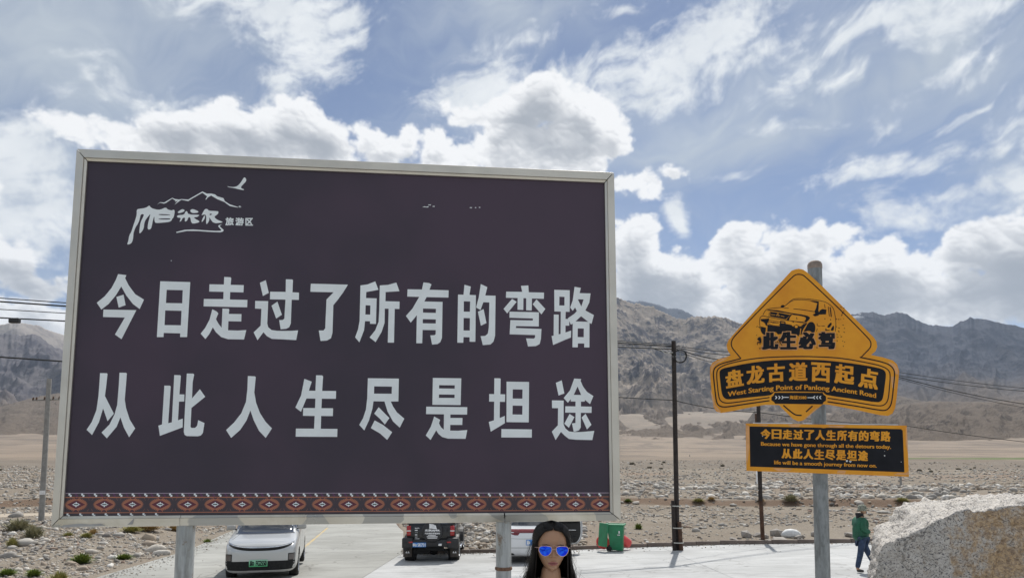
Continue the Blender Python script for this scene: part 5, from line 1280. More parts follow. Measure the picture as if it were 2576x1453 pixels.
# ------------------------------------------------------------------ vehicles
from mathutils.bvhtree import BVHTree
DG = lambda: bpy.context.evaluated_depsgraph_get()
def bake(o):
    """apply an object's modifiers"""
    me = bpy.data.meshes.new_from_object(o.evaluated_get(DG())); old = o.data; o.modifiers.clear(); o.data = me; bpy.data.meshes.remove(old); return o
def paint(name, col, metal=.0, rough=.28, coat=.8):
    m, t, b = newmat(name); P = objco(t)
    d = NOISE(t, P, 2.5, 5, .6); dz = t.nodes.new('ShaderNodeSeparateXYZ'); t.links.new(P, dz.inputs[0])
    dust = M_(t, 'MULTIPLY', MR(t, dz.outputs[2], .75, .25), MR(t, d, .3, .7, .15, .6))
    t.links.new(MIX(t, dust, col, (.33, .30, .26)), b.inputs['Base Color']); b.inputs['Metallic'].default_value = metal
    t.links.new(MR(t, dust, 0, .6, rough, .8), b.inputs['Roughness']); b.inputs['Coat Weight'].default_value = coat; b.inputs['Coat Roughness'].default_value = .08
    return m
m_silver = paint('silver_white_paint', (.52, .53, .53), .35); m_whitep = paint('white_car_paint', (.74, .75, .76)); m_blackp = simple('black_car_paint', (.012, .012, .013), .35, var=.3, coat=.3)
m_glassd = glass_mat('dark_car_glass', (.022, .026, .035)); m_plast = simple('black_plastic', (.022, .022, .024), .5, var=.2, bmp=.2, bscale=90); m_tyre = simple('tyre_rubber', (.022, .021, .020), .85, var=.3, bmp=.4, bscale=40)
m_rim = simple('alloy_rim', (.42, .43, .44), .3, metal=.8); m_red = simple('red_tail_lamp', (.42, .012, .012), .2, coat=.6); m_chrome = simple('chrome_trim', (.65, .66, .68), .18, metal=1.0)
m_lamp = simple('clear_lamp_cover', (.10, .085, .08), .12, coat=.8); m_under = simple('underbody_dark', (.012, .012, .012), .9); m_trim = simple('black_door_trim', (.014, .013, .013), .6)
def ring(w, zb, zh, wr=None, zt=None):
    h = zh-zb
    lo = [(0, zb), (.45*w, zb), (.84*w, zb), (.965*w, zb+.08*h+.02), (w, zb+.30*h), (w, zb+.62*h), (.985*w, zh-.10*h-.01), (.945*w, zh-.005)]
    if zt is None:
        up = [(.86*w, zh+.012), (.72*w, zh+.022), (.5*w, zh+.030), (.25*w, zh+.036), (0, zh+.038)]
    else:
        a = (.93*w, zh+.01); e = (wr, zt-.07)
        up = [lerp2(a, e, .08), lerp2(a, e, .55), (wr, zt-.06), (wr*.78, zt-.004), (0, zt+.012)]
    return lo+up
def shell(name, st, mat, parent, wheels=(), wr_=.40, sub=2, hw=1.0):
    mb = MB(); n = None
    for y, *a in st:
        r = ring(*a); full = r+[(-x, z) for x, z in r[-2:0:-1]]; n = len(full); mb.v += [(x, y, z) for x, z in full]
    for i in range(len(st)-1):
        for k in range(n):
            a = i*n+k; b_ = i*n+(k+1) % n; mb.f.append((a, b_, b_+n, a+n)); mb.m.append(0)
    mb.f.append(tuple(range(n))[::-1]); mb.m.append(0); q = (len(st)-1)*n; mb.f.append(tuple(q+k for k in range(n))); mb.m.append(0)
    o = mb.build(name, [mat, m_under], parent, True)
    bm = bmesh.new(); bm.from_mesh(o.data); bmesh.ops.recalc_face_normals(bm, faces=bm.faces); bm.to_mesh(o.data); bm.free()
    s = o.modifiers.new('s', 'SUBSURF'); s.levels = s.render_levels = sub; bake(o)
    for (wy, wz, r) in wheels:
        for sx in (-1, 1):
            c = MB().lathe([(.0001, -.2), (r, -.2), (r, .2), (.0001, .2)], 36, (0, 0, 0)).build('wheel_well_cutter', m_under)
            c.rotation_euler = (0, PI/2, 0); c.location = (sx*(hw-.10), wy, wz)
            bm = bmesh.new(); bm.from_mesh(c.data); bmesh.ops.remove_doubles(bm, verts=bm.verts, dist=1e-3); bmesh.ops.recalc_face_normals(bm, faces=bm.faces); bm.to_mesh(c.data); bm.free()
            bpy.context.view_layer.update()
            B = o.modifiers.new('b', 'BOOLEAN'); B.operation = 'DIFFERENCE'; B.object = c; B.solver = 'EXACT'
            par = o.parent; bake(o); bpy.data.objects.remove(c)
    smooth_angle(o, 40)
    bm = bmesh.new(); bm.from_mesh(o.data); bmesh.ops.triangulate(bm, faces=bm.faces); bvh = BVHTree.FromBMesh(bm); bm.free()
    return o, bvh
def decal(bvh, loops, mat, parent, name, d='front', off=.006, th_=None, cell=.06, mi=0):
    """panel laid on the shell: outline in (x,z) seen from front/rear, or (y,z) seen from a side"""
    ax = {'front': lambda p: (Vector((p[0], -9, p[1])), Vector((0, 1, 0))), 'rear': lambda p: (Vector((p[0], 9, p[1])), Vector((0, -1, 0))),
          'left': lambda p: (Vector((9, p[0], p[1])), Vector((-1, 0, 0))), 'right': lambda p: (Vector((-9, p[0], p[1])), Vector((1, 0, 0))),
          'top': lambda p: (Vector((p[0], p[1], 9)), Vector((0, 0, -1)))}[d]
    flat = [[Vector((a, b_, 0)) for a, b_ in L] for L in loops]; tr = tessellate_polygon(flat); P = [v for L in flat for v in L]
    bm = bmesh.new(); bv = [bm.verts.new(p) for p in P]
    for q in tr:
        try: bm.faces.new([bv[i] for i in q])
        except ValueError: pass
    for _ in range(6):
        e = [e for e in bm.edges if e.calc_length() > cell]
        if not e: break
        bmesh.ops.subdivide_edges(bm, edges=e, cuts=1); bmesh.ops.triangulate(bm, faces=bm.faces)
    dirn = ax((0, 0))[1]; bad = []
    for v in bm.verts:
        o_, dr = ax((v.co.x, v.co.y)); h, nrm, _, _ = bvh.ray_cast(o_, dr)
        if h is None: bad.append(v); continue
        v.co = h-dr*off
    bmesh.ops.delete(bm, geom=bad, context='VERTS')
    for f in bm.faces: f.normal_update()
    for f in bm.faces:
        if f.normal.dot(dirn) > 0: f.normal_flip()
    me = bpy.data.meshes.new(name); bm.to_mesh(me); bm.free()
    return link(name, me, mat, parent, True)
def wheel(parent, x, y, r, w=.24, side=1, spokes=5):
    e = MB().lathe([(r*.62, -w/2+.01), (r*.90, -w/2), (r*.985, -w/2+.03), (r, -w*.25), (r, w*.25), (r*.985, w/2-.03), (r*.90, w/2), (r*.62, w/2-.01)], 36, M=Matrix.Rotation(PI/2, 3, 'Y'))
    o = e.build('wheel', m_tyre, parent, True); o.location = (x, y, r)
    mb = MB().lathe([(r*.63, w/2-.01), (r*.64, w/2+.002), (r*.60, w/2-.012), (r*.58, w/2-.06)], 36, M=Matrix.Rotation(side*PI/2, 3, 'Y'))
    mb.lathe([(.0001, w/2-.06), (r*.16, w/2-.03), (r*.18, w/2-.05)], 20, M=Matrix.Rotation(side*PI/2, 3, 'Y'))
    for k in range(spokes):
        for dd in (-.10, .10):
            a = 2*PI*k/spokes+dd; M = Matrix.Rotation(a, 3, 'X')
            mb.box(M @ Vector((side*(w/2-.035), 0, r*.36)), (.03, r*.10, r*.50), 0, M)
    mb.build('rim', m_rim, o, False)
    MB().lathe([(.0001, w/2-.075), (r*.6, w/2-.075)], 24, M=Matrix.Rotation(side*PI/2, 3, 'Y')).build('brake_disc', m_under, o)
    return o
def mirror(parent, x, y, z, mat, s=1):
    mb = MB().bbox((0, 0, 0), (.25, .13, .16), .045); o = smooth_angle(mb.build('wing_mirror', mat, parent), 60); o.location = (x+s*.12, y, z)
    MB().bbox((-s*.13, .01, -.06), (.14, .06, .035), .012).build('mirror_arm', m_plast, o)
    MB().bbox((0, .062, 0), (.20, .012, .12), .003).build('mirror_glass', m_chrome, o)
def flat_text(s, x0, z0, x1, z1, y, mat, parent, name, flip=1, fat=(.01, .02), n=(3, 3)):
    """upright lettering on a vertical face; flip=1 reads from -y, flip=-1 from +y"""
    v, f = text_shape(s); lo, hi = v.min(0), v.max(0); q = (v-lo)/np.maximum(hi-lo, 1e-6); mb = MB(); k = 0
    for i in range(n[0]):
        for j in range(n[1]):
            dx = ((i/(n[0]-1))*2-1)*fat[0]; dy = ((j/(n[1]-1))*2-1)*fat[1]; k += 1
            pts = [(x0+(x1-x0)*(a*(1-2*fat[0])+fat[0]+dx), y-flip*k*.0002, z0+(z1-z0)*(b_*(1-2*fat[1])+fat[1]+dy)) for a, b_ in q]
            mb.add(pts, f)
    return mb.build(name, mat, parent)
def place(root, u, y, yaw):
    r = ray(u, 1300); x = C0.x+r.x/r.y*y; root.location = (x, y, float(lot_z(x, y))+.005)
    root.rotation_euler = (0, 0, yaw); return root
# ---- silver-white SUV facing the camera
suv = empty('parked_car', label='silver white SUV with green number plate facing the camera under the billboard', cat='car')
ST = [(-2.53, .60, .32, .74), (-2.50, .82, .28, .84), (-2.43, .91, .26, .905), (-2.28, .960, .25, .955), (-2.0, .985, .24, 1.0), (-1.5, .997, .24, 1.06), (-1.22, .997, .24, 1.10),
      (-.72, .997, .24, 1.13, .76, 1.50), (-.25, .997, .24, 1.14, .73, 1.73), (.7, .997, .24, 1.15, .73, 1.79), (1.6, .997, .24, 1.16, .71, 1.77), (2.15, .98, .26, 1.16, .68, 1.60), (2.40, .95, .30, 1.12, .62, 1.28), (2.50, .88, .36, 1.02), (2.53, .75, .44, .92)]
body, bv = shell('body', ST, m_silver, suv, ((-1.55, .38, .415), (1.50, .38, .415)), hw=1.0)
for sx in (-1, 1):
    for wy in (-1.55, 1.50): wheel(suv, sx*.865, wy, .385, .25, sx)
decal(bv, [[(-.80, 1.105), (-.4, 1.11), (.4, 1.11), (.80, 1.105), (.70, 1.60), (.655, 1.675), (.3, 1.70), (-.3, 1.70), (-.655, 1.675), (-.70, 1.60)]], m_glassd, suv, 'windscreen')
decal(bv, [[(-.84, 1.10), (.84, 1.10), (.82, 1.12), (-.82, 1.12)]], m_plast, suv, 'wiper_cowl', off=.009)
for s_, d in ((1, 'left'), (-1, 'right')):
    decal(bv, [[(-.95, 1.20), (.10, 1.20), (.10, 1.66), (-.30, 1.62), (-.60, 1.45)]], m_glassd, suv, 'side_window', d)
    decal(bv, [[(.16, 1.20), (1.15, 1.20), (1.15, 1.66), (.16, 1.67)]], m_glassd, suv, 'side_window', d)
    decal(bv, [[(1.21, 1.20), (1.95, 1.22), (1.75, 1.60), (1.21, 1.65)]], m_glassd, suv, 'side_window', d)
    decal(bv, [[(-1.10, .26), (1.05, .26), (1.05, .40), (-1.10, .40)]], m_plast, suv, 'sill', d)
    for yy in (-.98, .13, 1.15): decal(bv, [[(yy, .42), (yy+.012, .42), (yy+.012, 1.17), (yy, 1.17)]], m_under, suv, 'door_gap', d, .002)
    for yy in (.0, 1.0): decal(bv, [[(yy-.22, .93), (yy, .93), (yy, .955), (yy-.22, .955)]], m_chrome, suv, 'door_handle', d, .012)
    mirror(suv, s_*.90, -.88, 1.23, m_silver, s_)
bar = [(x, .925+.075*(abs(x)/.93)**3.2-.030*(1-(abs(x)/.93)**2)) for x in np.linspace(-.92, .92, 25)]
decal(bv, [[(x, z) for x, z in bar]+[(x, z-.088*(1-(abs(x)/.99)**4)-.006) for x, z in bar[::-1]]], m_under, suv, 'light_bar', off=.008, cell=.05)
decal(bv, [[(x, z-.004) for x, z in bar]+[(x, z-.026*(1-(abs(x)/.99)**4)-.004) for x, z in bar[::-1]]], m_chrome, suv, 'light_strip', off=.011, cell=.05)
for s_ in (-1, 1):
    decal(bv, [[(s_*.745, .57), (s_*.925, .57), (s_*.925, .71), (s_*.915, .735), (s_*.755, .735), (s_*.745, .72)]], m_under, suv, 'headlight_surround', off=.006)
    decal(bv, [[(s_*.760, .585), (s_*.912, .58), (s_*.912, .715), (s_*.768, .718)]], m_lamp, suv, 'headlight', off=.010)
decal(bv, [[(-.93, .575), (-.70, .565), (.70, .565), (.93, .575), (.935, .46), (.91, .39), (.84, .355), (.5, .34), (-.5, .34), (-.84, .355), (-.91, .39), (-.935, .46)]], m_under, suv, 'lower_grille', off=.007)
for k in range(7): decal(bv, [[(-.78+k*.26, .385), (-.772+k*.26, .385), (-.772+k*.26, .455), (-.78+k*.26, .455)]], m_plast, suv, 'grille_bar', off=.012)
decal(bv, [[(-.86, 1.0), (-.85, 1.0), (-.70, 1.10), (-.71, 1.10)]], m_under, suv, 'bonnet_gap', 'front', .003)
m_plate, t, b = newmat('green_number_plate'); P = objco(t); sz3 = t.nodes.new('ShaderNodeSeparateXYZ'); t.links.new(P, sz3.inputs[0])
t.links.new(MIX(t, MR(t, sz3.outputs[2], .43, .60), (.06, .42, .16), (.30, .62, .42)), b.inputs['Base Color'])
h = bv.ray_cast(Vector((-.04, -9, .5)), Vector((0, 1, 0)))[0]; yp = min(h.y, bv.ray_cast(Vector((-.04, -9, .56)), Vector((0, 1, 0)))[0].y)-.025
MB().bbox((-.04, yp, .520), (.49, .012, .155), .004).build('number_plate', m_plate, suv)
plate_ink = m_ink
flat_text('苏D', -.265, .462, -.145, .578, yp-.0075, m_ink, suv, 'plate_lettering', fat=(.05, .03)); flat_text('FG2550', -.105, .462, .185, .578, yp-.0075, m_ink, suv, 'plate_lettering', fat=(.02, .03))
def restretch(root, z0, k):
    for o in root.children:
        if o.name.startswith('wheel'): continue
        if abs(o.location.z) > .05: o.location.z = z0+(o.location.z-z0)*k if o.location.z > z0 else o.location.z; continue
        if o.type != 'MESH': continue
        for v in o.data.vertices:
            if v.co.z > z0: v.co.z = z0+(v.co.z-z0)*k
restretch(suv, .42, 1.19)
place(suv, 680, 22.9, math.radians(13))
# ---- black off-road car seen from behind
jeep = empty('parked_car', label='black off-road car seen from behind with round spare wheel cover and blue plate', cat='car')
def bx(name, c, d, mat, b=.03, par=jeep, rx=0): 
    o = MB().bbox((0, 0, 0), d, b).build(name, mat, par); o.location = c; o.rotation_euler = (rx, 0, 0); return smooth_angle(o, 50)
# rear at y = -2.1 (towards the camera), nose at +2.1
mb = MB(); mb.bbox((0, -.55, .92), (1.66, 2.9, .66), .06); body = smooth_angle(mb.build('body', m_blackp, jeep), 50)
bx('bonnet', (0, 1.35, .98), (1.50, 1.2, .50), m_blackp, .07)
mb = MB(); vs = [(-.82, -1.98, 1.24), (.82, -1.98, 1.24), (.82, .55, 1.24), (-.82, .55, 1.24), (-.74, -1.90, 1.78), (.74, -1.90, 1.78), (.74, .12, 1.78), (-.74, .12, 1.78)]
mb.add(vs, [(0, 3, 2, 1), (4, 5, 6, 7), (0, 1, 5, 4), (1, 2, 6, 5), (2, 3, 7, 6), (3, 0, 4, 7)])
cabin = mb.build('cabin', m_blackp, jeep); bm = bmesh.new(); bm.from_mesh(cabin.data); bmesh.ops.bevel(bm, geom=bm.edges[:], offset=.06, segments=3, affect='EDGES'); bm.to_mesh(cabin.data); bm.free(); smooth_angle(cabin, 50)
bx('roof', (0, -.9, 1.80), (1.46, 2.1, .07), m_blackp, .03)
def quadp(name, pts, mat, par, th_=.01):
    mb = MB(); a, b_, c = [Vector(p) for p in pts[:3]]; n = (b_-a).cross(c-a).normalized(); f = [Vector(p)+n*th_ for p in pts]; k = len(pts)
    mb.add(f+[Vector(p) for p in pts], [tuple(range(k)), tuple(range(2*k-1, k-1, -1))]+[(i, i+k, (i+1) % k+k, (i+1) % k) for i in range(k)]); return mb.build(name, mat, par)
quadp('rear_window', [(-.60, -1.966, 1.32), (.60, -1.966, 1.32), (.55, -1.915, 1.68), (-.55, -1.915, 1.68)], m_glassd, jeep)
for s_ in (-1, 1):
    q = [(s_*.815, -1.80, 1.32), (s_*.815, -.75, 1.32), (s_*.755, -.80, 1.70), (s_*.765, -1.72, 1.70)]; quadp('side_window', q if s_ > 0 else q[::-1], m_glassd, jeep)
    q = [(s_*.815, -.65, 1.32), (s_*.815, .35, 1.32), (s_*.755, .02, 1.70), (s_*.755, -.65, 1.70)]; quadp('side_window', q if s_ > 0 else q[::-1], m_glassd, jeep)
    for y0, y1 in ((-.72, .50),): bx('door_line', (s_*.833, y0, .95), (.006, .012, .60), m_under, .001)
    # flared arches, running board, mirror
    mb = MB(); R0, R1 = .44, .53
    pr = [(math.cos(a), math.sin(a)) for a in np.linspace(0, PI, 13)]
    for yc in (-1.32, 1.30):
        vsa = []
        for xx in (s_*.76, s_*.93):
            for R in (R0, R1): vsa += [(xx, yc+c_*R, .42+s2*R*.96) for c_, s2 in pr]
        n_a = len(pr); m2 = MB(); m2.add(vsa, [])
        for i in range(n_a-1):
            for a_, b2 in ((0, 1), (3, 2)): m2.f.append((a_*n_a+i, a_*n_a+i+1, b2*n_a+i+1, b2*n_a+i)); m2.m.append(0)
            m2.f.append((n_a+i, n_a+i+1, 3*n_a+i+1, 3*n_a+i)); m2.m.append(0); m2.f.append((i, i+1, 2*n_a+i+1, 2*n_a+i)); m2.m.append(0)
        for i in (0, n_a-1): m2.f.append((i, n_a+i, 3*n_a+i, 2*n_a+i)); m2.m.append(0)
        o = m2.build('arch_flare', m_plast, jeep); bm = bmesh.new(); bm.from_mesh(o.data); bmesh.ops.recalc_face_normals(bm, faces=bm.faces); bm.to_mesh(o.data); bm.free()
        wheel(jeep, s_*.80, yc, .40, .27, s_, 6)
        MB().lathe([(.0001, -.14), (.46, -.14), (.46, .10)], 30, (s_*.72, yc, .42), M=Matrix.Rotation(s_*PI/2, 3, 'Y')).build('wheel_well', m_under, jeep)
    bx('running_board', (s_*.90, .0, .42), (.14, 1.5, .06), m_chrome, .02)
    mirror(jeep, s_*.86, .55, 1.30, m_blackp, s_)
    # rear corner: lamp, bumper end, reflector, mud flap
    bx('tail_lamp', (s_*.735, -2.02, 1.10), (.145, .07, .34), m_red, .02); bx('lamp_band', (s_*.735, -2.058, 1.10), (.148, .012, .035), simple('lamp_band_white', (.8, .75, .72), .3), .003)
    bx('bumper_corner', (s_*.755, -2.10, .71), (.36, .30, .34), m_plast, .035); bx('reflector', (s_*.64, -2.253, .745), (.14, .012, .045), m_red, .004)
    bx('mud_flap', (s_*.80, -1.80, .40), (.30, .02, .40), simple('dusty_mud_flap', (.085, .072, .062), .85, var=.3), .004)
    flat_text('▲▲', s_*.80-.07, .33, s_*.80+.07, .40, -1.812, m_white, jeep, 'flap_mark')
bx('tailgate', (0, -2.01, .98), (1.42, .06, .62), m_blackp, .025)
bx('tailgate_handle', (.58, -2.05, 1.12), (.05, .03, .12), m_plast, .01)
bx('rear_bumper', (0, -2.10, .70), (1.20, .20, .24), m_plast, .03)
bx('tow_beam', (0, -1.95, .50), (.9, .14, .14), m_under, .02); mbx = MB().lathe([(.0001, -.14), (.12, -.12), (.15, 0), (.12, .12), (.0001, .14)], 18, (.05, -1.35, .36), M=Matrix.Rotation(PI/2, 3, 'Y')); mbx.build('axle_housing', m_under, jeep, True)
MB().tube([(-.78, -1.32, .38), (.78, -1.32, .38)], .05, 10).build('rear_axle', m_under, jeep); bx('fuel_tank', (-.30, -1.75, .42), (.55, .35, .22), m_under, .04)
bx('hitch_socket', (.34, -2.205, .66), (.11, .02, .075), m_chrome, .004); bx('tow_hook', (.52, -2.0, .42), (.10, .10, .14), m_under, .02)
# spare wheel with its cover
cv = MB().lathe([(.0001, -.13), (.20, -.132), (.30, -.128), (.335, -.118), (.35, -.09), (.355, -.02), (.35, .06)], 48, M=Matrix.Rotation(PI/2, 3, 'X') @ Matrix.Rotation(PI, 3, 'X')).build('spare_wheel_cover', m_plast, jeep, True)
cv.location = (.08, -2.16, 1.09); cv.rotation_euler = (0, 0, 0)
bm = bmesh.new(); bm.from_mesh(cv.data)
if min(v.co.y for v in bm.verts) > -.1: bmesh.ops.rotate(bm, verts=bm.verts, cent=(0, 0, 0), matrix=Matrix.Rotation(PI, 3, 'X'))
bmesh.ops.recalc_face_normals(bm, faces=bm.faces)
if sum(f.normal.y*f.calc_area() for f in bm.faces) > 0: bmesh.ops.reverse_faces(bm, faces=bm.faces)
bm.to_mesh(cv.data); bm.free()
yc_ = -2.296
flat_text('北京|BJ40L', -.17, 1.095, .35, 1.178, yc_, m_white, jeep, 'cover_lettering', fat=(.012, .05))
flat_text('汽车销售有限公司', -.17, 1.01, .34, 1.07, yc_, m_white, jeep, 'cover_lettering', fat=(.012, .06), n=(2, 2))
flat_text('▬▬▬▬ ▬▬▬▬▬▬', -.06, .965, .20, .990, yc_, m_white, jeep, 'cover_lettering', fat=(.010, .08), n=(2, 2))
flat_text('▬▬▬▬ ▬▬▬▬▬▬', -.10, .92, .26, .945, yc_, m_white, jeep, 'cover_lettering', fat=(.010, .08), n=(2, 2)); flat_text('▬▬▬▬ ▬▬▬▬▬▬', -.08, .875, .25, .90, yc_, m_white, jeep, 'cover_lettering', fat=(.010, .08), n=(2, 2))
quadp('cover_mark', [(-.02, yc_, 1.20), (.07, yc_, 1.20), (.24, yc_, 1.17), (.20, yc_, 1.30), (.10, yc_, 1.345), (-.02, yc_, 1.36)], m_white, jeep, .001)
for k, (zz, tx) in enumerate(((1.17, 'BJ40L'), (1.10, '—'), (1.02, '一 T'), (.95, '●'), (.88, '⊗'), (.82, '四驱'))):
    try: flat_text(tx, -.53, zz, -.53+(.16 if k in (0, 5) else .09), zz+.035, -2.0425, m_white, jeep, 'tailgate_mark', fat=(.02, .05), n=(2, 2))
    except Exception: pass
m_bluep = simple('blue_number_plate', (.02, .21, .60), .35, var=.1)
MB().bbox((-.36, -2.215, .655), (.46, .014, .15), .004).build('number_plate', m_bluep, jeep)
flat_text('新Q', -.575, .600, -.445, .708, -2.2235, m_white, jeep, 'plate_lettering', fat=(.05, .03)); flat_text('SK731', -.415, .600, -.145, .708, -2.2235, m_white, jeep, 'plate_lettering', fat=(.02, .03))
place(jeep, 1098, 26.7, math.radians(.5))
# ---- white car, seen from behind, right front door open
wc = empty('parked_car', label='white car seen from behind with its right door wide open, behind the woman', cat='car')
ST = [(-2.40, .72, .46, .80), (-2.37, .86, .38, .90), (-2.30, .92, .33, .98), (-2.18, .945, .30, 1.03), (-1.95, .955, .27, 1.06, .66, 1.28), (-1.55, .955, .24, 1.06, .70, 1.55), (-.8, .955, .22, 1.04, .72, 1.64), (.2, .955, .22, 1.02, .72, 1.63), (.75, .955, .22, 1.0, .74, 1.42), (1.15, .955, .22, .98), (1.6, .95, .24, .93), (2.1, .92, .28, .86), (2.32, .84, .34, .78), (2.40, .6, .44, .68)]
body, bw = shell('body', ST, m_whitep, wc, ((-1.42, .33, .37), (1.45, .33, .37)), hw=.955)
for s_ in (-1, 1):
    for wy in (-1.42, 1.45): wheel(wc, s_*.83, wy, .335, .22, s_)
decal(bw, [[(-.74, 1.12), (.74, 1.12), (.62, 1.50), (-.62, 1.50)]], m_glassd, wc, 'rear_window')
m_dred = simple('dark_red_lamp', (.16, .008, .014), .2, coat=.6)
decal(bw, [[(-.93, .97), (-.60, .885), (-.50, .885), (-.44, .945), (.44, .945), (.50, .885), (.60, .885), (.93, .97), (.93, 1.04), (-.93, 1.04)]], m_dred, wc, 'tail_lamp', off=.008)
decal(bw, [[(-.90, .965), (-.66, .945), (-.62, .965), (-.88, .985)]], m_chrome, wc, 'lamp_strip', off=.012)
for q in ([(-.90, .60), (-.88, .60), (-.88, .93), (-.90, .93)], [(-.88, .60), (-.80, .555), (.80, .555), (.88, .60), (.88, .61), (.80, .565), (-.80, .565), (-.88, .61)], [(.88, .60), (.90, .60), (.90, .93), (.88, .93)], [(-.86, .80), (-.40, .79), (.40, .79), (.86, .80), (.86, .806), (.40, .796), (-.40, .796), (-.86, .806)]):
    decal(bw, [q], m_under, wc, 'tailgate_gap', off=.002)
decal(bw, [[(-.86, .36), (-.60, .37), (-.66, .42), (-.86, .43)]], m_under, wc, 'bumper_vent', off=.006); decal(bw, [[(.86, .36), (.60, .37), (.66, .42), (.86, .43)]], m_under, wc, 'bumper_vent', off=.006)
yq = bw.ray_cast(Vector((0, -9, .72)), Vector((0, 1, 0)))[0].y
MB().bbox((-.02, yq-.02, .70), (.44, .012, .14), .004).build('number_plate', m_bluep, wc)
flat_text('湘A', -.225, .645, -.10, .755, yq-.0275, m_white, wc, 'plate_lettering', fat=(.05, .03))
for d in ('left', 'right'):
    for a, c_ in ((-1.5, -.45), (-.38, .55)): decal(bw, [[(a, 1.10), (c_, 1.08), (c_-.1, 1.52), (a+.15, 1.55)]], m_glassd, wc, 'side_window', d)
    decal(bw, [[(-1.0, .24), (1.0, .24), (1.0, .34), (-1.0, .34)]], m_plast, wc, 'sill', d)
decal(bw, [[(-.74, 1.02), (.74, 1.02), (.62, 1.46), (-.62, 1.46)]], m_glassd, wc, 'windscreen', 'rear')
decal(bw, [[(-.28, .34), (.78, .34), (.78, .96), (-.28, .98)]], m_under, wc, 'door_opening', 'left', .004)
mirror(wc, -.88, .72, 1.05, m_whitep, -1)
# the open door: painted outer skin, pale edge with seal, black inner trim with pocket and handle
door = empty('open_door', (.95, .80, 0), 0); door.parent = wc
ol = [(0, .34), (0, .98), (.02, 1.04), (.35, 1.50), (1.02, 1.52), (1.06, 1.04), (1.06, .72), (1.00, .52), (.90, .38), (.78, .33)]
def door_layer(name, off0, off1, ins, mat, hole=None):
    cx_, cz_ = .5, .8; o_ = [(cx_+(x-cx_)*(1-ins), cz_+(z-cz_)*(1-ins)) for x, z in smooth_loop(ol, 1)]
    mb = MB(); n = len(o_); loops = [[Vector((x, z, 0)) for x, z in o_]]
    if hole: loops.append([Vector((x, z, 0)) for x, z in hole])
    P = [v for L in loops for v in L]; tr = tessellate_polygon(loops)
    A = [(v.x, off0, v.y) for v in P]; B_ = [(v.x, off1, v.y) for v in P]; mb.add(A+B_, [tuple(q) for q in tr]+[tuple(i+len(P) for i in q)[::-1] for q in tr])
    st = 0
    for L in loops:
        k = len(L)
        for i in range(k): a, b_ = st+i, st+(i+1) % k; mb.f.append((a, b_, b_+len(P), a+len(P))); mb.m.append(0)
        st += k
    o = mb.build(name, mat, door); bm = bmesh.new(); bm.from_mesh(o.data); bmesh.ops.recalc_face_normals(bm, faces=bm.faces); bm.to_mesh(o.data); bm.free(); return o
win = [(.12, 1.06), (.98, 1.06), (.95, 1.45), (.40, 1.44)]
door_layer('outer_skin', .0, .05, 0, m_whitep, win); door_layer('door_seal', -.012, .0, .035, m_trim, win); door_layer('inner_panel', -.03, -.012, .055, m_whitep, win); door_layer('inner_trim', -.075, -.03, .13, m_trim, [(.16, 1.08), (.92, 1.08), (.90, 1.38), (.42, 1.38)])
MB().bbox((.52, -.085, .86), (.60, .03, .030), .008).build('armrest_strip', m_chrome, door); MB().bbox((.25, -.085, .93), (.13, .03, .05), .012).build('inner_handle', m_chrome, door)
MB().bbox((.52, -.095, .56), (.62, .06, .14), .03).build('door_pocket', m_trim, door)
quadp('door_glass', [(.12, .03, 1.06), (.98, .03, 1.06), (.95, .03, 1.45), (.40, .03, 1.44)][::-1], m_glassd, door, .004)
door.rotation_euler = (0, 0, math.radians(-6))
restretch(wc, .38, 1.22)
place(wc, 1331, 26.0, math.radians(2))
# ------------------------------------------------------------------ bins, poles, wires
m_wood = simple('dark_creosoted_wood', (.028, .021, .018), .85, var=.35, scale=6, bmp=.6, bscale=30); m_wood2 = simple('brown_post_wood', (.085, .045, .028), .85, var=.3, scale=6, bmp=.6, bscale=30)
m_band = simple('pale_strap', (.45, .44, .40), .6); m_conc = simple('grey_concrete_pole', (.27, .265, .25), .85, var=.15, scale=4, bmp=.3); m_cable = simple('black_cable', (.012, .012, .012), .7)
def pole_between(mb, a, b_, r0, r1, n=14): mb.tube([a, Vector(a).lerp(Vector(b_), .33), Vector(a).lerp(Vector(b_), .66), b_], [r0, r0*.66+r1*.34, r0*.34+r1*.66, r1], n); return mb
def plane_ground(u, v): return ground_hit(u, v)
# tall dark utility pole with its two splints
gx, gy = ground_hit(1703, 1381); gy = 27.2; k = (ray(1703, 1384)); gx = k.x/k.y*gy; gz = LZ(gx, gy)+.06
UP = empty('utility_pole', (0, 0, 0), 0, 'tall black wooden utility pole with two short splints strapped to its foot', 'utility pole')
top = at_depth(1694.5, 857, gy); bot = at_depth(1704, 1384, gy)
o = smooth_angle(pole_between(MB(), (bot.x, bot.y, min(bot.z, gz)-.2), top, .095, .085).build('pole', m_wood, UP), 40)
def stick(parent, ua, va, ub, vb, y, r, mat, name): 
    a, b_ = at_depth(ua, va, y), at_depth(ub, vb, y); return smooth_angle(pole_between(MB(), b_, a, r, r*.97).build(name, mat, parent), 40)
stick(UP, 1693, 1258, 1697, 1386, gy-.10, .078, m_wood, 'splint'); stick(UP, 1709, 1311, 1714, 1386, gy-.14, .078, m_wood2, 'splint')
for v, w in ((1271, 25), (1326, 28), (1363, 28)):
    p = at_depth(1701+ (v-1271)*.05, v, gy-.06); MB().lathe([(.1, -.02), (.104, -.02), (.104, .02), (.1, .02)], 20, (0, 0, 0)).build('strap', m_band, UP).location = p
    UP.children[-1].scale = (w/1806*gy/.208, 2.2, 1)
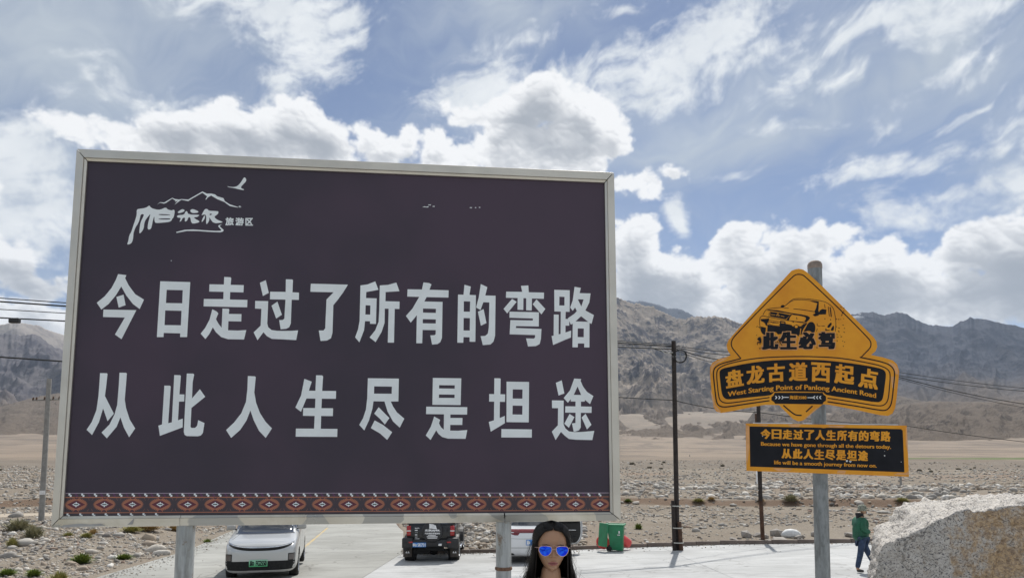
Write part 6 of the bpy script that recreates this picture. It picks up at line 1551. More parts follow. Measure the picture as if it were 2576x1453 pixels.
# cable coil with cross on a bracket
cc = at_depth(1711, 895, gy-.12); mb = MB()
for r in (.225, .235, .245, .25):
    mb.tube([(cc.x+r*math.cos(a), cc.y+.02*math.sin(a*3+r*90), cc.z+r*1.05*math.sin(a)) for a in np.linspace(0, 2*PI, 29)], .016, 6, cap=False)
mb.build('cable_coil', m_cable, UP); MB().tube([(cc.x-.3, cc.y, cc.z-.02), (cc.x+.36, cc.y, cc.z)], .012, 6).tube([(cc.x, cc.y, cc.z-.25), (cc.x, cc.y, cc.z+.36)], .012, 6).build('coil_bracket', m_conc, UP)
# leaning pole behind the sign
LP = empty('wooden_post', (0, 0, 0), 0, 'leaning brown wooden post seen between the orange sign and the ground', 'utility pole')
yl_ = 31.0; a = at_depth(1903, 1040, yl_); b_ = at_depth(1919, 1356, yl_); zg = LZ(b_.x, yl_)
smooth_angle(pole_between(MB(), (b_.x, b_.y, min(zg-.1, b_.z-.02)), a, .088, .075).build('post', m_wood2, LP), 40)
a2 = at_depth(1906, 925, yl_-.12); b2 = at_depth(1913, 1259, yl_-.12); smooth_angle(pole_between(MB(), b2, a2, .085, .08).build('upper_post', m_wood, LP), 40)
for v in (1070, 1232): 
    p = at_depth(1907+(v-1070)*.03, v, yl_-.06); MB().lathe([(.13, -.015), (.134, -.015), (.134, .015), (.13, .015)], 18, p).build('strap', m_band, LP)
MB().box(at_depth(1904, 1200, yl_-.19), (.05, .01, .55)).build('notice_strip', m_white, LP)
# far posts
def simple_pole(u, v_top, v_bot, y, r, mat, label, cat, name='utility_pole', up=None):
    e = empty(name, (0, 0, 0), 0, label, cat); a = at_depth(u if up is None else up, v_top, y); b_ = at_depth(u, v_bot, y); z = LZ(b_.x, y)-.2
    smooth_angle(pole_between(MB(), (b_.x, y, min(z, b_.z)), a, r, r*.8).build('pole', mat, e), 40); return e, a, b_
P3, p3t, _ = simple_pole(2267, 1085, 1247, 78, .12, m_conc, 'short grey pole standing far off, seen right of the slogan sign', 'utility pole', up=2262)
P4, p4t, p4b = simple_pole(104, 952, 1305, 41, .155, m_conc, 'grey concrete pole with cross arm left of the billboard', 'utility pole', up=124)
ca1, ca2 = at_depth(82, 1006, 41), at_depth(166, 1003, 41); MB().tube([ca1, ca2], .045, 8).build('cross_arm', m_conc, P4)
for q in (.02, .12, .36, .50, .62, .80, .97):
    MB().lathe([(.0001, 0), (.05, .0), (.06, .06), (.035, .08), (.05, .12), (.02, .17), (.0001, .18)], 10, ca1.lerp(ca2, q)).build('insulator', m_wood2, P4, True)
MB().box(at_depth(106, 1238, 40.75), (.30, .02, .22)).build('small_notice', m_white, P4)
# cables
def cable(pts, sag, r, label, group='overhead cables'):
    mb = MB(); P = []
    for i in range(len(pts)-1):
        a, b_ = Vector(pts[i]), Vector(pts[i+1])
        for k in np.linspace(0, 1, 18)[(1 if i else 0):]: p = a.lerp(b_, k); P.append(p-Vector((0, 0, sag*4*k*(1-k))))
    mb.tube(P, r, 6); o = mb.build('power_cable', m_cable, None, True); tag(o, label, 'cable', group); return o
def span(uL, vL, zL, uR, vR, yR, sag, r, label):
    """cable that passes both picture points; the left one at height zL, extended beyond the frame"""
    rL = ray(uL, vL); k = (zL-CAM_Z)/rL.z; a = C0+rL*k; b_ = at_depth(uR, vR, yR); d = (a-b_); return cable([b_+d*1.9+Vector((0, 0, .35)), b_], sag, r, label)
T = top
span(0, 757, 6.0, 1694, 866, gy, .10, .014, 'topmost thin cable from the tall black pole to the left edge')
span(0, 764, 5.95, 1694, 870, gy, .12, .022, 'thick cable just under the topmost one left of the black pole')
span(0, 785, 5.8, 1694, 873, gy, .10, .012, 'third cable from the top crossing left of the billboard')
span(0, 806, 5.7, 1694, 878, gy, .10, .020, 'cable carrying the black junction box at the left edge')
span(0, 900, 4.0, 1696, 1006, gy, .16, .018, 'lowest single cable crossing in front of the left mountains')
jb = at_depth(37, 808, at_depth(37, 808, 20).y); rj = ray(37, 806); kj = (5.68-CAM_Z)/rj.z; jp = C0+rj*kj
o = MB().bbox((0, 0, 0), (.30, .14, .15), .03).build('junction_box', m_plast); o.location = jp; tag(o, 'black cable junction box hanging on the wires at the left edge', 'junction box')
p2t = at_depth(1906, 938, yl_-.05)
def right(u, v, y, z_up, sag, r, label, start=None, ext=1.5, mid=None):
    a = start; b_ = at_depth(u, v, y); d = b_-a; cable(([a] if mid is None else [a, mid])+[b_+d*(ext-1)], sag, r, label)
A = at_depth(1696, 868, gy)
cable([A, at_depth(1910, 882, yl_), at_depth(2262, 936, 36), at_depth(2700, 985, 44)], .12, .014, 'upper cable running right from the black pole behind the sign')
cable([A+Vector((0, 0, -.05)), at_depth(1910, 890, yl_), at_depth(2262, 944, 36), at_depth(2700, 990, 44)], .16, .016, 'second cable right of the pole, close under the upper one')
cable([A+Vector((0, 0, -.10)), at_depth(1910, 905, yl_), at_depth(2262, 948, 36), at_depth(2700, 1030, 42)], .22, .020, 'thick cable bowing down towards the right edge')
cable([A+Vector((0, 0, -.16)), at_depth(1910, 925, yl_), at_depth(2262, 952, 36), at_depth(2700, 1042, 42)], .20, .012, 'thin cable just under the thick one at the right edge')
cable([at_depth(1696, 1006, gy), at_depth(1906, 1036, yl_), at_depth(2284, 1071, 40), at_depth(2700, 1122, 46)], .10, .018, 'lowest cable passing above the slogan sign to the right edge')
mbw = MB(); A1 = at_depth(1655, 875, gy-.1); A2 = at_depth(1693, 886, gy-.1)
mbw.tube([at_depth(1640, 873, gy-.1), A1, A1.lerp(A2, .5)+Vector((0, 0, -.12)), A2], .018, 6); mbw.build('cable_loop', m_band, UP); mbw = MB().tube([at_depth(1640, 875, gy-.1), at_depth(1668, 884, gy-.1), at_depth(1694, 890, gy-.1)], .014, 6).build('cable_loop', m_cable, UP)
# tiny things on the far plain
def far_box(u0, u1, v0, v1, y, mat, name, label, cat):
    a, b_ = at_depth(u0, v1, y), at_depth(u1, v0, y); e = empty(name, (0, 0, 0), 0, label, cat)
    w, h = b_.x-a.x, max(b_.z-a.z, .5); zc = a.z; mb = MB().box(((a.x+b_.x)/2, y+2, zc+h/2-1.0), (w, 4, h+2.0)).build('wall', mat, e)
    MB().box(((a.x+b_.x)/2, y+2, zc+h+.08), (w+.5, 4.5, .16)).build('roof', m_conc, e); return e
far_box(1577, 1606, 1153.5, 1157, 420, simple('far_mud_wall', (.20, .13, .10), .9), 'low_building', 'low brown building far away at the right edge of the billboard', 'building')
far_box(1561, 1568, 1152.5, 1156.5, 419, m_white, 'white_tent', 'tiny white tent left of the low brown building', 'tent')
far_box(1729, 1738, 1148, 1156, 430, simple('far_dark_stone', (.13, .12, .11), .9), 'small_monument', 'small dark monument on the far plain right of the black pole', 'monument'); 
e = bpy.data.objects[-1] if False else None
for u, vt in ((1735, 1143),): 
    a, b_ = at_depth(u, vt, 430), at_depth(u, 1150, 430); mb = MB().tube([b_, a], [.5, .15], 8).build('spire', m_conc, [q for q in bpy.data.objects if q.name.startswith('small_monument')][0])
# green wheelie bin with its lid hanging behind
m_green = simple('green_bin_plastic', (.015, .20, .085), .42, var=.15, scale=4); m_redp = simple('red_bucket_plastic', (.62, .055, .055), .38, var=.1)
bin_ = empty('wheelie_bin', (0, 0, 0), 0, 'green wheelie bin with its lid hanging open at the side', 'bin')
mb = MB()
def fr(mb, w0, d0, w1, d1, h0, h1, cx0=0, cx1=0):
    vs = [(cx0-w0/2, -d0/2, h0), (cx0+w0/2, -d0/2, h0), (cx0+w0/2, d0/2, h0), (cx0-w0/2, d0/2, h0), (cx1-w1/2, -d1/2, h1), (cx1+w1/2, -d1/2, h1), (cx1+w1/2, d1/2, h1), (cx1-w1/2, d1/2, h1)]
    return mb.add(vs, [(0, 3, 2, 1), (0, 1, 5, 4), (1, 2, 6, 5), (2, 3, 7, 6), (3, 0, 4, 7)])
fr(mb, .46, .44, .60, .56, .05, .98, .04, 0); fr(mb, .57, .53, .40, .40, .978, .10, 0, .04)
o = smooth_angle(mb.build('body', m_green, bin_), 30)
mb = MB()
for (c, d) in (((0, -.29, .975), (.70, .04, .06)), ((0, .29, .975), (.70, .04, .06)), ((.33, 0, .975), (.05, .6, .06)), ((-.33, 0, .975), (.05, .6, .06))): mb.bbox(c, d, .012)
mb.build('rim', m_green, bin_); o = MB().bbox((0, 0, 0), (.06, .58, .86), .02).build('lid', m_green, bin_); o.location = (-.46, -.16, .60); o.rotation_euler = (0, math.radians(5), math.radians(38))
for s_ in (-1, 1): o = MB().lathe([(.0001, -.03), (.09, -.03), (.105, -.015), (.105, .015), (.09, .03), (.0001, .03)], 20, M=Matrix.Rotation(PI/2, 3, 'X')).build('wheel', m_tyre, bin_, True); o.location = (-.23, s_*.27, .105)
MB().tube([(-.37, -.25, .99), (-.37, .25, .99)], .018, 8).build('handle', m_green, bin_); MB().box((.15, -.287, .72), (.05, .006, .09)).build('print_mark', m_white, bin_); MB().box((.13, -.283, .62), (.10, .006, .03)).build('print_mark', m_white, bin_)
r = ray(1550, 1384); yb = 27.35; bin_.location = (r.x/r.y*yb, yb, float(lot_z(r.x/r.y*yb, yb))+.005); bin_.rotation_euler = (0, 0, math.radians(-14))
bk = empty('red_bucket', (0, 0, 0), 0, 'red plastic tub lying on its side right of the green bin', 'bucket')
mb = MB().lathe([(.0001, 0), (.16, 0), (.175, .02), (.235, .50), (.255, .50), (.255, .53), (.225, .53), (.16, .04), (.0001, .03)], 28); o = smooth_angle(mb.build('tub', m_redp, bk), 40)
r = ray(1583, 1381); bk.location = (r.x/r.y*27.7, 27.75, float(lot_z(4.4, 27.4))+.20); bk.rotation_euler = (math.radians(-62), math.radians(10), math.radians(-24)+PI/2+.9)
ld = empty('plastic_lid', (0, 0, 0), 0, 'red plastic lid leaning on the kerb left of the green bin', 'lid')
mb = MB().lathe([(.0001, .03), (.05, .03), (.06, .05), (.10, .05), (.12, .02), (.25, .01), (.27, -.02), (.26, -.03)], 28); smooth_angle(mb.build('disc', m_redp, ld), 40); MB().lathe([(.05, .055), (.07, .07), (.08, .055)], 18).build('knob', m_redp, ld, True)
r = ray(1517, 1369); ld.location = (r.x/r.y*27.95, 27.9, float(lot_z(3.4, 27.9))+.30); ld.rotation_euler = (math.radians(66), 0, math.radians(8))
# pale bag among the rubble
mb = MB(); bm = bmesh.new(); bmesh.ops.create_icosphere(bm, subdivisions=2, radius=.5)
for q in bm.verts: q.co = Vector((q.co.x*.95, q.co.y*.4, max(q.co.z, -.2)*.55*(1-.5*abs(q.co.x))))*random.uniform(.9, 1.1)
me = bpy.data.meshes.new('pale_bag'); bm.to_mesh(me); bm.free(); x, y = ground_hit(1990, 1352); o = link('pale_bag', me, simple('pale_sack', (.62, .63, .63), .7), smooth=True, loc=(x, max(y, 29.7), LZ(x, max(y, 29.7))+.14)); tag(o, 'pale white sack lying on the rubble behind the kerb', 'sack')
# ------------------------------------------------------------------ the granite boulder at the right
m_gran, t, b = newmat('speckled_granite'); P = objco(t)
Pd = V_(t, 'ADD', P, V_(t, 'SCALE', nn(t, 'ShaderNodeTexNoise', inp={'Vector': P, 'Scale': 30.0, 'Detail': 3.0}).outputs['Color'], scale=.035))
Pst = V_(t, 'MULTIPLY', Pd, (1, 1, 1.5))
f1 = NOISE(t, Pst, 30, 5, .72); f2 = NOISE(t, Pst, 52, 4, .7); big = NOISE(t, P, 1.15, 6, .62, .5); b2_ = NOISE(t, P, 9, 5, .7)
c = MIX(t, MR(t, f1, .42, .60), (.56, .53, .49), (.43, .395, .35))
c = MIX(t, M_(t, 'MULTIPLY', MR(t, f2, .53, .59), .95), c, (.075, .075, .085))
c = MIX(t, M_(t, 'MULTIPLY', MR(t, b2_, .5, .7), .3), c, (.24, .235, .235))
ck = VORO(t, V_(t, 'ADD', P, V_(t, 'SCALE', nn(t, 'ShaderNodeTexNoise', inp={'Vector': P, 'Scale': 3.0, 'Detail': 6.0}).outputs['Color'], scale=.55)), 1.1, 'DISTANCE_TO_EDGE')
c = MIX(t, MR(t, ck, .0, .012, .75, 0, False), c, (.10, .095, .09))
nz = t.nodes.new('ShaderNodeSeparateXYZ'); gg = t.nodes.new('ShaderNodeNewGeometry'); t.links.new(gg.outputs['Normal'], nz.inputs[0])
sp = t.nodes.new('ShaderNodeSeparateXYZ'); t.links.new(P, sp.inputs[0])
st = M_(t, 'ADD', big, M_(t, 'MULTIPLY', M_(t, 'SUBTRACT', b2_, .5), .75))
zone = M_(t, 'MAXIMUM', MR(t, M_(t, 'ADD', sp.outputs[0], M_(t, 'MULTIPLY', big, .8)), 4.05, 4.35), M_(t, 'MULTIPLY', MR(t, sp.outputs[2], .72, .5), 1.0))
st = M_(t, 'ADD', M_(t, 'MULTIPLY', st, .9), M_(t, 'MULTIPLY', zone, .10))
st = M_(t, 'MULTIPLY', MR(t, st, .47, .68), MR(t, nz.outputs[2], .55, .30))
c = MIX(t, M_(t, 'MULTIPLY', st, .72), c, MIX(t, MR(t, f1, .4, .6), (.52, .33, .14), (.22, .13, .06)))
t.links.new(c, b.inputs['Base Color']); b.inputs['Roughness'].default_value = .8; b.inputs['Specular IOR Level'].default_value = .3
bump(t, b, M_(t, 'ADD', M_(t, 'MULTIPLY', f1, .6), b2_), .7, .02)
QB = crop(3300, 1900, .309)
sil = [(560, 1600), (568, 1400), (575, 1300), (592, 1180), (602, 1100), (604, 1000), (605, 850), (612, 760), (622, 715), (634, 670), (655, 640), (700, 618), (770, 600), (808, 588), (850, 545), (885, 495), (900, 455), (925, 412), (1000, 390), (1075, 370), (1130, 358), (1200, 345), (1300, 322), (1450, 316), (1600, 308), (1665, 290), (1720, 268), (1850, 258), (2000, 250), (2200, 248), (2400, 236), (2576, 225), (2900, 215), (3400, 250), (3900, 420), (4100, 800), (4150, 1600)]
rid = [(560, 1600), (590, 1400), (640, 1300), (680, 1180), (700, 1100), (710, 1020), (720, 960), (760, 910), (840, 870), (900, 850), (960, 832), (1020, 810), (1080, 785), (1140, 760), (1200, 738), (1260, 700), (1330, 645), (1390, 602), (1420, 590), (1500, 560), (1560, 530), (1620, 505), (1660, 490), (1720, 462), (1790, 432), (1850, 440), (1950, 455), (2050, 450), (2180, 430), (2330, 400), (2450, 385), (2576, 380), (2900, 370), (3300, 400), (3600, 560), (3700, 850), (3750, 1600)]
YB = 6.6; n_c = len(sil); rows = []
def yb_sil(k): return YB + .35 + .5*math.sin(k/(n_c-1)*PI)
rings_ = []
for k in range(n_c):
    s_ = k/(n_c-1); a = at_depth(*QB(*rid[k]), YB+.05*math.sin(s_*9)); e_ = at_depth(*QB(*sil[k]), yb_sil(k))
    zb_ = -.55; bx_ = Vector((a.x, YB-.02-.12*math.sin(s_*PI), zb_))
    yb_ = e_.y+.55+.5*math.sin(s_*PI); inw = .22 if s_ < .5 else -.2; back = Vector((e_.x*yb_/e_.y+inw, yb_, min((e_.z+zb_)*.55, e_.z))); back2 = Vector((back.x+inw*.1, back.y, zb_))
    rings_.append((a, e_, back, back2))
# front face: between the ridge line and the ground; ridge to skyline: the bright bevel; then the back
cols_ = []
for k in range(n_c):
    a, e_, bk_, bk2 = rings_[k]; cxm = 3.7
    foot = Vector((a.x+(cxm-a.x)*.0, YB-.10, -.5))
    seq = [foot.lerp(a, q) for q in (0, .25, .5, .75, .93)]+[a, a.lerp(e_, .33)+Vector((0, 0, .012)), a.lerp(e_, .66)+Vector((0, 0, .012)), e_, e_.lerp(bk_, .5)+Vector((0, .06, .03)), bk_, bk2]
    cols_.append(seq)
mb = MB(); w_ = len(cols_[0]); mb.v = [tuple(p) for sq in cols_ for p in sq]
for i in range(n_c-1):
    for j in range(w_-1): a = i*w_+j; mb.f.append((a, a+1, a+1+w_, a+w_)); mb.m.append(0)
for i in (0, n_c-1): mb.f.append(tuple(i*w_+j for j in range(w_))); mb.m.append(0)
bo = mb.build('boulder', m_gran); tag(bo, 'huge speckled grey and ochre granite boulder in the right bottom corner', 'boulder')
bm = bmesh.new(); bm.from_mesh(bo.data); bmesh.ops.remove_doubles(bm, verts=bm.verts, dist=.004); bmesh.ops.recalc_face_normals(bm, faces=bm.faces)
bmesh.ops.triangulate(bm, faces=[f for f in bm.faces if len(f.verts) > 4])
for _ in range(3): bmesh.ops.subdivide_edges(bm, edges=[e for e in bm.edges if e.calc_length() > .035], cuts=1, use_grid_fill=True)
bm.to_mesh(bo.data); bm.free()
me = bo.data; n = len(me.vertices); co = np.empty(n*3, np.float32); me.vertices.foreach_get('co', co); co = co.reshape(-1, 3)
nr = np.empty(n*3, np.float32); me.vertices.foreach_get('normal', nr); nr = nr.reshape(-1, 3)
d = fbm3((co[:, 0], co[:, 1], co[:, 2]*1.4), 2.6, 3, .5, 3)*.055 + fbm3((co[:, 0]+co[:, 2], co[:, 1], co[:, 2]*1.6), 9, 4, .65, 9, 'b')*.042 + fbm3((co[:, 0], co[:, 1], co[:, 2]), 40, 2, .5, 19)*.010
co += nr*d[:, None]; me.vertices.foreach_set('co', co.ravel()); me.polygons.foreach_set('use_smooth', [True]*len(me.polygons)); me.update()
# ------------------------------------------------------------------ people
m_skin, t, b = newmat('tanned_skin'); P = objco(t)
t.links.new(MIX(t, NOISE(t, P, 14, 4), (.36, .20, .118), (.43, .245, .148)), b.inputs['Base Color']); b.inputs['Roughness'].default_value = .42
b.inputs['Subsurface Weight'].default_value = .08; b.inputs['Subsurface Radius'].default_value = (.02, .008, .004); bump(t, b, NOISE(t, P, 260, 3), .12, .001)
m_hair, t, b = newmat('black_hair'); P = objco(t)
hn = NOISE(t, V_(t, 'MULTIPLY', P, (1, 1, .06)), 160, 4, .7)
t.links.new(MIX(t, hn, (.004, .0035, .0035), (.018, .014, .012)), b.inputs['Base Color']); b.inputs['Roughness'].default_value = .42; b.inputs['Specular IOR Level'].default_value = .35; bump(t, b, hn, .6, .004)
def skin_mesh(name, verts, edges, radii, mat, parent, sub=2, root=0, flat=None):
    me = bpy.data.meshes.new(name); me.from_pydata(verts, edges, []); o = bpy.data.objects.new(name, me); COL.objects.link(o)
    me.materials.append(mat)
    bm = bmesh.new(); bm.from_mesh(me); L = bm.verts.layers.skin.verify(); bm.verts.ensure_lookup_table()
    for i, v in enumerate(bm.verts):
        r = radii[i]; v[L].radius = r if isinstance(r, tuple) else (r, r); v[L].use_root = (i == root)
    bm.to_mesh(me); bm.free()
    o.modifiers.new('skin', 'SKIN').use_smooth_shade = True; s = o.modifiers.new('s', 'SUBSURF'); s.levels = s.render_levels = sub
    bake(o); o.parent = parent; o.data.polygons.foreach_set('use_smooth', [True]*len(o.data.polygons)); return o
def head_mesh(name, mat, parent, H=.225, W=.148, Dp=.19, female=True):
    """head with chin at z=0, crown at z=H, face towards -y; features pushed out of a smooth skull"""
    nu, nv = 72, 64; zs = np.linspace(0, 1, nv)
    zk = [0, .03, .08, .15, .25, .35, .45, .55, .65, .75, .85, .92, .97, 1.0]
    hw = [.10, .30, .44, .58, .74, .86, .94, .98, 1.0, .98, .88, .72, .48, .05]
    fr = [.55, .72, .80, .84, .86, .87, .86, .86, .90, .90, .82, .66, .44, .05]       # front depth (of Dp/2)
    bk = [.05, .10, .20, .34, .52, .68, .84, .95, 1.02, 1.05, .98, .82, .56, .05]
    V = []
    for z in zs:
        w, f, k = np.interp(z, zk, hw)*W/2, np.interp(z, zk, fr)*Dp/2, np.interp(z, zk, bk)*Dp/2
        for i in range(nu):
            a = 2*PI*i/nu; c, s = math.cos(a), math.sin(a); p = 2.25
            x = w*math.copysign(abs(c)**(2/p), c); y = (f if s < 0 else k)*math.copysign(abs(s)**(2/p), s); V.append((x, y, z*H))
    V = np.array(V); x, y, z = V[:, 0]/W*2, V[:, 1], V[:, 2]/H; front = sst(-y, .0, .03)
    g = lambda x0, z0, sx, sz: np.exp(-((x-x0)/sx)**2-((z-z0)/sz)**2)
    d = .0*x
    d += -.009*(g(-.42, .50, .26, .055)+g(.42, .50, .26, .055))             # eye sockets
    d += .006*(g(-.40, .575, .30, .03)+g(.40, .575, .30, .03))               # brow
    d += .005*(g(-.58, .36, .28, .10)+g(.58, .36, .28, .10))                 # cheeks
    tz = np.clip((z-.32)/(.54-.32), 0, 1)
    d += (.021*(1-tz)+.004*tz)*np.exp(-(x/(.17-.06*tz))**2)*sst(z, .295, .335)*sst(-z, -.60, -.50)   # nose
    d += .007*(g(-.15, .325, .075, .022)+g(.15, .325, .075, .022))           # nostrils' wings
    d += .0075*g(0, .205, .30, .022) + .0075*g(0, .155, .26, .022) - .006*g(0, .181, .30, .009)      # lips
    d += -.003*g(0, .245, .10, .03) + .007*g(0, .06, .26, .05) - .004*g(0, .115, .3, .02)
    V[:, 1] -= d*front
    F = []
    for j in range(nv-1):
        for i in range(nu): a = j*nu+i; b_ = j*nu+(i+1) % nu; F.append((a, b_, b_+nu, a+nu))
    me = bpy.data.meshes.new(name); me.from_pydata(V.tolist(), [], F+[tuple(range(nu))[::-1], tuple((nv-1)*nu+i for i in range(nu))])
    o = link(name, me, mat, parent, True)
    bm = bmesh.new(); bm.from_mesh(me)
    bvh = BVHTree.FromBMesh(bm); bm.free()
    for s_ in (-1, 1):
        mb = MB().lathe([(.0001, 0), (.016, .002), (.019, .006), (.014, .010), (.0001, .008)], 16); e = mb.build('ear', mat, o, True)
        e.location = (s_*W*.475, .012, H*.47); e.rotation_euler = (0, s_*math.radians(70), 0); e.scale = (1.55, .85, 1)
    return o, bvh
WG = LZ(.2, 3.7)
def hand(parent, wrist, dirn, mat, s=1.0, name='hand'):
    """palm, four fingers of different length and a thumb, slightly curled"""
    d = Vector(dirn).normalized(); side = d.cross(Vector((0, 0, 1))) 
    if side.length < .2: side = Vector((1, 0, 0))
    side = side.normalized()*s; nrm = d.cross(side).normalized(); w = Vector(wrist)
    vs = [w, w+d*.045, w+d*.085]; es = [(0, 1), (1, 2)]; rs = [(.026, .018), (.036, .015), (.036, .013)]
    for k, L in enumerate((.062, .073, .069, .054)):
        o_ = side*(k-1.5)*.019; b0 = len(vs); bend = nrm*.010
        vs += [w+d*.09+o_, w+d*(.09+L*.5)+o_+bend, w+d*(.09+L*.95)+o_+bend*3]; es += [(2, b0), (b0, b0+1), (b0+1, b0+2)]; rs += [.0095, .0085, .0075]
    b0 = len(vs); vs += [w+d*.035-side*.034, w+d*.065-side*.050, w+d*.092-side*.052+nrm*.008]; es += [(1, b0), (b0, b0+1), (b0+1, b0+2)]; rs += [.012, .0105, .009]
    return skin_mesh(name, [tuple(v) for v in vs], es, rs, mat, parent, 1)
# ---- the woman in front of the billboard
wy = 3.62
hc = at_depth(1388, 1438, wy-.08)            # chin
W_ = empty('person', (hc.x, wy, WG), 0, 'woman with long straight black hair and blue mirrored aviator sunglasses', 'person')
ch = hc.z-WG                                  # chin height above the ground
S_ = ch/1.42
hd, hb = head_mesh('head', m_skin, W_, .222, .146, .195); hd.location = (0, -.0, ch); hd.rotation_euler = (math.radians(-1), math.radians(1.5), math.radians(4)); hd.scale = (1.06, 1, 1)
m_jacket = simple('black_jacket', (.018, .017, .020), .75, var=.3, bmp=.5, bscale=50); m_jeans = simple('dark_blue_jeans', (.035, .05, .085), .85, var=.3, bmp=.5, bscale=120); m_shoe = simple('dark_shoe', (.03, .028, .028), .6); m_collar = simple('pale_collar_cloth', (.42, .39, .34), .8, var=.2, bmp=.4)
z = lambda q: q*S_
vb = [(0, .02, z(.93)), (0, .02, z(1.08)), (0, .015, z(1.22)), (0, .02, z(1.275)), (0, .016, z(1.352)), (0, .0, ch+.03),
      (.09, .02, z(.88)), (.095, .015, z(.50)), (.10, .03, z(.10)), (-.09, .02, z(.88)), (-.095, .015, z(.50)), (-.10, .03, z(.10)),
      (.155, .02, z(1.29)), (.21, .03, z(1.05)), (.215, -.01, z(.84)), (-.155, .02, z(1.29)), (-.21, .03, z(1.05)), (-.215, -.01, z(.84))]
eb = [(0, 1), (1, 2), (2, 3), (3, 4), (4, 5), (0, 6), (6, 7), (7, 8), (0, 9), (9, 10), (10, 11), (3, 12), (12, 13), (13, 14), (3, 15), (15, 16), (16, 17)]
rb = [(.15, .11), (.12, .09), (.135, .10), (.11, .075), (.052, .052), (.050, .052), (.082, .085), (.056, .06), (.038, .04), (.082, .085), (.056, .06), (.038, .04), (.05, .05), (.038, .038), (.026, .026), (.05, .05), (.038, .038), (.026, .026)]
skin_mesh('body', vb, eb, rb, m_skin, W_)
vj = [vb[i] for i in (0, 1, 2, 3, 12, 13, 14, 15, 16, 17)]; vj[6] = (.215, -.0, z(.88)); vj[9] = (-.215, -.0, z(.88)); 
vj.append((0, .022, z(1.335))); ej = [(0, 1), (1, 2), (2, 3), (3, 4), (4, 5), (5, 6), (3, 7), (7, 8), (8, 9), (3, 10)]
skin_mesh('jacket', vj, ej, [(.172, .135), (.145, .115), (.158, .122), (.135, .095), .068, .055, .042, .068, .055, .042, (.074, .066)], m_jacket, W_)
skin_mesh('trousers', [vb[i] for i in (0, 6, 7, 8, 9, 10, 11)], [(0, 1), (1, 2), (2, 3), (0, 4), (4, 5), (5, 6)], [(.162, .122), (.095, .098), (.070, .072), (.058, .06), (.095, .098), (.070, .072), (.058, .06)], m_jeans, W_)
for s_ in (-1, 1):
    skin_mesh('shoe', [(s_*.10, .05, .045), (s_*.105, -.05, .04), (s_*.11, -.14, .03)], [(0, 1), (1, 2)], [(.042, .045), (.045, .04), (.038, .028)], m_shoe, W_, 2)
    hand(W_, (s_*.215, -.01, z(.84)), (0, -.05, -1), m_skin, s_)
mb = MB().lathe([(.068, -.03), (.078, .0), (.083, .035), (.080, .05), (.072, .045), (.066, .01)], 32); cl = mb.build('collar', m_collar, W_, True); cl.location = (.006, .03, z(1.335)); cl.scale = (1.05, .95, .9)
# hair: scalp shell with centre parting falling straight past the shoulders
H0 = .222; nst = 60; nrow = 44
def hair_surf(lift, name, mat, a0=-.0):
    V = []; 
    for i in range(nst+1):
        # azimuth measured from the forehead (−y); the strands start at the parting and fall to their side
        side = -1 if i <= nst//2 else 1
    return None
mb = MB(); rsn = random.Random(3)
def skull(dx, dy, z):
    """distance from the head's axis to its surface in a direction"""
    o_ = Vector((dx, dy, 0))*.4+Vector((0, .0, min(z, H0*.975))); h = hb.ray_cast(o_, Vector((-dx, -dy, 0)))[0]
    return math.hypot(h.x, h.y) if h is not None else .02
def strand_path(side, k, lift, wob, length):
    """k=0: frames the face, k=1: middle of the back; starts at the parting on top of the skull"""
    ya = -.078+.155*k
    h = hb.ray_cast(Vector((side*.001, ya, 1)), Vector((0, 0, -1)))[0]
    zt = (h.z if h is not None else H0*.86)
    if k < .02: zt = min(zt, H0*.90)
    pts = [Vector((side*.0015, ya, zt+.010+lift))]
    a_end = math.radians(np.interp(k, [0, .15, .5, 1], [60, 74, 118, 174])); a_top = math.radians(np.interp(k, [0, .2, .5, 1], [14, 40, 95, 172]))
    zl = np.linspace(zt*.985, H0*.58, 6)
    for i, zz in enumerate(zl):
        q = (i+1)/6; ang = a_top+(a_end-a_top)*q**.8; dx, dy = math.sin(ang)*side, -math.cos(ang)
        R_s = skull(dx, dy, zz); top_in = 1-.0*(1-q)
        pts.append(Vector((dx*(R_s+.009+lift), dy*(R_s+.009+lift), zz+.012*(1-q))))
    dx, dy = math.sin(a_end)*side, -math.cos(a_end); R0 = skull(dx, dy, H0*.58)+.010+lift
    fl = min(1, .12+k*3)
    for q, zz in ((1.05, .38), (1.12, .18), (1.24, .0), (1.42, -.20), (1.58, -.42), (1.66, -.70), (1.66, -1.0), (1.60, -1.25)):
        if zz < length: break
        sh_ = min(1, max(0, (.35-zz)/.8)); q = 1+(q-1)*fl
        pts.append(Vector((dx*R0*q+wob[0]*.004*(1-zz), dy*R0*(1+(q-1)*.25)+.020*sh_*(1 if dy < 0 else .3)+wob[1]*.004*(1-zz), zz*H0)))
    return pts
# closed under-shell
rows_ = []
for side in (-1, 1):
    ks = np.linspace(0, 1, 26); R = [strand_path(side, k, 0.0, (0, 0), -1.2) for k in (ks if side < 0 else ks[::-1])]
    rows_ += R
nP = len(rows_[0]); mb.v = [tuple(p) for r_ in rows_ for p in r_]
for i in range(len(rows_)-1):
    for j in range(nP-1): a = i*nP+j; mb.f.append((a, a+1, a+1+nP, a+nP)); mb.m.append(0)
hair = mb.build('hair', m_hair, hd, True); so = hair.modifiers.new('s', 'SUBSURF'); so.levels = so.render_levels = 1; sd = hair.modifiers.new('t', 'SOLIDIFY'); sd.thickness = .007; sd.offset = 1; 
hp = hair.parent; hair.parent = None; bake(hair); hair.parent = hd; hair.data.polygons.foreach_set('use_smooth', [True]*len(hair.data.polygons))
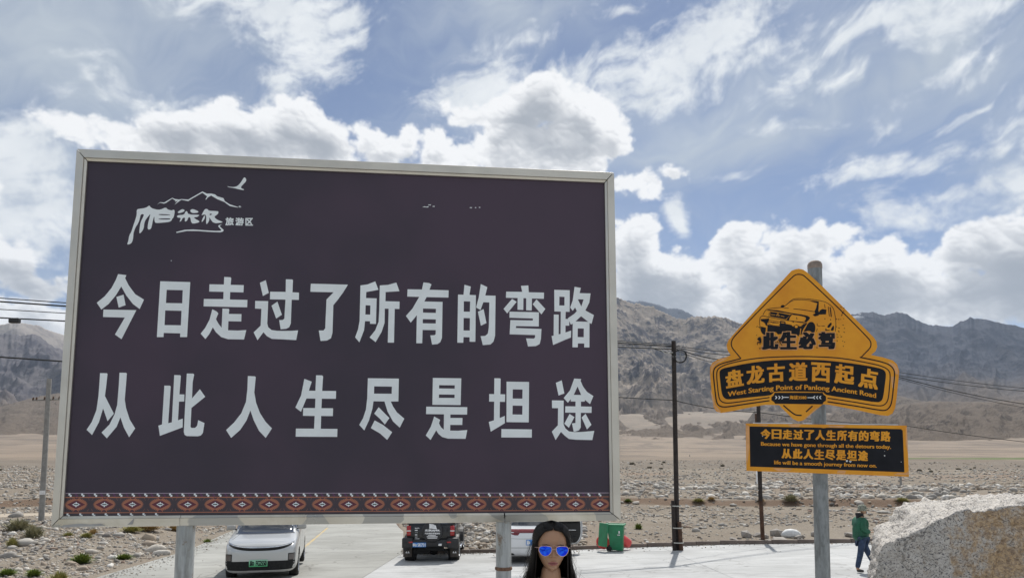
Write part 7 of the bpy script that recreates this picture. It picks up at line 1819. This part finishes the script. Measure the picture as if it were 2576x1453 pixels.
# loose strands on top of it
mb = MB()
for n_s in range(620):
    side = rsn.choice((-1, 1)); k = rsn.random()**1.3; w = (rsn.gauss(0, 1), rsn.gauss(0, 1)); P_ = strand_path(side, k, rsn.uniform(.002, .0085), w, rsn.uniform(-1.25, -.7))
    if rsn.random() < .05: P_ = [p+Vector((side*.010*max(0, i-4)*rsn.random(), 0, 0)) for i, p in enumerate(P_)]
    th_ = rsn.uniform(.0006, .0016); A = []; 
    P2 = []
    for i in range(len(P_)-1): P2 += [P_[i], P_[i].lerp(P_[i+1], .5)]
    P2.append(P_[-1])
    for p in P2:
        o2 = Vector((p.x, p.y-.012, 0)).normalized(); tang = Vector((-o2.y, o2.x, 0)); A.append((p-tang*th_, p+tang*th_))
    base = len(mb.v)
    for a, b_ in A: mb.v += [tuple(a), tuple(b_)]
    for i in range(len(A)-1): q = base+2*i; mb.f.append((q, q+1, q+3, q+2)); mb.m.append(0)
fh = mb.build('loose_strands', m_hair, hd); tag(fh, kind='stuff')
# eyebrows, lips, sunglasses
def on_face(x, zf, off=.0008):
    h = hb.ray_cast(Vector((x, -1, zf)), Vector((0, 1, 0)))[0]; return (h if h is not None else Vector((x, -.08, zf)))+Vector((0, -off, 0))
def face_patch(outline, mat, name, off=.0009):
    bm = bmesh.new(); tr = tessellate_polygon([[Vector((a, b_, 0)) for a, b_ in outline]]); bv_ = [bm.verts.new((a, b_, 0)) for a, b_ in outline]
    for q in tr: bm.faces.new([bv_[i] for i in q])
    for _ in range(3):
        e = [e for e in bm.edges if e.calc_length() > .006]
        if e: bmesh.ops.subdivide_edges(bm, edges=e, cuts=1); bmesh.ops.triangulate(bm, faces=bm.faces)
    for v in bm.verts: v.co = on_face(v.co.x, v.co.y, off)
    for f in bm.faces: 
        f.normal_update()
        if f.normal.y > 0: f.normal_flip()
    me = bpy.data.meshes.new(name); bm.to_mesh(me); bm.free(); return link(name, me, mat, hd, True)
m_lip = simple('rosy_lips', (.33, .12, .11), .38, var=.1); m_line_ = simple('mouth_line', (.07, .02, .02), .6)
face_patch(smooth_loop([(-.026, .0405), (-.014, .0465), (-.005, .0490), (0, .0475), (.005, .0490), (.014, .0465), (.026, .0405), (.012, .0400), (-.012, .0400)], 1), m_lip, 'upper_lip')
face_patch(smooth_loop([(-.026, .0398), (-.012, .0390), (.012, .0390), (.026, .0398), (.015, .0325), (.006, .0300), (-.006, .0300), (-.015, .0325)], 1), m_lip, 'lower_lip')
face_patch([(-.026, .0402), (0, .0408), (.026, .0402), (0, .0390)], m_line_, 'mouth_line', .0014)
for s_ in (-1, 1):
    face_patch([(s_*.014, .1255), (s_*.032, .1305), (s_*.052, .1265), (s_*.050, .1240), (s_*.032, .1268), (s_*.014, .1225)], m_hair, 'eyebrow')
    face_patch([(s_*.007, .0695), (s_*.0105, .0715), (s_*.0135, .0695), (s_*.0105, .0682)], m_line_, 'nostril', .0005)
m_mirrorlens, t, b = newmat('blue_mirror_lens'); P = objco(t)
t.links.new(MIX(t, MR(t, NOISE(t, P, 60, 4), .4, .6), (.006, .03, .75), (.02, .14, .95)), b.inputs['Base Color']); b.inputs['Metallic'].default_value = .85; b.inputs['Roughness'].default_value = .12
m_gold = simple('pink_gold_wire', (.72, .48, .42), .25, metal=.9)
sg = empty('sunglasses', (0, 0, 0)); sg.parent = hd; sg.scale = (1.09, 1.02, 1.06); sg.location = (0, 0, -.006)
def yb2(x): return -.1035+abs(x)**2*3.2
for s_ in (-1, 1):
    ol_ = smooth_loop([(.009, .119), (.030, .1235), (.056, .1215), (.063, .110), (.060, .094), (.047, .079), (.031, .0765), (.016, .087), (.009, .103)], 2)
    ol_ = [(s_*a, b_) for a, b_ in ol_]; cx_ = sum(p[0] for p in ol_)/len(ol_); cz_ = sum(p[1] for p in ol_)/len(ol_)
    mb = MB(); n = len(ol_); V = [(a, yb2(a), b_) for a, b_ in ol_]+[((a+cx_)/2, yb2((a+cx_)/2)-.0018, (b_+cz_)/2) for a, b_ in ol_]+[(cx_, yb2(cx_)-.0028, cz_)]
    F_ = [(i, (i+1) % n, (i+1) % n+n, i+n) for i in range(n)]+[(i+n, (i+1) % n+n, 2*n) for i in range(n)]
    mb.add(V, F_ if s_ < 0 else [f[::-1] for f in F_]); mb.build('lens', m_mirrorlens, sg, True)
    MB().tube([(a, yb2(a)-.0006, b_) for a, b_ in ol_]+[(ol_[0][0], yb2(ol_[0][0])-.0006, ol_[0][1])], .0015, 6, cap=False).build('rim', m_gold, sg, True)
    MB().tube([(s_*.063, yb2(.063), .114), (s_*.072, -.07, .113), (s_*.077, .0, .108), (s_*.074, .02, .098)], .0014, 6).build('temple_arm', m_gold, sg, True)
    MB().tube([(s_*.009, yb2(.01)+.002, .098), (s_*.012, -.092, .09)], .0012, 6).build('nose_pad', m_gold, sg)
MB().tube([(-.010, yb2(.01)-.001, .107), (0, -.1055, .109), (.010, yb2(.01)-.001, .107)], .0014, 6).build('bridge', m_gold, sg); MB().tube([(-.030, yb2(.03)-.001, .1235), (0, -.1055, .1245), (.030, yb2(.03)-.001, .1235)], .0014, 6).build('brow_bar', m_gold, sg)
# ---- the man in the green jacket, walking to the right
my = 19.8; r = ray(2172, 1429); mx = r.x/r.y*my; mz = float(lot_z(mx, my))+.005
Mn = empty('person', (mx, my, mz), 0, 'man in green padded jacket, blue jeans and camouflage cap walking past the boulder', 'person')
m_gj = simple('green_padded_cloth', (.008, .095, .048), .6, var=.2, bmp=.5, bscale=22, dist=.02); m_bj = simple('blue_denim', (.028, .048, .095), .85, var=.3, bmp=.4, bscale=60); m_bk = simple('black_cloth', (.012, .012, .014), .8)
m_camo, t, b = newmat('camouflage_cloth'); P = objco(t); n_ = NOISE(t, P, 26, 3)
c = MIX(t, MR(t, n_, .44, .46), (.05, .06, .05), (.20, .21, .16)); c = MIX(t, MR(t, NOISE(t, P, 33, 2), .55, .57), c, (.42, .43, .36)); t.links.new(c, b.inputs['Base Color']); b.inputs['Roughness'].default_value = .9
# x = walking direction (right), y away from the camera; feet: rear foot left, front foot right
vb = [(-.02, 0, .92), (-.03, 0, 1.08), (-.02, 0, 1.25), (-.01, 0, 1.40), (.01, 0, 1.50), (.05, 0, 1.58),
      (-.03, -.08, .86), (-.10, -.085, .50), (-.21, -.09, .10), (-.13, -.09, .045),
      (.02, .08, .86), (.19, .085, .50), (.38, .09, .13), (.47, .09, .06),
      (-.04, -.19, 1.40), (-.06, -.23, 1.14), (.14, -.20, 1.07), (-.02, .19, 1.40), (.02, .23, 1.14), (.22, .17, 1.10)]
eb = [(0, 1), (1, 2), (2, 3), (3, 4), (4, 5), (0, 6), (6, 7), (7, 8), (8, 9), (0, 10), (10, 11), (11, 12), (12, 13), (3, 14), (14, 15), (15, 16), (3, 17), (17, 18), (18, 19)]
rb = [(.13, .15), .12, .14, .12, .055, .05, .085, .062, .045, .04, .085, .062, .045, .04, .055, .042, .032, .055, .042, .032]
skin_mesh('body', vb, eb, rb, m_skin, Mn, 2)
vj = [(-.02, 0, .80), (-.03, 0, .98), (-.03, 0, 1.2), (-.02, 0, 1.38), (-.01, 0, 1.46), vb[14], vb[15], (.14, -.20, 1.07), vb[17], vb[18], (.22, .17, 1.10)]
skin_mesh('jacket', vj, [(0, 1), (1, 2), (2, 3), (3, 4), (3, 5), (5, 6), (6, 7), (3, 8), (8, 9), (9, 10)], [(.19, .215), (.20, .225), (.195, .22), (.165, .18), (.10, .11), .092, .082, .062, .092, .082, .062], m_gj, Mn, 2)
for zz in (.95, 1.05, 1.15, 1.25): o = MB().lathe([(.232, -.006), (.24, 0), (.232, .006)], 36, (0, 0, 0)).build('quilt_seam', m_gj, Mn, True); o.location = (-.03, 0, zz-.01); o.scale = (.86, .97, 1)
skin_mesh('shoulder_yoke', [(-.02, 0, 1.38), (-.01, 0, 1.47), (-.04, -.12, 1.42), (-.04, .12, 1.42), (.0, 0, 1.52)], [(0, 1), (0, 2), (0, 3), (1, 4)], [(.17, .19), (.13, .13), .10, .10, (.10, .10)], m_bk, Mn, 2)
skin_mesh('trousers', [vb[i] for i in (0, 6, 7, 8, 10, 11, 12)], [(0, 1), (1, 2), (2, 3), (0, 4), (4, 5), (5, 6)], [(.16, .17), .105, .082, .066, .105, .082, .066], m_bj, Mn, 2)
for i, s_ in ((8, -1), (12, 1)):
    p = vb[i]; skin_mesh('shoe', [(p[0]-.02, p[1], .06), (p[0]+.07, p[1], .05), (p[0]+.18, p[1], .035)], [(0, 1), (1, 2)], [(.05, .055), (.05, .045), (.042, .032)], m_shoe, Mn, 2)
mh, _ = head_mesh('head', m_skin, Mn, .225, .155, .20); mh.location = (.06, 0, 1.535); mh.rotation_euler = (0, math.radians(4), PI/2)
hand(Mn, (.14, -.20, 1.07), (1, .35, .05), m_skin, 1); hand(Mn, (.22, .17, 1.10), (1, -.5, -.1), m_skin, -1)
cap = MB().lathe([(.105, -.02), (.108, .0), (.104, .05), (.085, .085), (.045, .105), (.0001, .11)], 28).build('cap', m_camo, mh, True); cap.location = (0, .008, .155); cap.scale = (.86, 1.08, 1)
mb = MB(); n = 14; A_ = [(.095*math.sin(a), -.08-.085*math.cos(a), .165-.02*math.cos(a)) for a in np.linspace(-1.35, 1.35, n)]; B_ = [(.09*math.sin(a), -.055-.045*math.cos(a), .175) for a in np.linspace(-1.35, 1.35, n)]
mb.add(A_+B_+[(x_, y_, z_-.008) for x_, y_, z_ in A_+B_], [(i, i+1, n+i+1, n+i) for i in range(n-1)]+[(2*n+n+i, 2*n+n+i+1, 2*n+i+1, 2*n+i) for i in range(n-1)]+[(i+1, i, 2*n+i, 2*n+i+1) for i in range(n-1)]); mb.build('cap_peak', m_camo, mh)
MB().lathe([(.106, -.05), (.112, -.02), (.108, .01)], 28, (0, .02, .14)).build('neck_flap', m_camo, mh, True); mb = MB().lathe([(.075, -.04), (.10, .0), (.105, .05), (.09, .06)], 24); o = mb.build('hood', m_bk, Mn, True); o.location = (-.04, 0, 1.51)
mb = MB().bbox((.045*0, -.095, .045), (.12, .02, .07), .01); mb.build('white_mask', m_white, mh)
